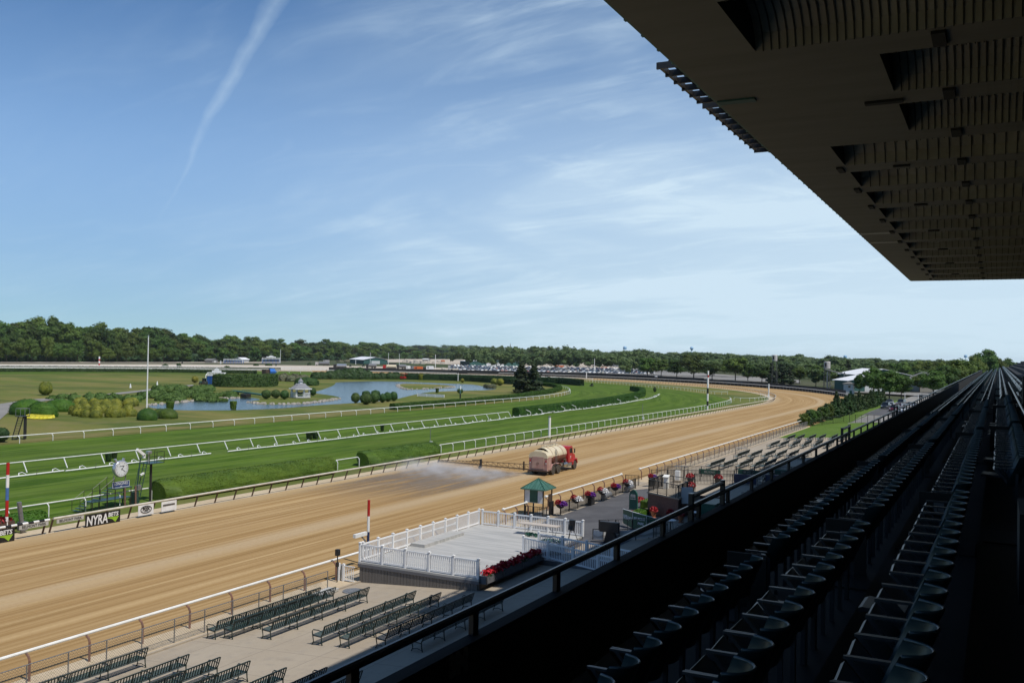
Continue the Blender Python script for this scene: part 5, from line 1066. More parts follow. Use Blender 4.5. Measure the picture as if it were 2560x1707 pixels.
# seating tiers
def zb(v): return EYE-v
FL=[(-4.3,-3.25,zb(3.55)),(-3.25,-2.28,zb(3.2)),(-2.28,-1.25,zb(2.78)),(-1.25,-.2,zb(2.52)),(-.2,.95,zb(2.25))]
YT=300.0
q = MB()
for x0,x1,z in FL: q.box(((x0+x1)/2,(YT-20)/2,z-1.0),(x1-x0,YT+20,2.0))
x=.95; z=zb(2.25)
for i in range(22): z+=.42; q.box((x+.45,(YT-20)/2,z-1.2),(.9,YT+20,2.4)); x+=.9
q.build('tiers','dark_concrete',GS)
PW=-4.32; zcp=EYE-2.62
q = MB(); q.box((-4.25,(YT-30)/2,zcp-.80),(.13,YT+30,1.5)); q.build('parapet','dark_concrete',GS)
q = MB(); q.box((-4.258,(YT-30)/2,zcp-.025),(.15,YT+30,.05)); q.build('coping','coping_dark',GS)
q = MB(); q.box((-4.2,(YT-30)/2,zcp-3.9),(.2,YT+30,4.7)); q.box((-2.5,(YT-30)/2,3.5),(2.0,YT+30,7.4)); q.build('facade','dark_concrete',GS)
text('3N',.24,(-4.18,atX(1146,1659,-4.18).y,atX(1146,1659,-4.18).z),(0,1,0),(0,0,1),'roof_steel',GS,name='section_number',bold=.02)
# handrail on the parapet
t = thing('handrail','black tubular handrail along the top of the balcony wall','handrail',(PW,20,zcp)); zr=EYE-2.40; mbs=[]
r = MB(); r.tube([(PW,-2,zr),(PW,8,zr),(PW,YT-2,zr)],.040,10,True); r.build('rail','rail_dark',t)
y=2.05
while y<YT-2: q = MB(); q.box((-4.30,y,(zcp+zr)/2),(.05,.1,zr-zcp)); mbs.append(q); y+=1.83
posts_parts('post',mbs,'rail_dark',t)
for (y0,y1) in ((14.5,16.4),(30.6,32.2),(47.0,48.6),(63,64.6)):
    t = thing('guard_rail', f'raised black guard rail over the balcony handrail, number {int(y0/16)+1} counting away from the camera','guard rail',(PW,y0,zr)); q = MB(); zt_=EYE-2.2*(2.235/2.2) if y0<20 else EYE-2.2
    for y in (y0,y1): q=MB(); q.box((PW,y,(zr+zt_)/2-.1),(.07,.1,zt_-zr+.3)); q.build('post','rail_dark',t)
    q = MB(); q.tube([(PW,y0,zt_),(PW,y1,zt_)],.04,8); q.build('rail','rail_dark',t)
    t['label'] = ('raised black guard rail over the balcony handrail nearest the camera, above the podium','raised black guard rail above the far benches','raised black guard rail above the lawn and parked cars','small raised guard rail far along the balcony, above the road')[[14.5,30.6,47.0,63].index(y0)]
# ---------------------------------------------------------------- seats
def seat_proto(up_):
    t = thing('stadium_seat','x','seat',(0,0,0),local=True)     # faces -X, origin on its floor under the back
    w=.46; q = MB(); n=9; rows=[]
    for j in range(7):       # shell back: rounded top, curved in plan
        f=j/6; z=.40+.45*f; hw=w/2*(1 if f<.7 else .80+.20*math.sqrt(max(0.0,1-((f-.7)/.3)**2))); lean=-.10+.19*f
        rows.append([(lean+.075-.20*(1-math.sqrt(1-.97*(2*k/(n-1)-1)**2)), -hw+2*hw*k/(n-1), z) for k in range(n)])
    for off in (0,.022):
        vs=[(x+off,y,z) for r_ in rows for (x,y,z) in r_]; fs=[]
        for j in range(6):
            for k in range(n-1): a=j*n+k; f=(a,a+n,a+n+1,a+1); fs.append(f if off==0 else f[::-1])
        q.add(vs,fs)
    rim_=[rows[6][k] for k in range(n)]
    q.tube([(x+.011,y,z) for x,y,z in rim_],.013,4); q.build('backrest','seat_green',t,smooth=True)
    q = MB()
    if up_:
        q.box((-.24,0,.53),(.03,w-.04,.32),ry=-.74)
    else:
        q.box((-.30,0,.42),(.42,w-.03,.035),ry=.05); q.tube([(-.52,-.2,.42),(-.52,.2,.42)],.025,5)
    q.build('seat_pan','arm_black',t)
    for s in (-1,1):
        q = MB(); q.box((-.20,s*.255,.67),(.30,.026,.02)); q.bar((-.04,s*.255,.0),(-.04,s*.255,.60),.04,.02); q.build('armrest','arm_black',t)
    return t
SU,SD = seat_proto(True),seat_proto(False); CH[SU]=[c for c in COL.objects if c.parent==SU]; CH[SD]=[c for c in COL.objects if c.parent==SD]
ROWS=[('nearest the balcony wall',-2.60,EYE-2.36-.86,2.36,1.10),('second from the wall',-1.50,EYE-1.93-.86,1.93,.777),('third from the wall',-.49,EYE-1.68-.86,1.68,.293),('fourth from the wall',.30,EYE-1.45-.86,1.45,-.19),('fifth from the wall',1.10,EYE-1.25-.7,1.2,-.4)]
rs=random.Random(11); cand=[]
for ri,(nm,x,zf,zz,_) in enumerate(ROWS):
    st = (2.9*2.36-1.1, 3.0*1.93-1, 3.2*1.68-.5, 16.5, 34.0)[ri]; y=st; k=0; aisle=(11.2,11.9,13.4,13.0,12.5)[ri]
    while y < 285:
        ph=(y-aisle)%12.3
        if ph < .95: y+=.53; continue
        if ri==2 and False: pass
        cand.append((x,y,zf,ri,rs.random()<.13)); y+=.53
cand.sort(key=lambda c: math.hypot(c[0],c[1]))
# seats nobody can see (behind the camera's frame) are not in the list; the first 300 are separate things
first={True:True,False:True}; rest=MB()
for n_i,(x,y,zf,ri,dn) in enumerate(cand):
    if n_i < 300:
        src = SD if dn else SU; lab = f'dark green plastic seat {"folded down" if dn else "tipped up"} in the row {ROWS[ri][0]}'; gp=f'stadium seats in the row {ROWS[ri][0]}'
        if first[dn]: first[dn]=False; o=src; o.location=(x,y,zf); o['label']=lab
        else: o=dup(src,loc=(x,y,zf),label=lab)
        o.rotation_euler=(0,0,rs.uniform(-.04,.04)); o['group']=gp+(' folded down' if dn else ' tipped up')
def mesh_np(objs):
    Vs=[];Fs=[]; off=0
    for o in objs:
        for v in o.data.vertices: Vs.append(tuple(v.co))
        for p in o.data.polygons: Fs.append([i+off for i in p.vertices])
        off=len(Vs)
    return Vs,Fs
sv,sf=mesh_np(CH[SU]); dv,df=mesh_np(CH[SD])
# lighter copy for the far rows: backs, pans and arms only
def lowseat():
    q = MB(); q.box((0,0,.62),(.05,.46,.44),ry=.3); q.box((-.24,0,.62),(.03,.42,.36),ry=.42); q.box((-.23,.25,.63),(.4,.03,.03)); q.box((-.05,.25,.3),(.05,.03,.6)); return q.v,q.f
lv,lf=lowseat(); V=[];F=[]
for (x,y,zf,ri,dn) in cand[300:]:
    o_=len(V); V+=[(a+x,b_+y,c+zf) for a,b_,c in lv]; F+=[tuple(i+o_ for i in f) for f in lf]
me=bpy.data.meshes.new('stadium_seats'); me.from_pydata(V,[],F); me.materials.append(g('seat_green')); o=bpy.data.objects.new('stadium_seats',me); COL.objects.link(o)
tag(o,'distant rows of dark green stadium seats running to the far end of the stand','seats','stadium seats in the distance','stuff')
# aisle end panels with a small white letter plate
n_i=0
for ri,(nm,x,zf,zz,_) in enumerate(ROWS[:4]):
    aisle=(11.2,11.9,13.4,13.0)[ri]
    for j in range(1 if ri==3 else 0,5):
        y=aisle+12.3*j+.75
        t = thing('aisle_panel', f'dark end panel with pale plate, {ordw[j]} aisle of the row {nm}','end panel',(x-.2,y,zf)); q = MB(); q.box((x-.22,y,zf+.36),(.5,.05,.72)); q.build('board','dark_concrete',t); q = MB(); q.box((x-.22,y-.03,zf+.5),(.13,.012,.16)); pl=q.build('plate','plate_dim',t)
        text('LJHGF'[j],.12,(x-.22,y-.042,zf+.5),(1,0,0),ZD,'black_paint',pl)
# steps in the aisles, pale concrete
for j in range(5):
    for (x0,x1,z),a in zip(FL[1:],(11.2,11.9,13.4,13.0)): q = MB(); y=a+12.3*j+.15; q.box(((x0+x1)/2,y+.35,z+.012),(x1-x0-.1,1.0,.02)); q.build('aisle_floor','roof_dark',GS)
t = thing('usher_box','dark box with a pale cup on it at the right edge of the stand','box',(.35,9.6,EYE-2.3)); q = MB(); q.box((.48,10.0,EYE-1.75),(.6,1.1,.8)); q.build('cabinet','dark_concrete',t); q = MB(); q.lathe([(.05,0),(.06,.14)],10,(.36,9.35,EYE-1.62)); q.build('cup','sign_grey',t)
q = MB(); q.tube([(.62,10,EYE-1.25),(.55,30,EYE-1.2),(.5,60,EYE-1.15)],.03,6); q.tube([(.62,30,EYE-2.2),(.62,30,EYE-.4)],.04,6); tag(q.build('stair_rail','rail_dark',loc=(.62,10,EYE-2.2)),'thin dark rail running along the seats at the right edge','rail')
# ================================================================ PLANTS
def blob(mb_v, mb_f, c, r, sub=2, noise=.12, flat=0.0):
    """lumpy ball appended to numpy lists"""
    pass
_ico = {}
def ico(sub):
    if sub not in _ico:
        bm = bmesh.new(); bmesh.ops.create_icosphere(bm, subdivisions=sub, radius=1); _ico[sub] = (np.array([v.co[:] for v in bm.verts]), np.array([[v.index for v in f.verts] for f in bm.faces])); bm.free()
    return _ico[sub]
class NB:      # numpy builder of quads+tris
    def __init__(s): s.V=[]; s.F=[]; s.n=0
    def add(s, V, F):
        F=np.asarray(F); s.V.append(np.asarray(V)); s.F += [tuple(int(i)+s.n for i in f) for f in F]; s.n += len(V)
    def ball(s, c, r, sub=1, nz=.1):
        V,F=ico(sub); V=V*(1+rng.normal(0,nz,(len(V),1)))*np.asarray(r)+np.asarray(c); s.add(V,F)
    def build(s, name, m, parent=None, loc=(0,0,0)):
        me=bpy.data.meshes.new(name); V=np.concatenate(s.V)-np.array(loc); me.from_pydata(V.tolist(),[],s.F); me.materials.append(g(m)); me.update()
        o=bpy.data.objects.new(name,me); COL.objects.link(o)
        if parent is not None: o.parent=parent
        else: o.location=loc
        ORG[o]=Vector(loc); return o
def crown(nb, c, rx, rz, nclump=26, nq=70, leaf=.45, shape='round', core=.78, cr=(.26,.42), lowcut=-.55):
    """foliage crown: clumps of leaf-sized faces over lumpy cores, centre c, radii rx/rz"""
    c=np.array(c,dtype=float)
    for k in range(nclump):
        p=sphpts(1)[0]*(rng.random()**.33)*.78
        if shape=='round': p[2]=max(p[2],lowcut); 
        if shape=='cone': p[2]=rng.uniform(-1,.95); w=(1-(p[2]+1)/2)*.95+.05; a=rng.uniform(0,6.28); rr_=w*math.sqrt(rng.random()); p[0]=rr_*math.cos(a); p[1]=rr_*math.sin(a)
        r_=rng.uniform(*cr)
        if shape=='cone': r_*=(.45+.65*w)
        cc=c+p*np.array([rx,rx,rz]); rad=np.array([rx*r_,rx*r_,rz*r_*(.85 if shape=='round' else .5)])
        nb.ball(cc,rad*core,1,.12)
        d=sphpts(nq); d[:,2]=np.abs(d[:,2])*np.where(rng.random(nq)<.75,1,-1); P_=cc+d*rad*rng.uniform(.75,1.12,(nq,1)); V,F=leafquads(P_,d+np.array([0,0,.25]),leaf,.45); nb.add(V,F)
def trunkmb(q, h, r, forks=3, spread=.35):
    q.tube([(0,0,-.3),(.02*h,0,h*.3),(0,.02*h,h*.62)],[r,r*.8,r*.55],7)
    for k in range(forks):
        a=k*6.28/forks+.5; q.tube([(0,.02*h,h*.45),(math.cos(a)*h*spread*.5,math.sin(a)*h*spread*.5,h*.66),(math.cos(a)*h*spread*.8,math.sin(a)*h*spread*.8,h*.82)],[r*.5,r*.35,r*.12],5)
def tree_proto(kind, m, nclump, nq, leaf, hc=.62, rz=.40, rx=.36, shape='round'):
    t = thing('tree','x','tree',(0,0,0),local=True); nb=NB(); crown(nb,(0,0,hc),rx,rz,nclump,nq,leaf,shape); nb.build('crown',m,t); q=MB(); trunkmb(q,.8 if shape=='round' else .9,.018,3 if shape=='round' else 0,.3); q.build('trunk','tree_bark',t); CH[t]=[x for x in COL.objects if x.parent==t]; return t
OAKS=[tree_proto('oak','leaf_oak',22,110,.022,hc=.56,rz=.44,rx=.40) for _ in range(6)]
NEAR=[tree_proto('near','leaf_near',40,95,.019,hc=.60,rz=.40,rx=.36) for _ in range(3)]
CONS=[tree_proto('con','leaf_conifer',46,60,.022,hc=.52,rz=.48,rx=.24,shape='cone') for _ in range(2)]
usedp=set()
def put_tree(protos, px, yb, yt, wpx, lab, grp, zbase=0.0, wide=None, name=None):
    src=random.choice(protos); p=at(px,yb,zbase); h=hgt(px,yb,yt,zbase); w=wpx*(EYE-zbase)/(yb-hor(px))
    base_w = .52 if src in CONS else .80
    sx=w/base_w if wpx else h; rz=random.uniform(0,6.28)
    if src not in usedp: usedp.add(src); o=src; o.location=p; o.rotation_euler=(0,0,rz); o.scale=(sx,sx,h); o['label']=lab
    else: o=dup(src,loc=p,rz=rz,sc=(sx,sx,h),label=lab)
    o['group']=grp
    return o
def interp(tab, x):
    xs,ys=zip(*tab); return float(np.interp(x,xs,ys))
sky_l=[(-60,803),(0,802),(60,799),(110,789),(160,797),(200,803),(250,806),(290,815),(330,820),(370,810),(400,820),(440,824),(480,831),(520,838),(560,835),(600,843),(650,840),(700,846),(750,850),(800,848),(865,850),(900,856),(925,850),(950,858),(993,851),(1018,860),(1069,861),(1112,860),(1154,861),(1189,864),(1240,866)]
rt=random.Random(5)
gw='trees of the wood behind the far straight'
# three staggered rows of the wood, left to centre
x=-50
while x<1210:
    top=interp(sky_l,x); yb=904.0 if x<420 else (904-(x-420)*.016); s=rt.uniform(-6,8)
    put_tree(OAKS,x+rt.uniform(-6,6),yb-7.5,top+s*.8+2,rt.uniform(70,104) if x<500 else rt.uniform(48,72),'tall dark oak of the back row of the wood '+('at the left edge' if x<250 else 'left of the pond' if x<600 else 'beyond the pond'),gw)
    x+=25 if x<500 else 22
x=-40
while x<1210:
    top=interp(sky_l,x); yb=904.5 if x<420 else (904.5-(x-420)*.014); 
    put_tree(OAKS,x+rt.uniform(-8,8),yb-4,top+rt.uniform(8,24)*(1 if x<600 else .5),rt.uniform(58,84) if x<500 else rt.uniform(40,56),'dark green oak in the middle of the wood '+('at the left edge' if x<250 else 'left of the pond' if x<600 else 'beyond the pond'),gw)
    x+=28 if x<500 else 24
x=-40
while x<1210:
    top=interp(sky_l,x); yb=905.5 if x<420 else (905.5-(x-420)*.012); f=rt.uniform(.38,.62)
    put_tree(OAKS,x+rt.uniform(-8,8),yb,yb-(yb-top)*f,rt.uniform(38,54) if x<500 else rt.uniform(24,36),'lower round tree along the edge of the wood '+('at the left edge' if x<250 else 'left of the pond' if x<600 else 'beyond the pond'),gw)
    x+=30 if x<500 else 27
# trees standing apart, each measured
near_t=[(1618,939,893,58),(1652,940,896,50),(1691,942,896,54),(1734,945,884,80),(1780,948,905,60),(1838,951,889,70),(1870,952,907,50),(1904,956,907,56),(1999,958,916,54),(2039,965,912,50)]
nm_=['just right of the parked cars','second right of the parked cars','third right of the parked cars','tallest and broadest, above the far turn','right of the tallest one above the far turn','broad one left of the first white tank','small one left of the first white tank','next to the first white tank','bright one between the two white tanks','just left of the second white tank']
for (a,b_,c,w),s in zip(near_t,nm_): put_tree(OAKS if a<1950 else NEAR,a,b_,c,w,'leafy tree behind the windscreen fence, '+s,'trees behind the far turn')
for (a,b_,c,w,s) in [(1928,960,905,34,'beside the first white tank'),(1955,961,908,52,'dark layered one right of the first white tank'),(1975,961,914,36,'between the two white tanks'),(2119,965,898,34,'in front of the white-roofed barn')]: put_tree(CONS,a,b_,c,w,'conifer behind the far turn, '+s,'conifers behind the far turn')
for (a,b_,c,w,s) in [(2183,992,918,66,'left of the tall white pole'),(2222,1000,925,78,'just right of the tall white pole'),(2254,1000,936,62,'above the dark parked cars'),(2332,992,925,84,'standing alone before the grey-roofed houses'),(2298,980,935,50,'behind the road right of the houses'),(2150,985,935,36,'beside the white booth')]: put_tree(NEAR,a,b_,c,w,'bright green street tree '+s,'street trees beyond the lawn',.4)
for k,(a,b_,c,w) in enumerate([(2205,962,905,52),(2240,960,906,56),(2275,962,903,60),(2312,966,901,64),(2345,962,899,66),(2180,962,908,46),(2392,958,895,70)]): put_tree(OAKS,a,b_,c,w,'leafy tree filling the skyline behind the grey-roofed houses','leafy trees behind the houses')
for (a,b_,c,w,s) in [(2385,985,898,90,'first'),(2425,985,900,86,'second'),(2466,960,872,70,'tallest'),(2440,975,888,70,'fourth'),(2350,970,905,70,'fifth'),(2495,960,895,60,'last'),(2400,960,902,60,'rear'),(2520,950,896,60,'rightmost'),(2365,990,912,80,'nearest')]: put_tree(NEAR,a,b_,c,w,f'{s} big dark tree rising behind the far end of the stand','big trees behind the end of the stand',.4)
for (a,b_,c,w,s) in [(1303,981,912,64,'left'),(1333,981,911,60,'right')]: put_tree(CONS,a,b_,c,w,f'{s} of the two dark conifers standing together in the infield','pair of dark conifers in the infield')
# far-off canopy: one mass
def far_wood():
    nb=NB(); tab=[(1150,862),(1189,864),(1234,867),(1260,867),(1376,864),(1420,866),(1444,868),(1466,873),(1519,877),(1573,873),(1609,872),(1652,879),(1695,880),(1720,877),(1780,880),(1839,882),(1907,888),(1956,885),(2002,886),(2036,893),(2077,888),(2121,893),(2180,892),(2240,898),(2291,897),(2350,899),(2440,901),(2600,905)]
    def row(D, topf, step, wmul, x0=1140, x1=2640):
        x=x0
        while x<x1:
            c=Vector((x-1280,-(hor(x)-853.5),-FPX)); d=(Matrix(R)@c); d.z=0; d.normalize(); dep=D*rt.uniform(.95,1.05); cosv=FPX/math.hypot(FPX,x-1280); p=d*(dep/cosv)
            top=topf(x); zt_=EYE+(hor(x)-top)*dep/FPX; w=wmul*rt.uniform(.8,1.25); h=max(9,zt_)
            crown(nb,(p.x,p.y,h*.55),w*.5,h*.46,9,26,h*.052,cr=(.34,.52)); x+=step*rt.uniform(.8,1.2)
    row(1500,lambda x:interp(tab,x)+rt.uniform(-1.5,3),17,30)
    row(1050,lambda x:interp(tab,x)+rt.uniform(1,8),20,24)
    row(800,lambda x:interp(tab,x)+rt.uniform(6,16),24,20,1180)
    row(640,lambda x:interp(tab,x)+rt.uniform(14,24),30,17,1560)
    row(3000,lambda x:interp(tab,x)+rt.uniform(0,3),24,60)
    row(470,lambda x:interp(tab,x)+rt.uniform(26,32),40,13,2040)
    o=nb.build('distant_wood','leaf_far',None,(0,900,0)); tag(o,'distant tree canopy running along the horizon','wood','distant woods','stuff')
far_wood()
nb=NB()
x=-60
while x<1240:      # undergrowth closing the foot of the wood
    yb=905.5 if x<420 else (905.5-(x-420)*.012); p=at(x,yb-1.2); nb.ball((p.x,p.y,2.2),(9,9,4.5),2,.15); d=sphpts(160); d[:,2]=abs(d[:,2]); V,F=leafquads(np.array([p.x,p.y,2.2])+d*np.array([9.5,9.5,5]),d,.7); nb.add(V,F); x+=16
tag(nb.build('undergrowth','leaf_dark',None,(-400,400,0)),'dark undergrowth along the foot of the wood','undergrowth',None,'stuff')
# ---------------------------------------------------------------- clipped bushes
def topiary(px, yb, yt, wpx, lab, m='leaf_topiary', shape='ball', grp='clipped round bushes in the infield'):
    p=at(px,yb); h=hgt(px,yb,yt); w=wid_(px,yb,wpx); nb=NB(); V,F=ico(4); V=V.copy()
    f=(V[:,2]+1)/2
    if shape=='ball': s=1.0+.10*np.sin(f*3.1)-.16*(f<.22)*(.22-f)/.22*2; V[:,2]=np.sign(V[:,2])*np.abs(V[:,2])**.85
    else: z0=V[:,2].copy(); r_=np.sqrt(np.maximum(1e-6,1-z0**2)); V[:,:2]/=r_[:,None]; s=(.72+.28*f)*np.minimum(1,r_/.62); V[:,2]=np.clip(z0*1.25,-1,1)
    V[:,:2]*=np.asarray(s)[:,None]; ph=rng.uniform(0,6.28,4); V*=(1+.035*np.sin(V[:,0]*4.1+ph[0])*np.sin(V[:,2]*3.7+ph[1])+.03*np.sin(V[:,1]*5.3+ph[2]+V[:,2]*2.2))[:,None]; V*=1+rng.normal(0,.014,(len(V),1)); V=V*np.array([w/2*.93,w/2*.93,h/2])+np.array([p.x,p.y,h/2]); nb.add(V,F)
    n=1100; k=rng.integers(0,len(V),n); Pq=V[k]+rng.normal(0,.02*w,(n,3)); Nn=Pq-np.array([p.x,p.y,h*.45]); VV,FF=leafquads(Pq,Nn,.035*w,.5); nb.add(VV,FF)
    return tag(nb.build('clipped_bush',m,None,tuple(p)),lab,'bush',grp)
TB=[(888.6,1006.3,982,21,'first from the left of the row on the bank'),(914.5,1010,984,28,'largest, nearest one of the row on the bank'),(915,992,977,20,'rear left one of the row on the bank'),(939,990,975.5,22,'rear middle one of the row on the bank'),(935,1006.5,981,25,'middle one of the row on the bank'),(956,1005,984,18,'small one right of the middle of the row'),(969,1003,980,19,'second from the right of the row'),(984,1001.5,979,19,'right-hand end of the row on the bank'),
    (665.5,996.3,974.5,22,'left of the three beside the gazebo'),(689,994.5,974,21,'middle of the three beside the gazebo'),(711.3,997,975,20.5,'right of the three beside the gazebo'),(782.5,988.5,969,15,'right of the gazebo'),(1150,983,971,14.5,'round one behind the green distance pole')]
for a,b_,c,w,s in TB: topiary(a,b_,c,w,'dark green clipped ball bush, '+s)
topiary(583,1022.5,1003,19,'small clipped bush standing against the water below the bridge',m='leaf_bighedge',shape='cone')
topiary(425,1021.5,1003.5,22,'small square-topped clipped bush left of the water',m='leaf_bighedge',shape='cone')
topiary(1093,981,970,9.5,'tiny square clipped bush beyond the white fence',shape='cone')
topiary(1052,949,935.5,14,'yellow-green square bush on the far bank',m='leaf_gold',shape='cone')
topiary(1156,956,946,9,'small yellow-green bush on the far bank',m='leaf_gold')
topiary(487.5,956,940,16,'small golden bush left of the starting gate',m='leaf_gold')
topiary(110,987,954.5,24,'large golden bush alone on the dry grass, left lobe',m='leaf_gold'); topiary(120,986,954,20,'large golden bush alone on the dry grass, right lobe',m='leaf_gold')
topiary(1236,962,946,19,'left one of the pair of golden bushes by the far pond',m='leaf_gold'); topiary(1250,963,946,18,'right one of the pair of golden bushes by the far pond',m='leaf_gold')
topiary(3,1104,1069,34,'dark clipped bush cut by the left edge of the picture',m='leaf_dark')
for k,(a,b_,c,w) in enumerate([(773,1097,1081,18),(788.5,1096,1082,17),(955.5,1077,1063,10.5),(271,1152,1134,17),(286,1144,1131,15)]): topiary(a,b_,c,w,'small dark tub-shaped bush by the slanting rail, '+('left of the middle pair','right of the middle pair','single one farther right','left one above the clock','right one above the clock')[k],m='leaf_dark',shape='cone')
topiary(1637,980,967,8,'small upright bush at the far end of the curved hedge',m='leaf_dark')
# mounds and hedges
def mound(lab, blobs, m, leafs, n, cat='shrub', grp=None, name='shrub_mound', sub=3, nz=.05):
    nb=NB(); p0=at(blobs[0][0],blobs[0][1])
    for (px,yb,yt,wpx,*r) in blobs:
        p=at(px,yb); h=hgt(px,yb,yt); w=wid_(px,yb,wpx)/2; dy=r[0] if r else .8; V,F=ico(sub); V=V*(1+rng.normal(0,nz,(len(V),1))); c=np.array([p.x,p.y,h*.18]); V=V*np.array([w,w*dy,h*.85])+c; nb.add(V,F)
        k=rng.integers(0,len(V),n); P_=V[k]+rng.normal(0,.03*w,(n,3)); P_=P_[P_[:,2]>-.1]; VV,FF=leafquads(P_,P_-c,leafs,.5); nb.add(VV,FF)
    return tag(nb.build(name,m,None,tuple(p0)),lab,cat,grp)
mound('wide smooth green clipped mound at the left beside the path', [(70,1034,999,104,.7),(150,1026,998,90,.7),(105,1039,1006,96,.5)], 'leaf_bighedge', .085, 5000, sub=4, nz=.008)
gold=[]
for k in range(30):
    f=k/29; gx=175+160*rt.random(); row=rt.choice((0,1,2,2)); yb=(1042,1030,1018)[row]-abs(gx-255)*.06+rt.uniform(-2,2); gold.append((gx,yb,yb-rt.uniform(17,22),rt.uniform(26,36),.9))
gold+=[(215,1040,1024,24),(280,1041,1018,40),(240,1040,1012,34),(320,1038,1010,36),(195,1036,1008,30),(180,1034,1014,20)]
mound('big golden mound of rounded cushions in front of the junipers', gold, 'leaf_gold', .09, 900, nz=.015)
mound('dark green hedge pair below the flagpole, left lobe', [(368,1048,1021,54,.8)], 'leaf_hedge', .06, 3500,'hedge',sub=4,nz=.01); mound('dark green hedge pair below the flagpole, right lobe', [(418,1044,1021,56,.8),(400,1042,1022,44,.8)], 'leaf_hedge', .06, 3000,'hedge',sub=4,nz=.01)
jn=[]; 
for k in range(46): gx=rt.uniform(128,350); top=980+abs(gx-235)*.06; jn.append((gx,rt.uniform(995,1003) if gx>180 else rt.uniform(991,997),rt.uniform(top,top+12),rt.uniform(18,34),.7))
mound('dark spreading junipers behind the golden mound', jn, 'leaf_juniper', .2, 420)
jn=[]
for k in range(70):
    gx=rt.uniform(352,580); c=1-((gx-460)/125)**2; yb=rt.uniform(984,1003 if 400<gx<560 else 995); jn.append((gx,yb,yb-rt.uniform(6,10)*(.7+.5*max(0,c)),rt.uniform(22,40),.7))
for k in range(26):
    gx=rt.uniform(390,530); jn.append((gx,rt.uniform(972,980),rt.uniform(961,966),rt.uniform(24,38),.7))
mound('broad mass of junipers sloping down to the narrow end of the pond', jn, 'leaf_juniper', .2, 480)
gr=[(gx,rt.uniform(948,954),rt.uniform(934,940),rt.uniform(18,28)) for gx in np.linspace(684,762,12)]; mound('rough grey-green scrub behind the gazebo', gr, 'leaf_grey', .35, 260)
mound('rounded dark bush right behind the gazebo', [(752,964,944,34),(775,963,945,38),(787,962,947,22),(765,960,943,34)], 'leaf_topiary', .22, 900)
dk=[(790,947,931,30),(805,947,930,28),(826,947,927,36),(845,947,924,34),(862,947,922,34),(880,947,920,40),(900,947,919,42),(918,947,926,36),(838,947,929,30),(866,947,930,40),(903,947,930,44),(940,947,934,26),(955,947,932,24),(975,947,932,30),(990,947,931,30),(1003,947,934,20),(1012,947,936,10)]
mound('long bank of dark bushes along the far shore of the pond', dk, 'leaf_dark', .42, 500)
mound('reed clump at the far corner of the pond', [(1222,969,961,16),(1232,969,960,18),(1214,967,961,10)], 'leaf_grey', .25, 400)
mound('low shrubs at the foot of the two conifers', [(1318,981,976,26),(1332,982,977,20),(1345,980,972,12)], 'leaf_hedge', .2, 400)
mound('small dark clipped hedge by the striped pole at the left edge', [], 'leaf_hedge', .1, 10) if 0 else None
mound('scrub patch in the yard by the green barn', [(870,905,900,30),(850,905,901,20),(905,904,900,24)],'leaf_grey',.4,200); mound('dark shrub clump on the far side', [(413,916,911,18),(447,917,907,12),(567,921,915,18),(640,914,909,14),(672,914,908,18),(773,913,906,10)],'leaf_dark',.35,200)
def hedge(lab, curve, h, w, m, leafs, dens, z=0.0, prof=None, name='hedge', cat='hedge', grp=None, wid_fn=None):
    """clipped hedge along a ground curve; profile in (side, up) fractions"""
    prof=prof or [(-.5,0),(-.5,.55),(-.47,.9),(-.38,1.0),(0,1.03),(.38,1.0),(.47,.9),(.5,.55),(.5,0)]
    c=resample(curve,step=max(.5,w*.4)); nb=NB(); rows=[]; n=len(c); P_=[];Nn=[]
    for i,p in enumerate(c):
        d=(c[min(i+1,n-1)]-c[max(i-1,0)]).normalized(); s=Vector((d.y,-d.x,0)); e=min(1,.55+.45*min(i,n-1-i)/max(1,1.2/(w*.4+.01)))
        if prof[0][0]<-.45 and e<1: e=max(e,.9)
        for a,b_ in prof:
            q=p+s*(a*w*e*random.uniform(.98,1.02))+Vector((0,0,z+b_*h*(.97+.03*e)*random.uniform(.985,1.015))); rows.append(q[:])
    m_=len(prof); V=np.array(rows); F=[]
    for i in range(n-1):
        for k in range(m_-1): a=i*m_+k; F.append((a,a+1,a+m_+1,a+m_))
    nb.add(V,F); nb.F.append(tuple(range(m_))[::-1]); nb.F.append(tuple(range((n-1)*m_,n*m_)))
    nq=int(dens*n); i=rng.integers(0,n-1,nq); k=rng.integers(0,m_-1,nq); u=rng.random((nq,1)); v=rng.random((nq,1)); A=V[i*m_+k]; B=V[i*m_+k+1]; C2=V[(i+1)*m_+k]; Pq=A+(B-A)*u+(C2-A)*v; Nr=np.cross(C2-A,B-A); Nr/=np.linalg.norm(Nr,axis=1)[:,None]+1e-9
    cen=np.array([np.array(c[j][:])+np.array([0,0,z+h*.4]) for j in i]); sg=np.sign(np.sum(Nr*(Pq-cen),axis=1))[:,None]; Pq=Pq+Nr*sg*rng.normal(.01,.02,(nq,1)); VV,FF=leafquads(Pq,Nr*sg,leafs,.5); nb.add(VV,FF)
    for e_i in (0,n-1):
        kk=rng.integers(0,m_-1,300); u=rng.random((300,1)); base=np.array(c[e_i][:])+np.array([0,0,z+h*.45]); Pq=base+(V[e_i*m_+kk]*(1-u)+V[e_i*m_+kk+1]*u-base)*rng.random((300,1))**.5; VV,FF=leafquads(Pq,np.tile([0,1,0],(300,1)),leafs,.6); nb.add(VV,FF)
    return tag(nb.build(name,m,None,(c[0].x,c[0].y,z)),lab,cat,grp)
slant=[(-.34,0),(-.48,.45),(-.5,.8),(-.42,.96),(-.2,1.0),(.02,.97),(.22,.86),(.38,.66),(.47,.42),(.5,.2),(.44,0)]
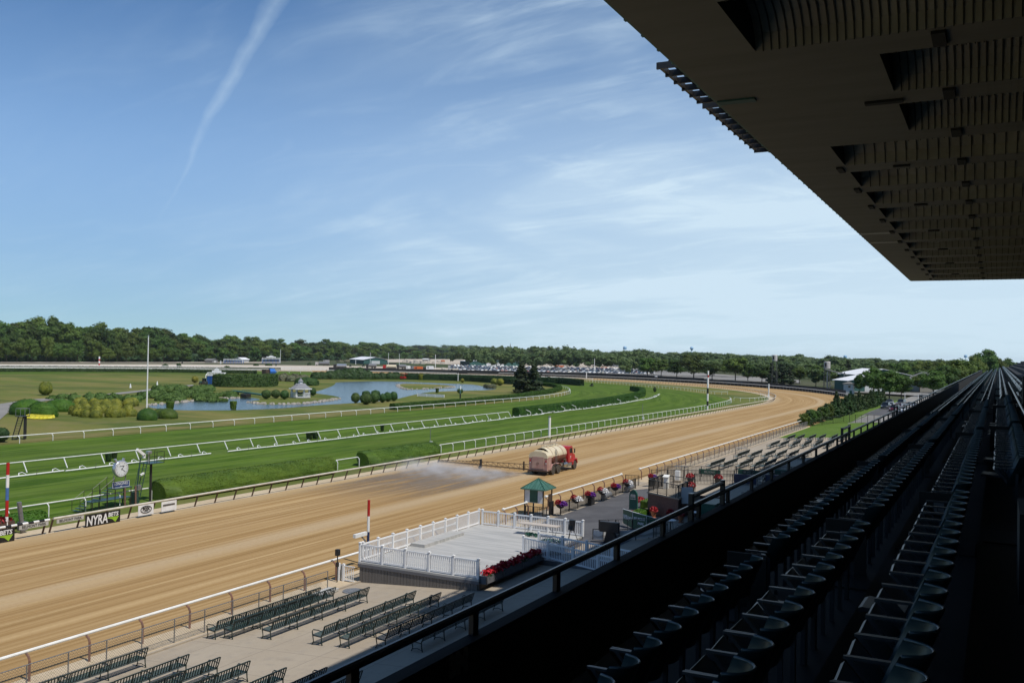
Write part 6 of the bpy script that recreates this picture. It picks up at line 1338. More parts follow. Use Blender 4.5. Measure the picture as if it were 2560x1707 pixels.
hedge('first big bright green clipped hedge beside the cream rail, right of the clock', [Vector((-65.9,58.7,0)),Vector((-65.9,82.6,0))], 1.6, 3.4, 'leaf_bighedge', .035, 1500, prof=slant)
hedge('second big bright green clipped hedge beside the cream rail, by the spray', [Vector((-65.9,88.6,0)),Vector((-65.9,104.2,0))], 1.6, 3.4, 'leaf_bighedge', .035, 1500, prof=slant)
hedge('small rounded clipped hedge at the left edge behind the finish post', [Vector((-64.9,36,0)),Vector((-64.9,46.8,0))], .8, 2.0, 'leaf_bighedge', .055, 900, prof=slant)
hh=[q for q in resample(smooth([(-91.8,177.5),(-92,196.5),(-94.5,231),(-98.5,262),(-103.5,288),(-109,306),(-116,324),(-124,336)]),step=2)]
hedge('long clipped hedge curving away between the turf courses behind the loose rails', hh, 1.75, 1.9, 'leaf_hedge', .10, 260)
hh=[q for q in resample(smooth([(-123.6,177),(-124,213),(-127,245),(-133.4,277.7),(-142.6,308.7),(-150,326),(-159,342),(-169.5,352),(-180,352)]),step=2)]
hedge('clipped hedge behind the inside rail of the inner course, bending round at the tip', hh, 1.3, 1.7, 'leaf_hedge', .12, 240)
def pxhedge(lab, pts, h, w, m='leaf_dark', leafs=.2, dens=90): return hedge(lab,[at(*q) for q in pts],h,w,m,leafs,dens)
pxhedge('long dark hedge behind the pond', [(1014,948),(1100,950),(1180,953),(1280,960),(1340,962)], 2.2,2)
pxhedge('dark hedge behind the conifers ending before the tractor', [(1345,957),(1400,959),(1455,964.2)], 2.6,2)
pxhedge('upper dark hedge behind the pond', [(1014,941.5),(1140,945),(1280,949.5),(1345,951)], 1.8,2)
pxhedge('dark hedge along the far side of the dry infield', [(-20,929),(150,929),(400,930),(520,932),(640,934)], 1.5,2.5,leafs=.3,dens=60)
pxhedge('upper dark hedge on the far side at left', [(-20,921),(260,921.5),(380,922.5),(700,925)], 1.2,2.5,leafs=.3,dens=60)
hedge('short thick clipped hedge beside the starting gate', [at(*q) for q in [(545,965),(575,966.5),(620,966.5),(660,965.5),(678,962.5)]], 4.0,5.5,'leaf_topiary',.28,420)
q=MB()
for k in range(520):
    a=rng.random()*6.28; r_=math.sqrt(rng.random()); p=at(101+34*r_*math.cos(a),1042.5+4.5*r_*math.sin(a)); q.box((p.x,p.y,.2),(.5,.5,.4),rz=rng.random(),taper=.5)
tag(q.build('flower_bed','yellow_petals',loc=tuple(at(101,1042))),'oval bed of bright yellow flowers behind the ladder stand','flower bed')
q=MB()
for k in range(60):
    a=rng.random()*6.28; r_=math.sqrt(rng.random()); p=at(397+10*r_*math.cos(a),1043.5+1.7*r_*math.sin(a)); q.box((p.x,p.y,.15),(.35,.35,.3),rz=rng.random(),taper=.5)
tag(q.build('flower_bed','white_petals',loc=tuple(at(397,1043))),'small patch of white flowers at the foot of the hedge pair','flower bed')
# arborvitae along the end of the track
AB=[]
for j in range(3):
    t = thing('arborvitae','x','conifer',(0,0,0),local=True,group='row of conifers at the end of the apron lawn'); nb=NB(); crown(nb,(0,0,.5),.30,.52,60,60,.028,'cone',cr=(.30,.48)) if j else crown(nb,(0,0,.48),.42,.5,40,90,.03,'round'); nb.build('crown','leaf_arbor' if j else 'leaf_near',t); q=MB(); q.tube([(0,0,-.05),(0,0,.3)],.03,5); q.build('trunk','tree_bark',t); CH[t]=[x for x in COL.objects if x.parent==t]; AB.append(t)
ab=[]
for k in range(9): f=k/8; ab.append((-34.3+f*.6,191.5+f*31,2.7+f*.9+rt.uniform(-.3,.4),rt.uniform(2.1,2.9),0 if k in (0,2,3,5,7) else 1))
for k in range(17): f=k/16; ab.append((-33.4+f*2.5,224+f*78,4.3+rt.uniform(-.5,.9),rt.uniform(2.4,3.2),1+k%2))
fu=set()
for k,(x,y,h,w,j) in enumerate(ab):
    lab=('leafy' if j==0 else 'narrow dark')+' conifer in the '+('lower near' if k<9 else 'taller far')+' part of the row beside the apron lawn'
    src=AB[j]; s=w/(.66 if j else .85)
    if j not in fu: fu.add(j); src.location=(x,y,0); src.scale=(s,s,h); src['label']=lab
    else: dup(src,loc=(x,y,0),rz=rt.uniform(0,6),sc=(s,s,h),label=lab)
src=AB[1]; dup(src,loc=at(2091,1028),sc=(4.2,4.2,5.2),label='tall pointed dark conifer standing out on the track side of the row')
# ================================================================ INFIELD AND FAR OBJECTS
p=at(367,1019.5); hf=hgt(367,1019.5,841); t=thing('flagpole','tall white flagpole without a flag in the infield','flagpole',tuple(p)); q=MB(); q.tube([p,p+Vector((0,0,hf))],[.17,.1],8); q.build('pole','white_paint',t); q=MB(); q.lathe([(0,-.2),(.2,0),(0,.2)],8,p+Vector((0,0,hf+.1))); q.build('finial','silver',t)
# ladder stand
p=at(62,1097); h=hgt(62,1097,1040); t=thing('ladder_stand','dark ladder stand with a small platform at the left of the infield','stand',tuple(p)); q=MB(); q.box(p+Vector((0,0,h/2)),(.3,.3,h)); q.build('post','black_iron',t); q=MB(); q.box(p+Vector((-.2,-.3,h)),(1.2,1.5,.1)); q.build('platform','black_iron',t)
a=at(36,1098); q=MB(); b_=p+Vector((-.1,-.6,h)); s_=Vector((.2,.25,0)); q.bar(a-s_,b_-s_,.1); q.bar(a+s_,b_+s_,.1)
for k in range(14): f=k/14; q.bar(a.lerp(b_,f)-s_,a.lerp(b_,f)+s_,.06)
q.build('ladder','black_iron',t); q=MB(); [q.bar(p+Vector((x,y,h)),p+Vector((x,y,h+1.1)),.05) for x in (-.7,.35) for y in (-1,.4)]; q.tube([p+Vector((x,y,h+1.1)) for x,y in ((-.7,-1),(-.7,.4),(.35,.4),(.35,-1),(-.7,-1))],.03,4); q.build('guard_rail','galvanised',t)
# gazebo
pl=at(722.5,994); pr=at(777.5,994.5); ctr=(pl+pr)/2; L_=(pr-pl).length; u=(pr-pl).normalized(); v_=Vector((-u.y,u.x,0)); ctr=ctr+v_*L_*.42
t=thing('gazebo','white gazebo with a grey shingled roof and a cupola on the pond lawn','gazebo',tuple(ctr)); he=hgt(750,994,971.5)
def R2(a,b_,z): return ctr+u*a+v_*b_+Vector((0,0,z))
def hexp(r,z,n=8,ph=math.pi/8): return [R2(r*math.cos(ph+2*math.pi*k/n),r*math.sin(ph+2*math.pi*k/n),z) for k in range(n)]
r0=L_*.5; q=MB(); q.prism(hexp(r0,0),(0,0,.35)); q.build('base','wall_white',t)
for a in hexp(r0*.86,.35):
    q=MB(); q.box(a+Vector((0,0,(he-.35)/2)),(.34,.34,he-.35)); q.build('column','white_paint',t)
q=MB(); e=hexp(r0*.97,.35)
for k in range(8):
    if k==5: continue
    a,b_=e[k],e[(k+1)%8]; q.bar(a+Vector((0,0,.95)),b_+Vector((0,0,.95)),.12); n=9
    for j in range(n+1): q.bar(a.lerp(b_,j/n),a.lerp(b_,j/n)+Vector((0,0,.95)),.07)
q.build('balustrade','white_paint',t)
hr=hgt(750,994,958); q=MB(); A=hexp(r0*1.12,he-.1); B=hexp(r0*.62,he+(hr-he)*.55); C3=hexp(r0*.45,hr-.1); vs=[x[:] for x in A+B+C3]
q.add(vs,[(k,(k+1)%8,(k+1)%8+8,k+8) for k in range(8)]+[(k+8,(k+1)%8+8,(k+1)%8+16,k+16) for k in range(8)]+[tuple(range(16,24)),tuple(range(8))[::-1]]); rf=q.build('roof','shingle',t)
q=MB(); [q.bar(A[k],A[(k+1)%8],.1,.22) for k in range(8)]; q.build('fascia','white_paint',rf)
ht=hgt(750,994,949.5); q=MB(); q.prism(hexp(.62,hr-.1,6),(0,0,(ht-hr)*.5)); q.build('cupola','white_paint',t); q=MB(); D4=hexp(.85,hr+(ht-hr)*.45,6); q.add([x[:] for x in D4]+[R2(0,0,ht+.5)[:]],[(k,(k+1)%6,6) for k in range(6)]+[tuple(range(6))[::-1]]); q.build('cupola_roof','shingle',t)
q=MB(); q.lathe([(.55,0),(.75,.1),(.55,.2)],12,R2(0,-r0*.2,1.9)); rg=[R2(.95*math.cos(a),-r0*.55,2.1+.95*math.sin(a)) for a in np.linspace(0,6.28,14)]; q.tube(rg,.22,6); tag(q.build('wreath','black_paint',loc=tuple(R2(0,-r0*.55,1.1))),'dark round wreath standing inside the gazebo','wreath')
# rocks on the shores: many small stones
def rocks(lab, pts, n, sz):
    c=resample([at(*q) for q in pts],n=n); q=MB()
    for p in c:
        if rng.random()<.8: s=sz*rng.uniform(.5,1.3); q.box((p.x+rng.normal(0,.4),p.y+rng.normal(0,.4),s*.12),(s,s*.8,s*.5),rz=rng.random()*3,taper=.6)
    tag(q.build('shore_stones','rock',loc=tuple(c[0])),lab,'stones',None,'stuff')
rocks('pale stones edging the gazebo lawn',[(621,1004.6),(655,1009),(700,1010),(762,1008),(800,1003.7),(846,996)],100,.8)
rocks('pale stones edging the small island',[(993,962),(1001,969),(1018,973),(1069,971.6),(1137,967)],90,.9)
rocks('pale stones along the narrow end of the pond',[(372,1012),(440,1006),(493,999.5),(596,994)],70,.8)
# footbridge
a=at(583,984.5); b_=at(657,991.5); t=thing('footbridge','dark green footbridge with a small gate crossing the narrow water','bridge',tuple(a)); q=MB(); q.bar(a+Vector((0,0,.9)),b_+Vector((0,0,.5)),1.4,.35); q.build('deck','panel_green',t); c=at(614,993); q=MB(); q.box(c+Vector((0,0,.5)),(2.0,2.0,1.0)); q.build('pier','black_iron',t)
q=MB(); c2=at(614.5,988); h=hgt(614.5,988,974.5); 
for k in range(5): q.bar(c2+Vector((-.9+k*.5,-.5+k*.25,.8)),c2+Vector((-.9+k*.5,-.5+k*.25,h)),.08)
q.bar(c2+Vector((-.9,-.5,h)),c2+Vector((1.1,.5,h)),.1); q.bar(c2+Vector((-.9,-.5,h*.6)),c2+Vector((1.1,.5,h*.6)),.08); q.build('gate','kiosk_green',t)
# starting gates
def gate(label, px, yb, yt, wpx, yaw, crest=True, white_top=True):
    p=at(px,yb); h=hgt(px,yb,yt)*(.80 if crest else .95); w=wid_(px,yb,wpx); t=thing('starting_gate',label,'starting gate',tuple(p),rz=yaw,local=True,group='blue starting gates')
    n=12; q=MB()
    for k in range(n+1): x=-w/2+w*k/n; q.box((x,0,h*.36),(.14,2.6,h*.72))
    q.build('stall','gate_blue',t)
    q=MB(); q.box((0,0,h*.80),(w,1.6,.12)); [q.bar((-w/2,y,h*.74),(w/2,y,h*.74),.2) for y in (-1.3,1.3)]; [q.bar((-w/2,y,h),(w/2,y,h),.16) for y in (-.9,.9)]
    for k in range(n+1): x=-w/2+w*k/n; q.bar((x,-1.3,h*.72),(x,-.9,h),.12); q.bar((x,1.3,h*.72),(x,.9,h),.12); q.bar((x,-.9,h),(x,.9,h),.1)
    q.build('overhead_frame','white_paint',t); q=MB()
    for s in (-1,1): q.tube([(s*(w/2+.1),-3.2,.3),(s*(w/2+.1),-2.4,h*.75),(s*(w/2+.1),0,h*1.0),(s*(w/2+.1),2.4,h*.75),(s*(w/2+.1),3.2,.3)],.12,5)
    q.build('end_frame','white_paint',t)
    if crest:
        q=MB(); q.box((0,0,h*1.08),(w*.55,.2,h*.22)); q.prism([(-w*.16,.1,h*1.18),(w*.16,.1,h*1.18),(w*.10,.1,h*1.34),(0,.1,h*1.42),(-w*.10,.1,h*1.34)],(0,-.2,0)); q.build('crest_board','white_paint',t)
    for s in (-1,1):
        for y in (-2.2,2.2): q=MB(); q.lathe([(.2,-.15),(.45,-.15),(.45,.15),(.2,.15)],12,(s*(w/2+.2),y,.45),'X'); q.build('wheel','rubber',t)
    return t
gate('nearest blue and white starting gate with a rounded white crest, beside the green tractor',541,960,924,42,math.radians(28)); gate('far blue starting gate without a crest, on the far straight',584,908.5,896.5,46,math.radians(35),False); gate('far blue starting gate with a white crest, on the far straight',677.5,908.5,890.5,42,math.radians(35),True)
def tractor(label, px, yb, yt, yaw, col='kiosk_green', cabc='panel_green'):
    p=at(px,yb); h=hgt(px,yb,yt); s=h/2.9; t=thing('tractor',label,'tractor',tuple(p),rz=yaw,local=True); t.scale=(s,s,s)
    q=MB(); q.box((0,.9,1.15),(.8,1.9,.7)); q.box((0,-.6,1.0),(1.0,1.3,.6)); q.build('body',col,t); q=MB(); q.box((0,-.5,2.1),(1.3,1.3,1.3)); q.build('cab','glass_dark',t); q=MB(); q.box((0,-.5,2.82),(1.5,1.6,.14)); q.build('cab_roof',cabc,t)
    for x in (-.85,.85): q=MB(); q.lathe([(.3,-.22),(.82,-.22),(.82,.22),(.3,.22)],14,(x,-.9,.82),'X'); q.build('wheel','rubber',t); q=MB(); q.lathe([(.2,-.15),(.5,-.15),(.5,.15),(.2,.15)],12,(x*.85,1.4,.5),'X'); q.build('wheel','rubber',t)
    return t
tractor('green tractor hitched in front of the nearest starting gate',508,961,945,math.radians(100)); tractor('dark tractor on the turf beyond the hedge',1479,965.5,958,1.2); tractor('small dark tractor behind the conifers',1384,951,944,.5); tractor('green tractor in the yard, left',855,914,909.5,1.0); tractor('green tractor in the yard, second',876,917,911,.4); tractor('green tractor in the yard, third',908,917,909.5,.9); tractor('red tractor on the far track at left',455,909,904.5,1.5,'boom_brown','boom_brown'); tractor('green tractor on the far straight beside the far gate',690,915,909,.7)
t=thing('utility_cart','small red utility cart at the end of the bank of bushes','cart',tuple(at(1010,948))); p=at(1010,948); q=MB(); q.box(p+Vector((0,0,.9)),(2.4,3.4,1.0)); q.build('body','red_paint',t); q=MB(); q.box(p+Vector((0,0,2.6)),(2.3,2.4,.15)); [q.bar(p+Vector((x,y,1.2)),p+Vector((x,y,2.6)),.12) for x in (-1,1) for y in (-1,1)]; q.build('canopy','red_paint',t); q=MB(); [q.lathe([(.1,-.15),(.45,-.15),(.45,.15),(.1,.15)],10,p+Vector((x,y,.45)),'X') for x in (-1.1,1.1) for y in (-1.1,1.1)]; q.build('wheels','rubber',t)
t=thing('lift_trailer','dark trailer with a bright blue rounded tank on the dry grass','trailer',tuple(at(668,941))); a=at(648,940.5); b_=at(682,941.5); q=MB(); q.bar(a+Vector((0,0,.7)),b_+Vector((0,0,.7)),2.4,.35); q.build('bed','black_iron',t); q=MB(); q.tube([at(673,940)+Vector((0,0,2.2)),at(684,940)+Vector((0,0,2.3)),at(690,940)+Vector((0,0,1.8))],[1.5,1.4,.5],10); q.build('tank','gate_blue',t); q=MB(); q.box(at(664,940)+Vector((0,0,2.0)),(2.6,2.6,2.6)); q.build('engine','boom_brown',t)
# white paddock fence
a=at(1044,990.5); b_=at(1109.5,993.8); h=hgt(1076,992,985.5); t=thing('paddock_fence','short white three-rail fence standing alone by the pond','fence',tuple(a)); q=MB()
for k in range(4): p=a.lerp(b_,k/3); q2=MB(); q2.box(p+Vector((0,0,h*.55)),(.25,.25,h*1.1)); q2.build('post','white_paint',t)
for z in (.25,.6,.95): q.bar(a+Vector((0,0,h*z)),b_+Vector((0,0,h*z)),.1,.28)
q.build('rails','white_paint',t)
# light poles
for k,(px,yb,yt,r_,s) in enumerate([(85,904,865,.25,'before the wood at the far left'),(700.7,908,873,.22,'beside the far crested starting gate'),(925.4,913,880.5,.2,'right of the white-roofed barn'),(970.8,914,882,.2,'second right of the white-roofed barn'),(998,914,884,.2,'third right of the white-roofed barn'),(1088,928,886,.22,'tall one in front of the parked cars'),(1485.7,939,896,.2,'tall one by the parked cars at the right'),(1466,947,931,.3,'short thick one on the far rail'),(551.5,909,901.5,.5,'short thick one left of the far gates'),(2189.5,992,926,.17,'tall one rising from the conifer row'),(1145,952,932,.2,'thin one behind the pond'),(889,911,899,.3,'short one at the corner of the white-roofed barn'),(2262,1010,980,.12,'small one by the road'),(2295,1016,985,.1,'second small one by the road')]):
    p=at(px,yb); h=hgt(px,yb,yt); t=thing('white_pole','white pole, '+s,'pole',tuple(p),group='white poles'); q=MB(); q.tube([p,p+Vector((0,0,h))],[r_,r_*.7],6); q.build('pole','white_paint',t)
q=MB(); p=at(1351.5,950); h=hgt(1351,950,930); t=thing('irrigation_post','dark slanting post and pipe behind the two conifers','post',tuple(p)); q.tube([p,p+Vector((0,0,h))],.25,6); q.bar(p+Vector((0,0,h*.75)),p+Vector((6,2,1)),.4); q.build('post','black_iron',t)
# ---------------------------------------------------------------- barns and houses
def barn(label, pa, pb, yt, depth, m='barn_green', roofm='white_roof', rise=.35, name='barn', cat='barn', hwall=.6, openings=0, zb_=0.0, door=True):
    a=at(*pa,zb_); b_=at(*pb,zb_); u=(b_-a).normalized(); v=Vector((-u.y,u.x,0)); H=hgt(pa[0],pa[1],yt,zb_); hw=H*hwall; L_=(b_-a).length; t=thing(name,label,cat,tuple(a))
    c=[a,b_,b_+v*depth,a+v*depth]; q=MB(); q.prism(c,(0,0,hw)); 
    for e0,e1 in ((c[1],c[2]),(c[0],c[3])): q.prism([e0+Vector((0,0,hw)),e1+Vector((0,0,hw)),(e0+e1)/2+Vector((0,0,H-.1))],u*(.06 if e0 is c[0] else -.06))
    q.build('wall',m,t); o=1.0; q=MB(); r1=[a-v*o-u*.6,b_-v*o+u*.6]; mid=[a+v*depth/2-u*.6,b_+v*depth/2+u*.6]; r2=[a+v*(depth+o)-u*.6,b_+v*(depth+o)+u*.6]; z1=Vector((0,0,hw-.15)); z2=Vector((0,0,H)); k=Vector((0,0,.18))
    for A_,B_ in ((r1,mid),(r2,mid)):
        w=[A_[0]+z1,A_[1]+z1,B_[1]+z2,B_[0]+z2]; q.prism(w,k)
    q.build('roof',roofm,t)
    if openings:
        for j in range(openings):
            f=(j+.5)/openings; q=MB(); p=a.lerp(b_,f)-v*.04+Vector((0,0,hw*.42)); q.box(p,(L_/openings*.62,.1,hw*.75),rz=math.atan2(u.y,u.x)); q.build('opening','black_paint',t)
    if door: q=MB(); p=(c[1]+c[2])/2+u*.04+Vector((0,0,hw*.4)); q.box(p,(.1,depth*.35,hw*.8),rz=math.atan2(u.y,u.x)); q.build('door','wall_white',t)
    return t
barn('green barn with a bright white roof in the yard beyond the pond',(875,907),(909,909.5),891,24)
barn('long low green shed with a white roof and dark open stalls',(1150,913.5),(1174,914.5),898,60,openings=6,rise=.2,hwall=.75)
barn('low grey shed with a pale roof beyond the parked cars',(1176,908),(1210,909),897,30,m='house_wall',roofm='wall_white')
barn('white-roofed green barn behind the white booth, upper one',(2092,968),(2140,972),920,26,zb_=0,m='barn_green',hwall=.72)
barn('low dark barn with a white roof behind the white booth',(2086,977),(2122,980),936,22,hwall=.68)
barn('grey-roofed shed right of the white booth',(2140,975),(2162,978),948,14,m='barn_green',roofm='house_roof')
barn('grey-roofed house among the street trees, left',(2258,975),(2300,980),930,16,m='house_wall',roofm='house_roof',name='house',cat='house',hwall=.55)
barn('grey-roofed house among the street trees, right',(2310,975),(2350,980),935,16,m='house_wall',roofm='house_roof',name='house',cat='house',hwall=.55)
barn('pale house behind the street trees near the tall pole',(2200,960),(2232,962),935,14,m='wall_white',roofm='house_roof',name='house',cat='house')
barn('small white house among trees behind the parked cars',(1400,912),(1416,912.5),898,14,m='wall_white',roofm='house_roof',name='house',cat='house'); barn('white house peeping through the trees at the right of the lot',(1562,912),(1580,912.5),900,14,m='wall_white',roofm='wall_white',name='house',cat='house'); barn('white-roofed building peeping over the trees',(1265,900),(1275,900.3),884,14,m='wall_white',roofm='white_roof',name='house',cat='house')
barn('small grey hut before the wood left of the far gates',(512,906),(530,906.4),896.5,10,m='galvanised',roofm='house_roof',name='hut',cat='hut'); barn('small pale shed before the wood right of the far gates',(605,905),(622,905),894,10,m='wall_white',roofm='white_roof',name='hut',cat='hut'); barn('small hut beyond the yard right of the white poles',(1056,902),(1069,902.3),896,8,m='galvanised',roofm='wall_white',name='hut',cat='hut')
a=at(1241,909); b_=at(1275,910); t=thing('pavilion','two-tiered pavilion with green hipped roofs beyond the parked cars','pavilion',tuple(a)); u=(b_-a).normalized(); v=Vector((-u.y,u.x,0)); L_=(b_-a).length; H=hgt(1258,909,893)
def hip(q,f,z0,z1,g2): cc=(a+b_)/2+v*L_*.3; s1=L_*f/2; s2=L_*.3*f; e=[cc+u*x*s1+v*y*s2+Vector((0,0,z0)) for x,y in ((-1,-1),(1,-1),(1,1),(-1,1))]; r_=[cc+u*x*s1*g2+v*y*s2*g2+Vector((0,0,z1)) for x,y in ((-1,-1),(1,-1),(1,1),(-1,1))]; q.add([x[:] for x in e+r_],[(3,2,1,0),(4,5,6,7)]+[(k,(k+1)%4,(k+1)%4+4,k+4) for k in range(4)])
q=MB(); hip(q,.9,0,H*.48,1); q.build('wall','house_wall',t); q=MB(); hip(q,1.1,H*.46,H*.68,.55); hip(q,.7,H*.78,H,.3); q.build('roof','kiosk_green',t); q=MB(); hip(q,.55,H*.6,H*.8,1); q.build('upper_wall','barn_green',t)
# booth
p=at(2122,986.5,0); h=hgt(2122,986.5,955); t=thing('white_booth','white two-storey booth with a hipped roof at the end of the far rail','booth',tuple(p)); w=wid_(2122,986.5,23); q=MB(); q.box(p+Vector((0,0,h*.43)),(w,w*.8,h*.86)); q.build('wall','wall_white',t); q=MB(); q.box(p+Vector((0,0,h*.88)),(w*1.3,w*1.1,.15)); q.box(p+Vector((0,0,h*.95)),(w*1.3,w*1.1,h*.13),taper=.15); q.build('roof','house_roof',t)
q=MB(); q.box(p+Vector((w*.1,-w*.41,h*.65)),(w*.25,.06,h*.16)); q.box(p+Vector((w*.51,0,h*.65)),(.06,w*.3,h*.16)); q.build('window','glass_dark',t); q=MB(); q.box(p+Vector((w*.25,-w*.41,h*.18)),(w*.24,.06,h*.34)); q.build('door','panel_green',t)
# tank towers
for (px,yb,yt,ybt,wp,lab) in ((2067,973,904.5,921,15.5,'right-hand white tank on a lattice tower beside the far turn'),(1936,962,888,902,12.5,'left-hand white tank on a lattice tower among the trees of the far turn')):
    p=at(px,yb); H=hgt(px,yb,yt); h1=hgt(px,yb,ybt); r_=wid_(px,yb,wp)/2; t=thing('tank_tower',lab,'tower',tuple(p),group='white tank towers'); q=MB(); q.lathe([(r_,h1),(r_,H),(r_*.9,H+.2)],18,p); q.build('tank','tank_white',t); q=MB()
    for sx in (-1,1):
        for sy in (-1,1): q.bar(p+Vector((sx*r_*1.0,sy*r_*1.0,0)),p+Vector((sx*r_*.7,sy*r_*.7,h1)),.16)
    nl=5
    for j in range(nl):
        f0=j/nl; f1=(j+1)/nl; s0=r_*(1-.3*f0); s1_=r_*(1-.3*f1)
        cs0=[p+Vector((x*s0,y*s0,h1*f0)) for x,y in ((-1,-1),(1,-1),(1,1),(-1,1))]; cs1=[p+Vector((x*s1_,y*s1_,h1*f1)) for x,y in ((-1,-1),(1,-1),(1,1),(-1,1))]
        for k in range(4): q.bar(cs0[k],cs1[(k+1)%4],.07); q.bar(cs1[k],cs1[(k+1)%4],.09)
    q.build('lattice','tower_steel',t); q=MB(); q.box(p+Vector((-r_*.3,-r_*.98,(h1+H)/2+.2)),(.8,.15,1.6)); q.build('hatch','black_iron',t)
p=at(2086,976); t=thing('stair_tower','steel stair and small sloping roof at the foot of the right-hand tank tower','stairs',tuple(p)); q=MB(); q.bar(p+Vector((-4,0,9)),p+Vector((5,0,7)),3,.3); q.build('roof','house_roof',t); q=MB(); [q.bar(p+Vector((x,y,0)),p+Vector((x,y,8)),.25) for x in (-3,4) for y in (-1,1)]; [q.bar(p+Vector((-3+k,0,1+k)),p+Vector((-2+k,0,1+k)),2,.15) for k in range(6)]; q.build('frame','galvanised',t)
# water towers on the horizon
for (px,yt,w,stem,lab) in ((1729,866.5,9,True,'pale blue bulb water tower on a stem on the horizon'),(1562,865,9.5,False,'round blue water tower top above the far trees'),(2113,887.5,9,False,'pale blue water tank top above the trees behind the barn'),(2414,886.5,8,False,'dark blue box tank on the horizon near the end of the stand')):
    D=2400; c=Vector((px-1280,-(hor(px)-853.5),-FPX)); d=(Matrix(R)@c); d.z=0; d.normalize(); p=d*(D*math.hypot(FPX,px-1280)/FPX); zt_=EYE+(hor(px)-yt)*D/FPX; r_=w*D/FPX/2; p=Vector((p.x,p.y,0)); t=thing('water_tower',lab,'water tower',tuple(p)); q=MB()
    q.lathe([(r_*.15,zt_-r_*2.4),(r_*.8,zt_-r_*1.4),(r_,zt_-r_*.9),(r_*.85,zt_-r_*.4),(r_*.5,zt_-r_*.08),(.1,zt_)] if stem else [(r_*.9,zt_-r_*1.8),(r_,zt_-r_*.8),(r_*.8,zt_-r_*.3),(.1,zt_)],16,p); q.build('tank','tower_blue',t); q=MB(); q.lathe([(r_*.25,0),(r_*.14,zt_-r_*1.6)],10,p); q.build('stem','tower_blue',t)
D=1900; px=1275.5; c=Vector((px-1280,-(hor(px)-853.5),-FPX)); d=(Matrix(R)@c); d.z=0; d.normalize(); p=d*D; p.z=0; q=MB(); q.lathe([(3,0),(3,EYE+8),(1.6,EYE+10),(.1,EYE+20)],6,p); tag(q.build('church_spire','house_roof',loc=tuple(p)),'thin dark church spire on the horizon','spire')
# ---------------------------------------------------------------- vehicles
def car_mesh(q, L_=4.6, W_=1.8, H_=1.45, suv=False):
    a=.30; prof=[(-L_/2,.32),(-L_/2,.78),(-L_/2+.08,.95),(-L_*.30 if not suv else -L_*.46,1.0),(L_*.20,.98),(L_/2-.1,.78),(L_/2,.6),(L_/2,.32)]
    q.cm=0; q.prism([(-W_/2,y,z) for y,z in prof],(W_,0,0)); b0,b1=(-L_*.40,L_*.26) if not suv else (-L_*.48,L_*.24); t0,t1=(-L_*.26,L_*.08) if not suv else (-L_*.42,L_*.08)
    q.cm=1; vs=[(-W_*.46,b0,.97),(W_*.46,b0,.97),(W_*.46,b1,.97),(-W_*.46,b1,.97),(-W_*.37,t0,H_-.05),(W_*.37,t0,H_-.05),(W_*.37,t1,H_-.05),(-W_*.37,t1,H_-.05)]; q.add(vs,[(4,5,6,7),(0,1,5,4),(1,2,6,5),(2,3,7,6),(3,0,4,7)]); q.cm=0; q.box((0,(t0+t1)/2,H_-.03),(W_*.76,t1-t0+.1,.05)); q.cm=2
    for s in (-1,1):
        for y in (-L_*.31,L_*.31): q.lathe([(.1,-.1),(.33,-.1),(.33,.1),(.1,.1)],12,(s*(W_/2-.08),y,.33),'X')
    q.cm=0
CARS=[]
for suv,(l,w,h) in ((False,(4.6,1.8,1.45)),(True,(4.8,1.9,1.75)),(False,(4.3,1.75,1.5))):
    q=MB(); car_mesh(q,l,w,h,suv); o=q.build('parked_car',['car_paint','glass_dark','tyre_far'],None,loc=(0,0,0)); CARS.append(o)
colors=[(.62,.65,.70),(.66,.69,.74),(.74,.76,.8),(.74,.76,.8),(.66,.69,.74),(.40,.42,.45),(.03,.03,.035),(.05,.07,.12),(.28,.30,.33),(.22,.03,.03),(.10,.14,.22),(.5,.48,.42),(.75,.76,.78)]
uc=set()
def put_car(k,p,rz,col,lab,grp):
    src=CARS[k]
    if k not in uc: uc.add(k); o=src
    else: o=src.copy(); COL.objects.link(o)
    o.location=p; o.rotation_euler=(0,0,rz); o.color=(*col,1); tag(o,lab,'car',grp); return o
rc=random.Random(9); n=0
lot=[]
for r_,yy in enumerate([915.2+1.3*i for i in range(9)]):
    x0=1130; x1=(1575,1585,1590,1600,1610,1620,1630,1640,1650)[r_]
    y1=yy+ (0.019*(x1-x0))*.9+2; pa=at(x0,yy); pb=at(x1,yy+(x1-1130)*.0195); L_=(pb-pa).length; k=0; m_=int(L_/3.0)
    if m_<1: continue
    for j in range(m_):
        if rc.random()<.10: continue
        lot.append(pa.lerp(pb,j/m_)+Vector((rc.uniform(-.4,.4),rc.uniform(-.6,.6),0)))
rc.shuffle(lot); lot.sort(key=lambda p:p.length); u=(at(1600,924)-at(1130,917)).normalized(); ang=math.atan2(u.y,u.x)
colorn={0:'silver'}
for p in lot[:240]:
    col=rc.choice(colors); cn='white or silver' if sum(col)>1.1 else ('red' if col==(.22,.03,.03) else 'dark')
    px_=p.x*.8856+p.y*.464; side_='left part' if px_<-20 else ('middle' if px_<60 else 'right part')
    o=put_car(rc.randrange(3),(p.x,p.y,.03),ang+rc.choice((0,math.pi))+rc.uniform(-.04,.04),col,f'{cn} car in the crowded lot beyond the far turn, {side_} of it','cars parked in the crowded lot')
q=MB(); V=[]
for p in lot[240:]:
    q.cm=rc.randrange(3); q.box((p.x,p.y,.75),(4.3,1.7,.8),rz=ang+math.pi/2); q.box((p.x,p.y,1.2),(2.2,1.5,.6),rz=ang+math.pi/2,taper=.8)
if q.v: tag(q.build('distant_cars',['white_paint','galvanised','navy'],None,loc=(0,600,0)),'rearmost rows of cars in the crowded lot','cars','cars in the rear rows of the lot','stuff')
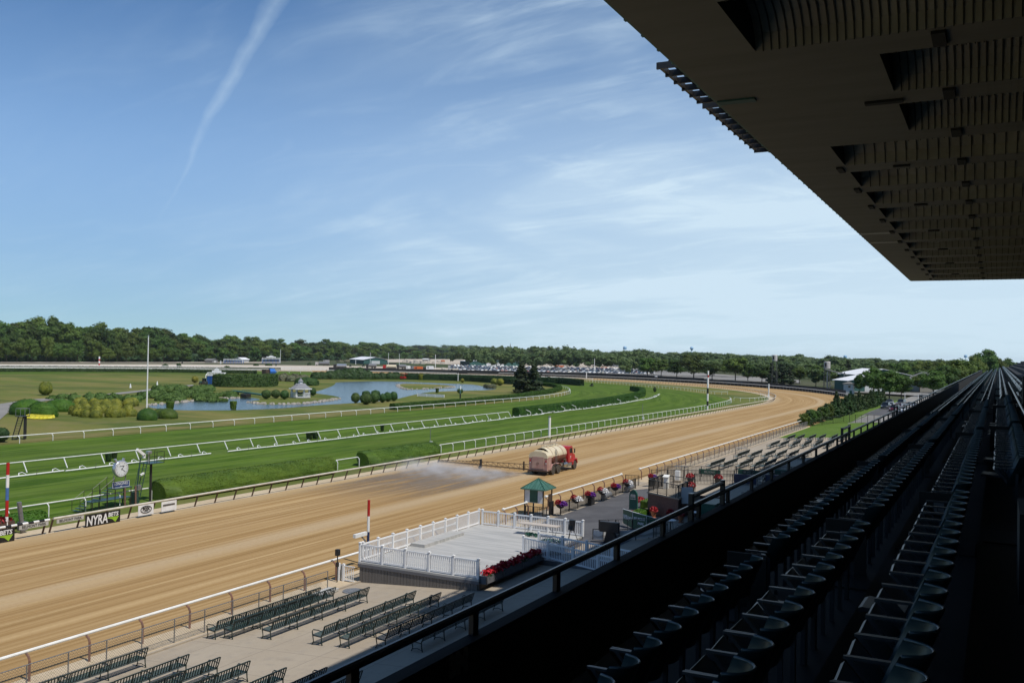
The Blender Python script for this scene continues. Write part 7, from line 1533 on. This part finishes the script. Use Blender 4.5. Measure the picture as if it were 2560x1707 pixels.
for px,yy,k,col,rz,lab in [(2214,1021,1,(.02,.025,.035),3.1,'dark blue car at the corner of the parking road, front left'),(2226,1018,0,(.7,.72,.74),3.1,'white car just behind the dark blue one on the parking road'),(2236,1027.5,1,(.10,.008,.02),3.05,'maroon car nearest the balcony rail on the parking road'),(2247,1022,0,(.16,.02,.03),3.1,'second maroon car on the parking road'),(2224,1010,2,(.03,.03,.03),3.1,'black car at the back of the parking road'),(2253,1012.5,1,(.07,.075,.08),3.0,'grey-brown car parked apart at the far side'),(2256,1030,0,(.55,.6,.65),3.0,'pale car half hidden behind the balcony rail'),(2275,1017,0,(.4,.45,.5),1.6,'silver car partly behind the balcony rail on the road')]:
    p=at(px,yy,.46)
    t=thing('parked_car',lab,'car',(p.x,p.y,.46),rz=rz,local=True,group='cars parked on the road beyond the lawn'); q=MB(); car_mesh(q,*((4.8,1.9,1.75,True) if k==1 else (4.6,1.8,1.45,False)))
    for ci,nm in enumerate(('body','windows','wheels')):
        q2=MB(); q2.v=q.v; q2.f=[f for f,m_ in zip(q.f,q.m) if m_==ci]; q2.m=[0]*len(q2.f); o=q2.build(nm,('car_paint','glass_dark','rubber')[ci],t); o.color=(*col,1)
    L_=4.8 if k==1 else 4.6; q2=MB(); [q2.box((s*.68,L_/2,.72),(.35,.06,.16)) for s in (-1,1)]; q2.build('headlights','white_paint',t); q2=MB(); [q2.box((s*.7,-L_/2,.82),(.3,.06,.16)) for s in (-1,1)]; q2.build('tail_lights','red_paint',t)
# machines in the yard
def yardtruck(label, px, yb, lpx, m1, m2, hm=3.2, rz=None):
    p=at(px,yb); L_=wid_(px,yb,lpx); u=Vector((.886,.464,0)); ang_=math.atan2(u.y,u.x); t=thing('yard_truck',label,'truck',tuple(p),rz=ang_,local=True,group='machines standing in the yard'); q=MB(); q.box((-L_*.38,0,1.7),(L_*.2,2.4,2.6)); q.build('cab',m1,t); q=MB(); q.tube([(-L_*.22,0,2.2),(L_*.48,0,2.2)],1.2,10); q.build('tank',m2,t); q=MB(); q.box((0,0,.9),(L_,2.0,.4)); q.build('chassis','black_iron',t)
    for x in (-L_*.38,L_*.1,L_*.35): q=MB(); q.lathe([(.2,-1.2),(.55,-1.2),(.55,1.2),(.2,1.2)],10,(x,0,.55),'Y'); q.build('axle','rubber',t)
yardtruck('dark tank truck in the yard behind the bank of bushes',850,921,33,'black_iron','silver'); yardtruck('second dark tank truck in the yard, right of the bushes',928,920,26,'black_iron','galvanised'); yardtruck('red and cream tank truck in the yard',974,923,34,'red_paint','tank_cream'); yardtruck('dark tank truck next to the red one in the yard',1004,922,24,'black_iron','galvanised'); yardtruck('pickup and trailer on the far dirt left of the barn',806,914,36,'tank_white','galvanised')
for k,(px,yb,w_,h_,m_,lab) in enumerate([(1020.5,925,10,10.5,'white_paint','white box van in the yard'),(1046,925,22,9,'orange','yellow-brown machine in the yard'),(1075,926,18,11,'sign_white','white site cabin in the yard'),(1108,927,10,8,'rail_cream','cream site cabin before the screen fence'),(1135,928,22,7,'rail_cream','low cream hut at the start of the screen fence'),(1398,918.5,24,5,'orange','rusty orange container beyond the parked cars'),(1225,913,17,7,'barn_green','dark green container above the parked cars'),(1510,921,18,3.5,'orange','heap of orange earth by the parked cars'),(816,906,14,6,'tank_white','pale trailer in the grass left of the white-roofed barn'),(1640,947,6,7,'white_roof','small white box on the far rail by the trees'),(980,914,22,6,'black_iron','black trailer beyond the red truck'),(1032,923,12,8,'galvanised','grey lorry between the van and the yellow machine'),(1060,924,10,6,'black_iron','dark machine beside the white site cabin'),(1107,905,10,5,'orange','yellow digger before the long shed'),(435,921,18,4,'galvanised','grey roller on the far track at left'),(588,921,30,3,'brick','brown stack of rails on the far track')]):
    p=at(px,yb); w=wid_(px,yb,w_); h=wid_(px,yb,h_); ang_=math.atan2(.464,.886); t=thing('yard_object' if 0 else ('site_cabin' if 'cabin' in lab or 'hut' in lab else 'yard_machine'),lab,'machine' if 'machine' in lab else 'yard equipment',tuple(p),rz=ang_,local=True); q=MB(); q.box((0,0,h*.55),(w,2.6,h*.85)); q.box((w*.12,0,h*.99),(w*.6,2.3,h*.06)); q.build('body',m_,t); q=MB()
    for x in (-w*.35,w*.35): q.box((x,0,h*.1),(w*.12,2.4,h*.2))
    q.build('feet','rubber',t); q=MB(); q.box((-w*.25,-1.32,h*.65),(w*.2,.05,h*.25)); q.build('opening','glass_dark',t)
# dark screen fence before the lot
c=[at(*q_) for q_ in [(1128,931),(1180,931.7),(1350,935.6),(1480,939),(1600,944),(1660,948),(1760,953)]]; q=MB()
for a,b_ in zip(c,c[1:]): q.prism([a,b_,b_+Vector((0,0,1.75)),a+Vector((0,0,1.75))],(.0,.15,0))
tag(q.build('screen_fence','windscreen',loc=tuple(c[0])),'long black screen fence between the crowded car lot and the far track','fence')
c=[at(1518,915),at(1600,919)]; q=MB(); q.prism([c[0],c[1],c[1]+Vector((0,0,3.4)),c[0]+Vector((0,0,3.4))],(1,6,0)); tag(q.build('greenhouse','white_roof',loc=tuple(c[0])),'long low white tunnel behind the parked cars','greenhouse')
q=MB()
for k in range(26): p=at(rc.uniform(1000,1110),rc.uniform(903,909)); s=rc.uniform(1,4); q.box((p.x,p.y,s*.3),(s*1.5,s,s*.8),rz=rc.random()*3,taper=.6)
tag(q.build('rubble','rock',loc=tuple(at(1050,906))),'heaps of pale rubble in the yard','rubble','rubble','stuff')
q=MB()
for k in range(3):
    a=at(10,927)+Vector((0,0,.8)); px=(45,68,125)[k]; a=at(px-10,928.5); b_=at(px+10,928.5); q.bar(a+Vector((0,0,.9)),b_+Vector((0,0,.9)),1.5,1.3)
tag(q.build('teal_covers','kiosk_green',loc=tuple(at(60,928))),'row of teal covers along the far hedge at left','covers')
for k,(px,yb) in enumerate(((326,969),(393,962))):
    p=at(px,yb); q=MB(); q.lathe([(.35,0),(.3,.1),(.12,1.3)],8,p); tag(q.build('field_marker','white_paint',loc=tuple(p)),('left' if k==0 else 'right')+' of the two small white markers on the dry grass','marker')
for k,(px,yb) in enumerate(((1289,1039),(989,1022),(1293,1038))):
    p=at(px,yb); q=MB(); q.lathe([(.35,0),(.3,.06),(.08,.9)],8,p); tag(q.build('traffic_cone','orange',loc=tuple(p)),('first orange cone at the end of the long curved hedge','orange cone at the start of the inner hedge','second orange cone at the end of the long curved hedge')[k],'cone')
for (l_,lab) in (([(-20,925.5),(150,926),(400,927.5),(640,930.5),(780,933.5)],'white rail running along the far side of the dry infield'),([(-20,918.5),(260,918.8),(560,920.5),(900,925)],'upper white rail along the far side of the infield'),([(1014,938),(1140,941),(1290,946),(1390,949.5)],'white rail above the dark hedges behind the pond'),([(1350,947.5),(1420,950),(1482,953)],'white gate of rails ending in a white block behind the conifers')):
    railing('far_rail',lab,'rail',[at(*q_) for q_ in l_],1.25,lambda q,p,s:q.bar(p,p+Vector((0,0,1.2)),.13),6.5,.13,'white_paint','white_paint',group='white rails on the far side')
# ================================================================ WATER SPRAY
def volmat(name, dens, col, sc):
    m = bpy.data.materials.new(name); m.use_nodes = True; t = m.node_tree; t.nodes.remove(t.nodes['Principled BSDF']); v = t.nodes.new('ShaderNodeVolumePrincipled'); v.inputs['Color'].default_value=(*col,1); v.inputs['Anisotropy'].default_value=.1
    def M(op,a,b_=None):
        n=t.nodes.new('ShaderNodeMath'); n.operation=op
        for i,x in enumerate((a,b_)):
            if x is None: continue
            if isinstance(x,(int,float)): n.inputs[i].default_value=x
            else: t.links.new(x,n.inputs[i])
        return n.outputs[0]
    def ramp(src,a,b_):
        n=t.nodes.new('ShaderNodeMapRange'); n.interpolation_type='SMOOTHSTEP'; n.inputs['From Min'].default_value=a; n.inputs['From Max'].default_value=b_; t.links.new(src,n.inputs[0]); return n.outputs[0]
    tcn=t.nodes.new('ShaderNodeTexCoord'); nz=t.nodes.new('ShaderNodeTexNoise'); nz.inputs['Scale'].default_value=sc; nz.inputs['Detail'].default_value=3; t.links.new(tcn.outputs['Object'],nz.inputs['Vector'])
    sp=t.nodes.new('ShaderNodeSeparateXYZ'); t.links.new(tcn.outputs['Object'],sp.inputs[0]); x,y,z=sp.outputs
    # local frame: boom along -X at y=0, drift towards -Y; thicker at the tip of the boom, thin near the truck
    zt=M('ADD',M('MULTIPLY',x,-.075),M('ADD',.25,M('MULTIPLY',y,-.06))); hgt_=M('SUBTRACT',1.0,ramp(M('DIVIDE',z,zt),.15,1.0))
    f=M('MULTIPLY',ramp(y,-11.5,-1.5),hgt_); f=M('MULTIPLY',f,M('MULTIPLY',ramp(x,-15.6,-12.5),M('SUBTRACT',1.0,ramp(x,-1.2,.4)))); f=M('MULTIPLY',f,ramp(nz.outputs[0],.28,.72))
    t.links.new(M('MULTIPLY',f,dens),v.inputs['Density']); t.links.new(v.outputs[0],t.nodes['Material Output'].inputs['Volume']); MATS[name]=m
volmat('spray_mist',0.55,(.97,.98,1.0),.6)
q=MB(); q.box((-7.4,-5.6,1.15),(17,12,2.26)); o=q.build('water_spray','spray_mist',None,loc=(0,0,0)); o.location=(-46.3,93.2,0); tag(o,'fine water spray drifting from the truck boom over the dirt','spray',None,'stuff')
m = bpy.data.materials.new('m_wet'); m.use_nodes=True; t=m.node_tree; b=t.nodes['Principled BSDF']; b.inputs['Base Color'].default_value=(.20,.160,.118,1); b.inputs['Roughness'].default_value=.55
tcn=t.nodes.new('ShaderNodeTexCoord'); sp=t.nodes.new('ShaderNodeSeparateXYZ'); t.links.new(tcn.outputs['Generated'],sp.inputs[0]); nz=t.nodes.new('ShaderNodeTexNoise'); nz.inputs['Scale'].default_value=1; mp=t.nodes.new('ShaderNodeMapping'); mp.inputs['Scale'].default_value=(1.2,.12,1); t.links.new(tcn.outputs['Object'],mp.inputs[0]); t.links.new(mp.outputs[0],nz.inputs['Vector'])
def _r(src,a_,b_):
    n=t.nodes.new('ShaderNodeMapRange'); n.interpolation_type='SMOOTHSTEP'; n.inputs['From Min'].default_value=a_; n.inputs['From Max'].default_value=b_; t.links.new(src,n.inputs[0]); return n.outputs[0]
def _m(a_,b_):
    n=t.nodes.new('ShaderNodeMath'); n.operation='MULTIPLY'; t.links.new(a_,n.inputs[0])
    if isinstance(b_,float): n.inputs[1].default_value=b_
    else: t.links.new(b_,n.inputs[1])
    return n.outputs[0]
t.links.new(_m(_m(_m(_r(sp.outputs[0],0,.1),_r(sp.outputs[0],1,.85)),_m(_r(sp.outputs[1],0,.75),_r(sp.outputs[1],1,.97))),_m(_r(nz.outputs[0],.2,.6),.75)),b.inputs['Alpha']); MATS['m_wet']=m
poly('wet_dirt',[(-46.4,93.6),(-59.8,93.6),(-59.8,66),(-46.4,66)],'m_wet',.008)
S.cycles.use_denoising = True
S.cycles.volume_step_rate = 1.0
S.cycles.transparent_max_bounces = 8; S.cycles.max_bounces = 5; S.cycles.volume_bounces = 1
bpy.context.view_layer.update()

# ================================================================ AIR
HZ=bpy.data.materials.new('air'); HZ.use_nodes=True; t=HZ.node_tree; t.nodes.remove(t.nodes['Principled BSDF']); v=t.nodes.new('ShaderNodeVolumePrincipled'); v.inputs['Color'].default_value=(.80,.90,1.0,1); v.inputs['Density'].default_value=0.00003; v.inputs['Anisotropy'].default_value=0.0; t.links.new(v.outputs[0],t.nodes['Material Output'].inputs['Volume']); MATS['air']=HZ
q=MB(); q.box((0,4500,29.4),(18100,15200,61.4)); o=q.build('haze','air'); tag(o,'thin pale haze over the far trees','haze',None,'stuff')
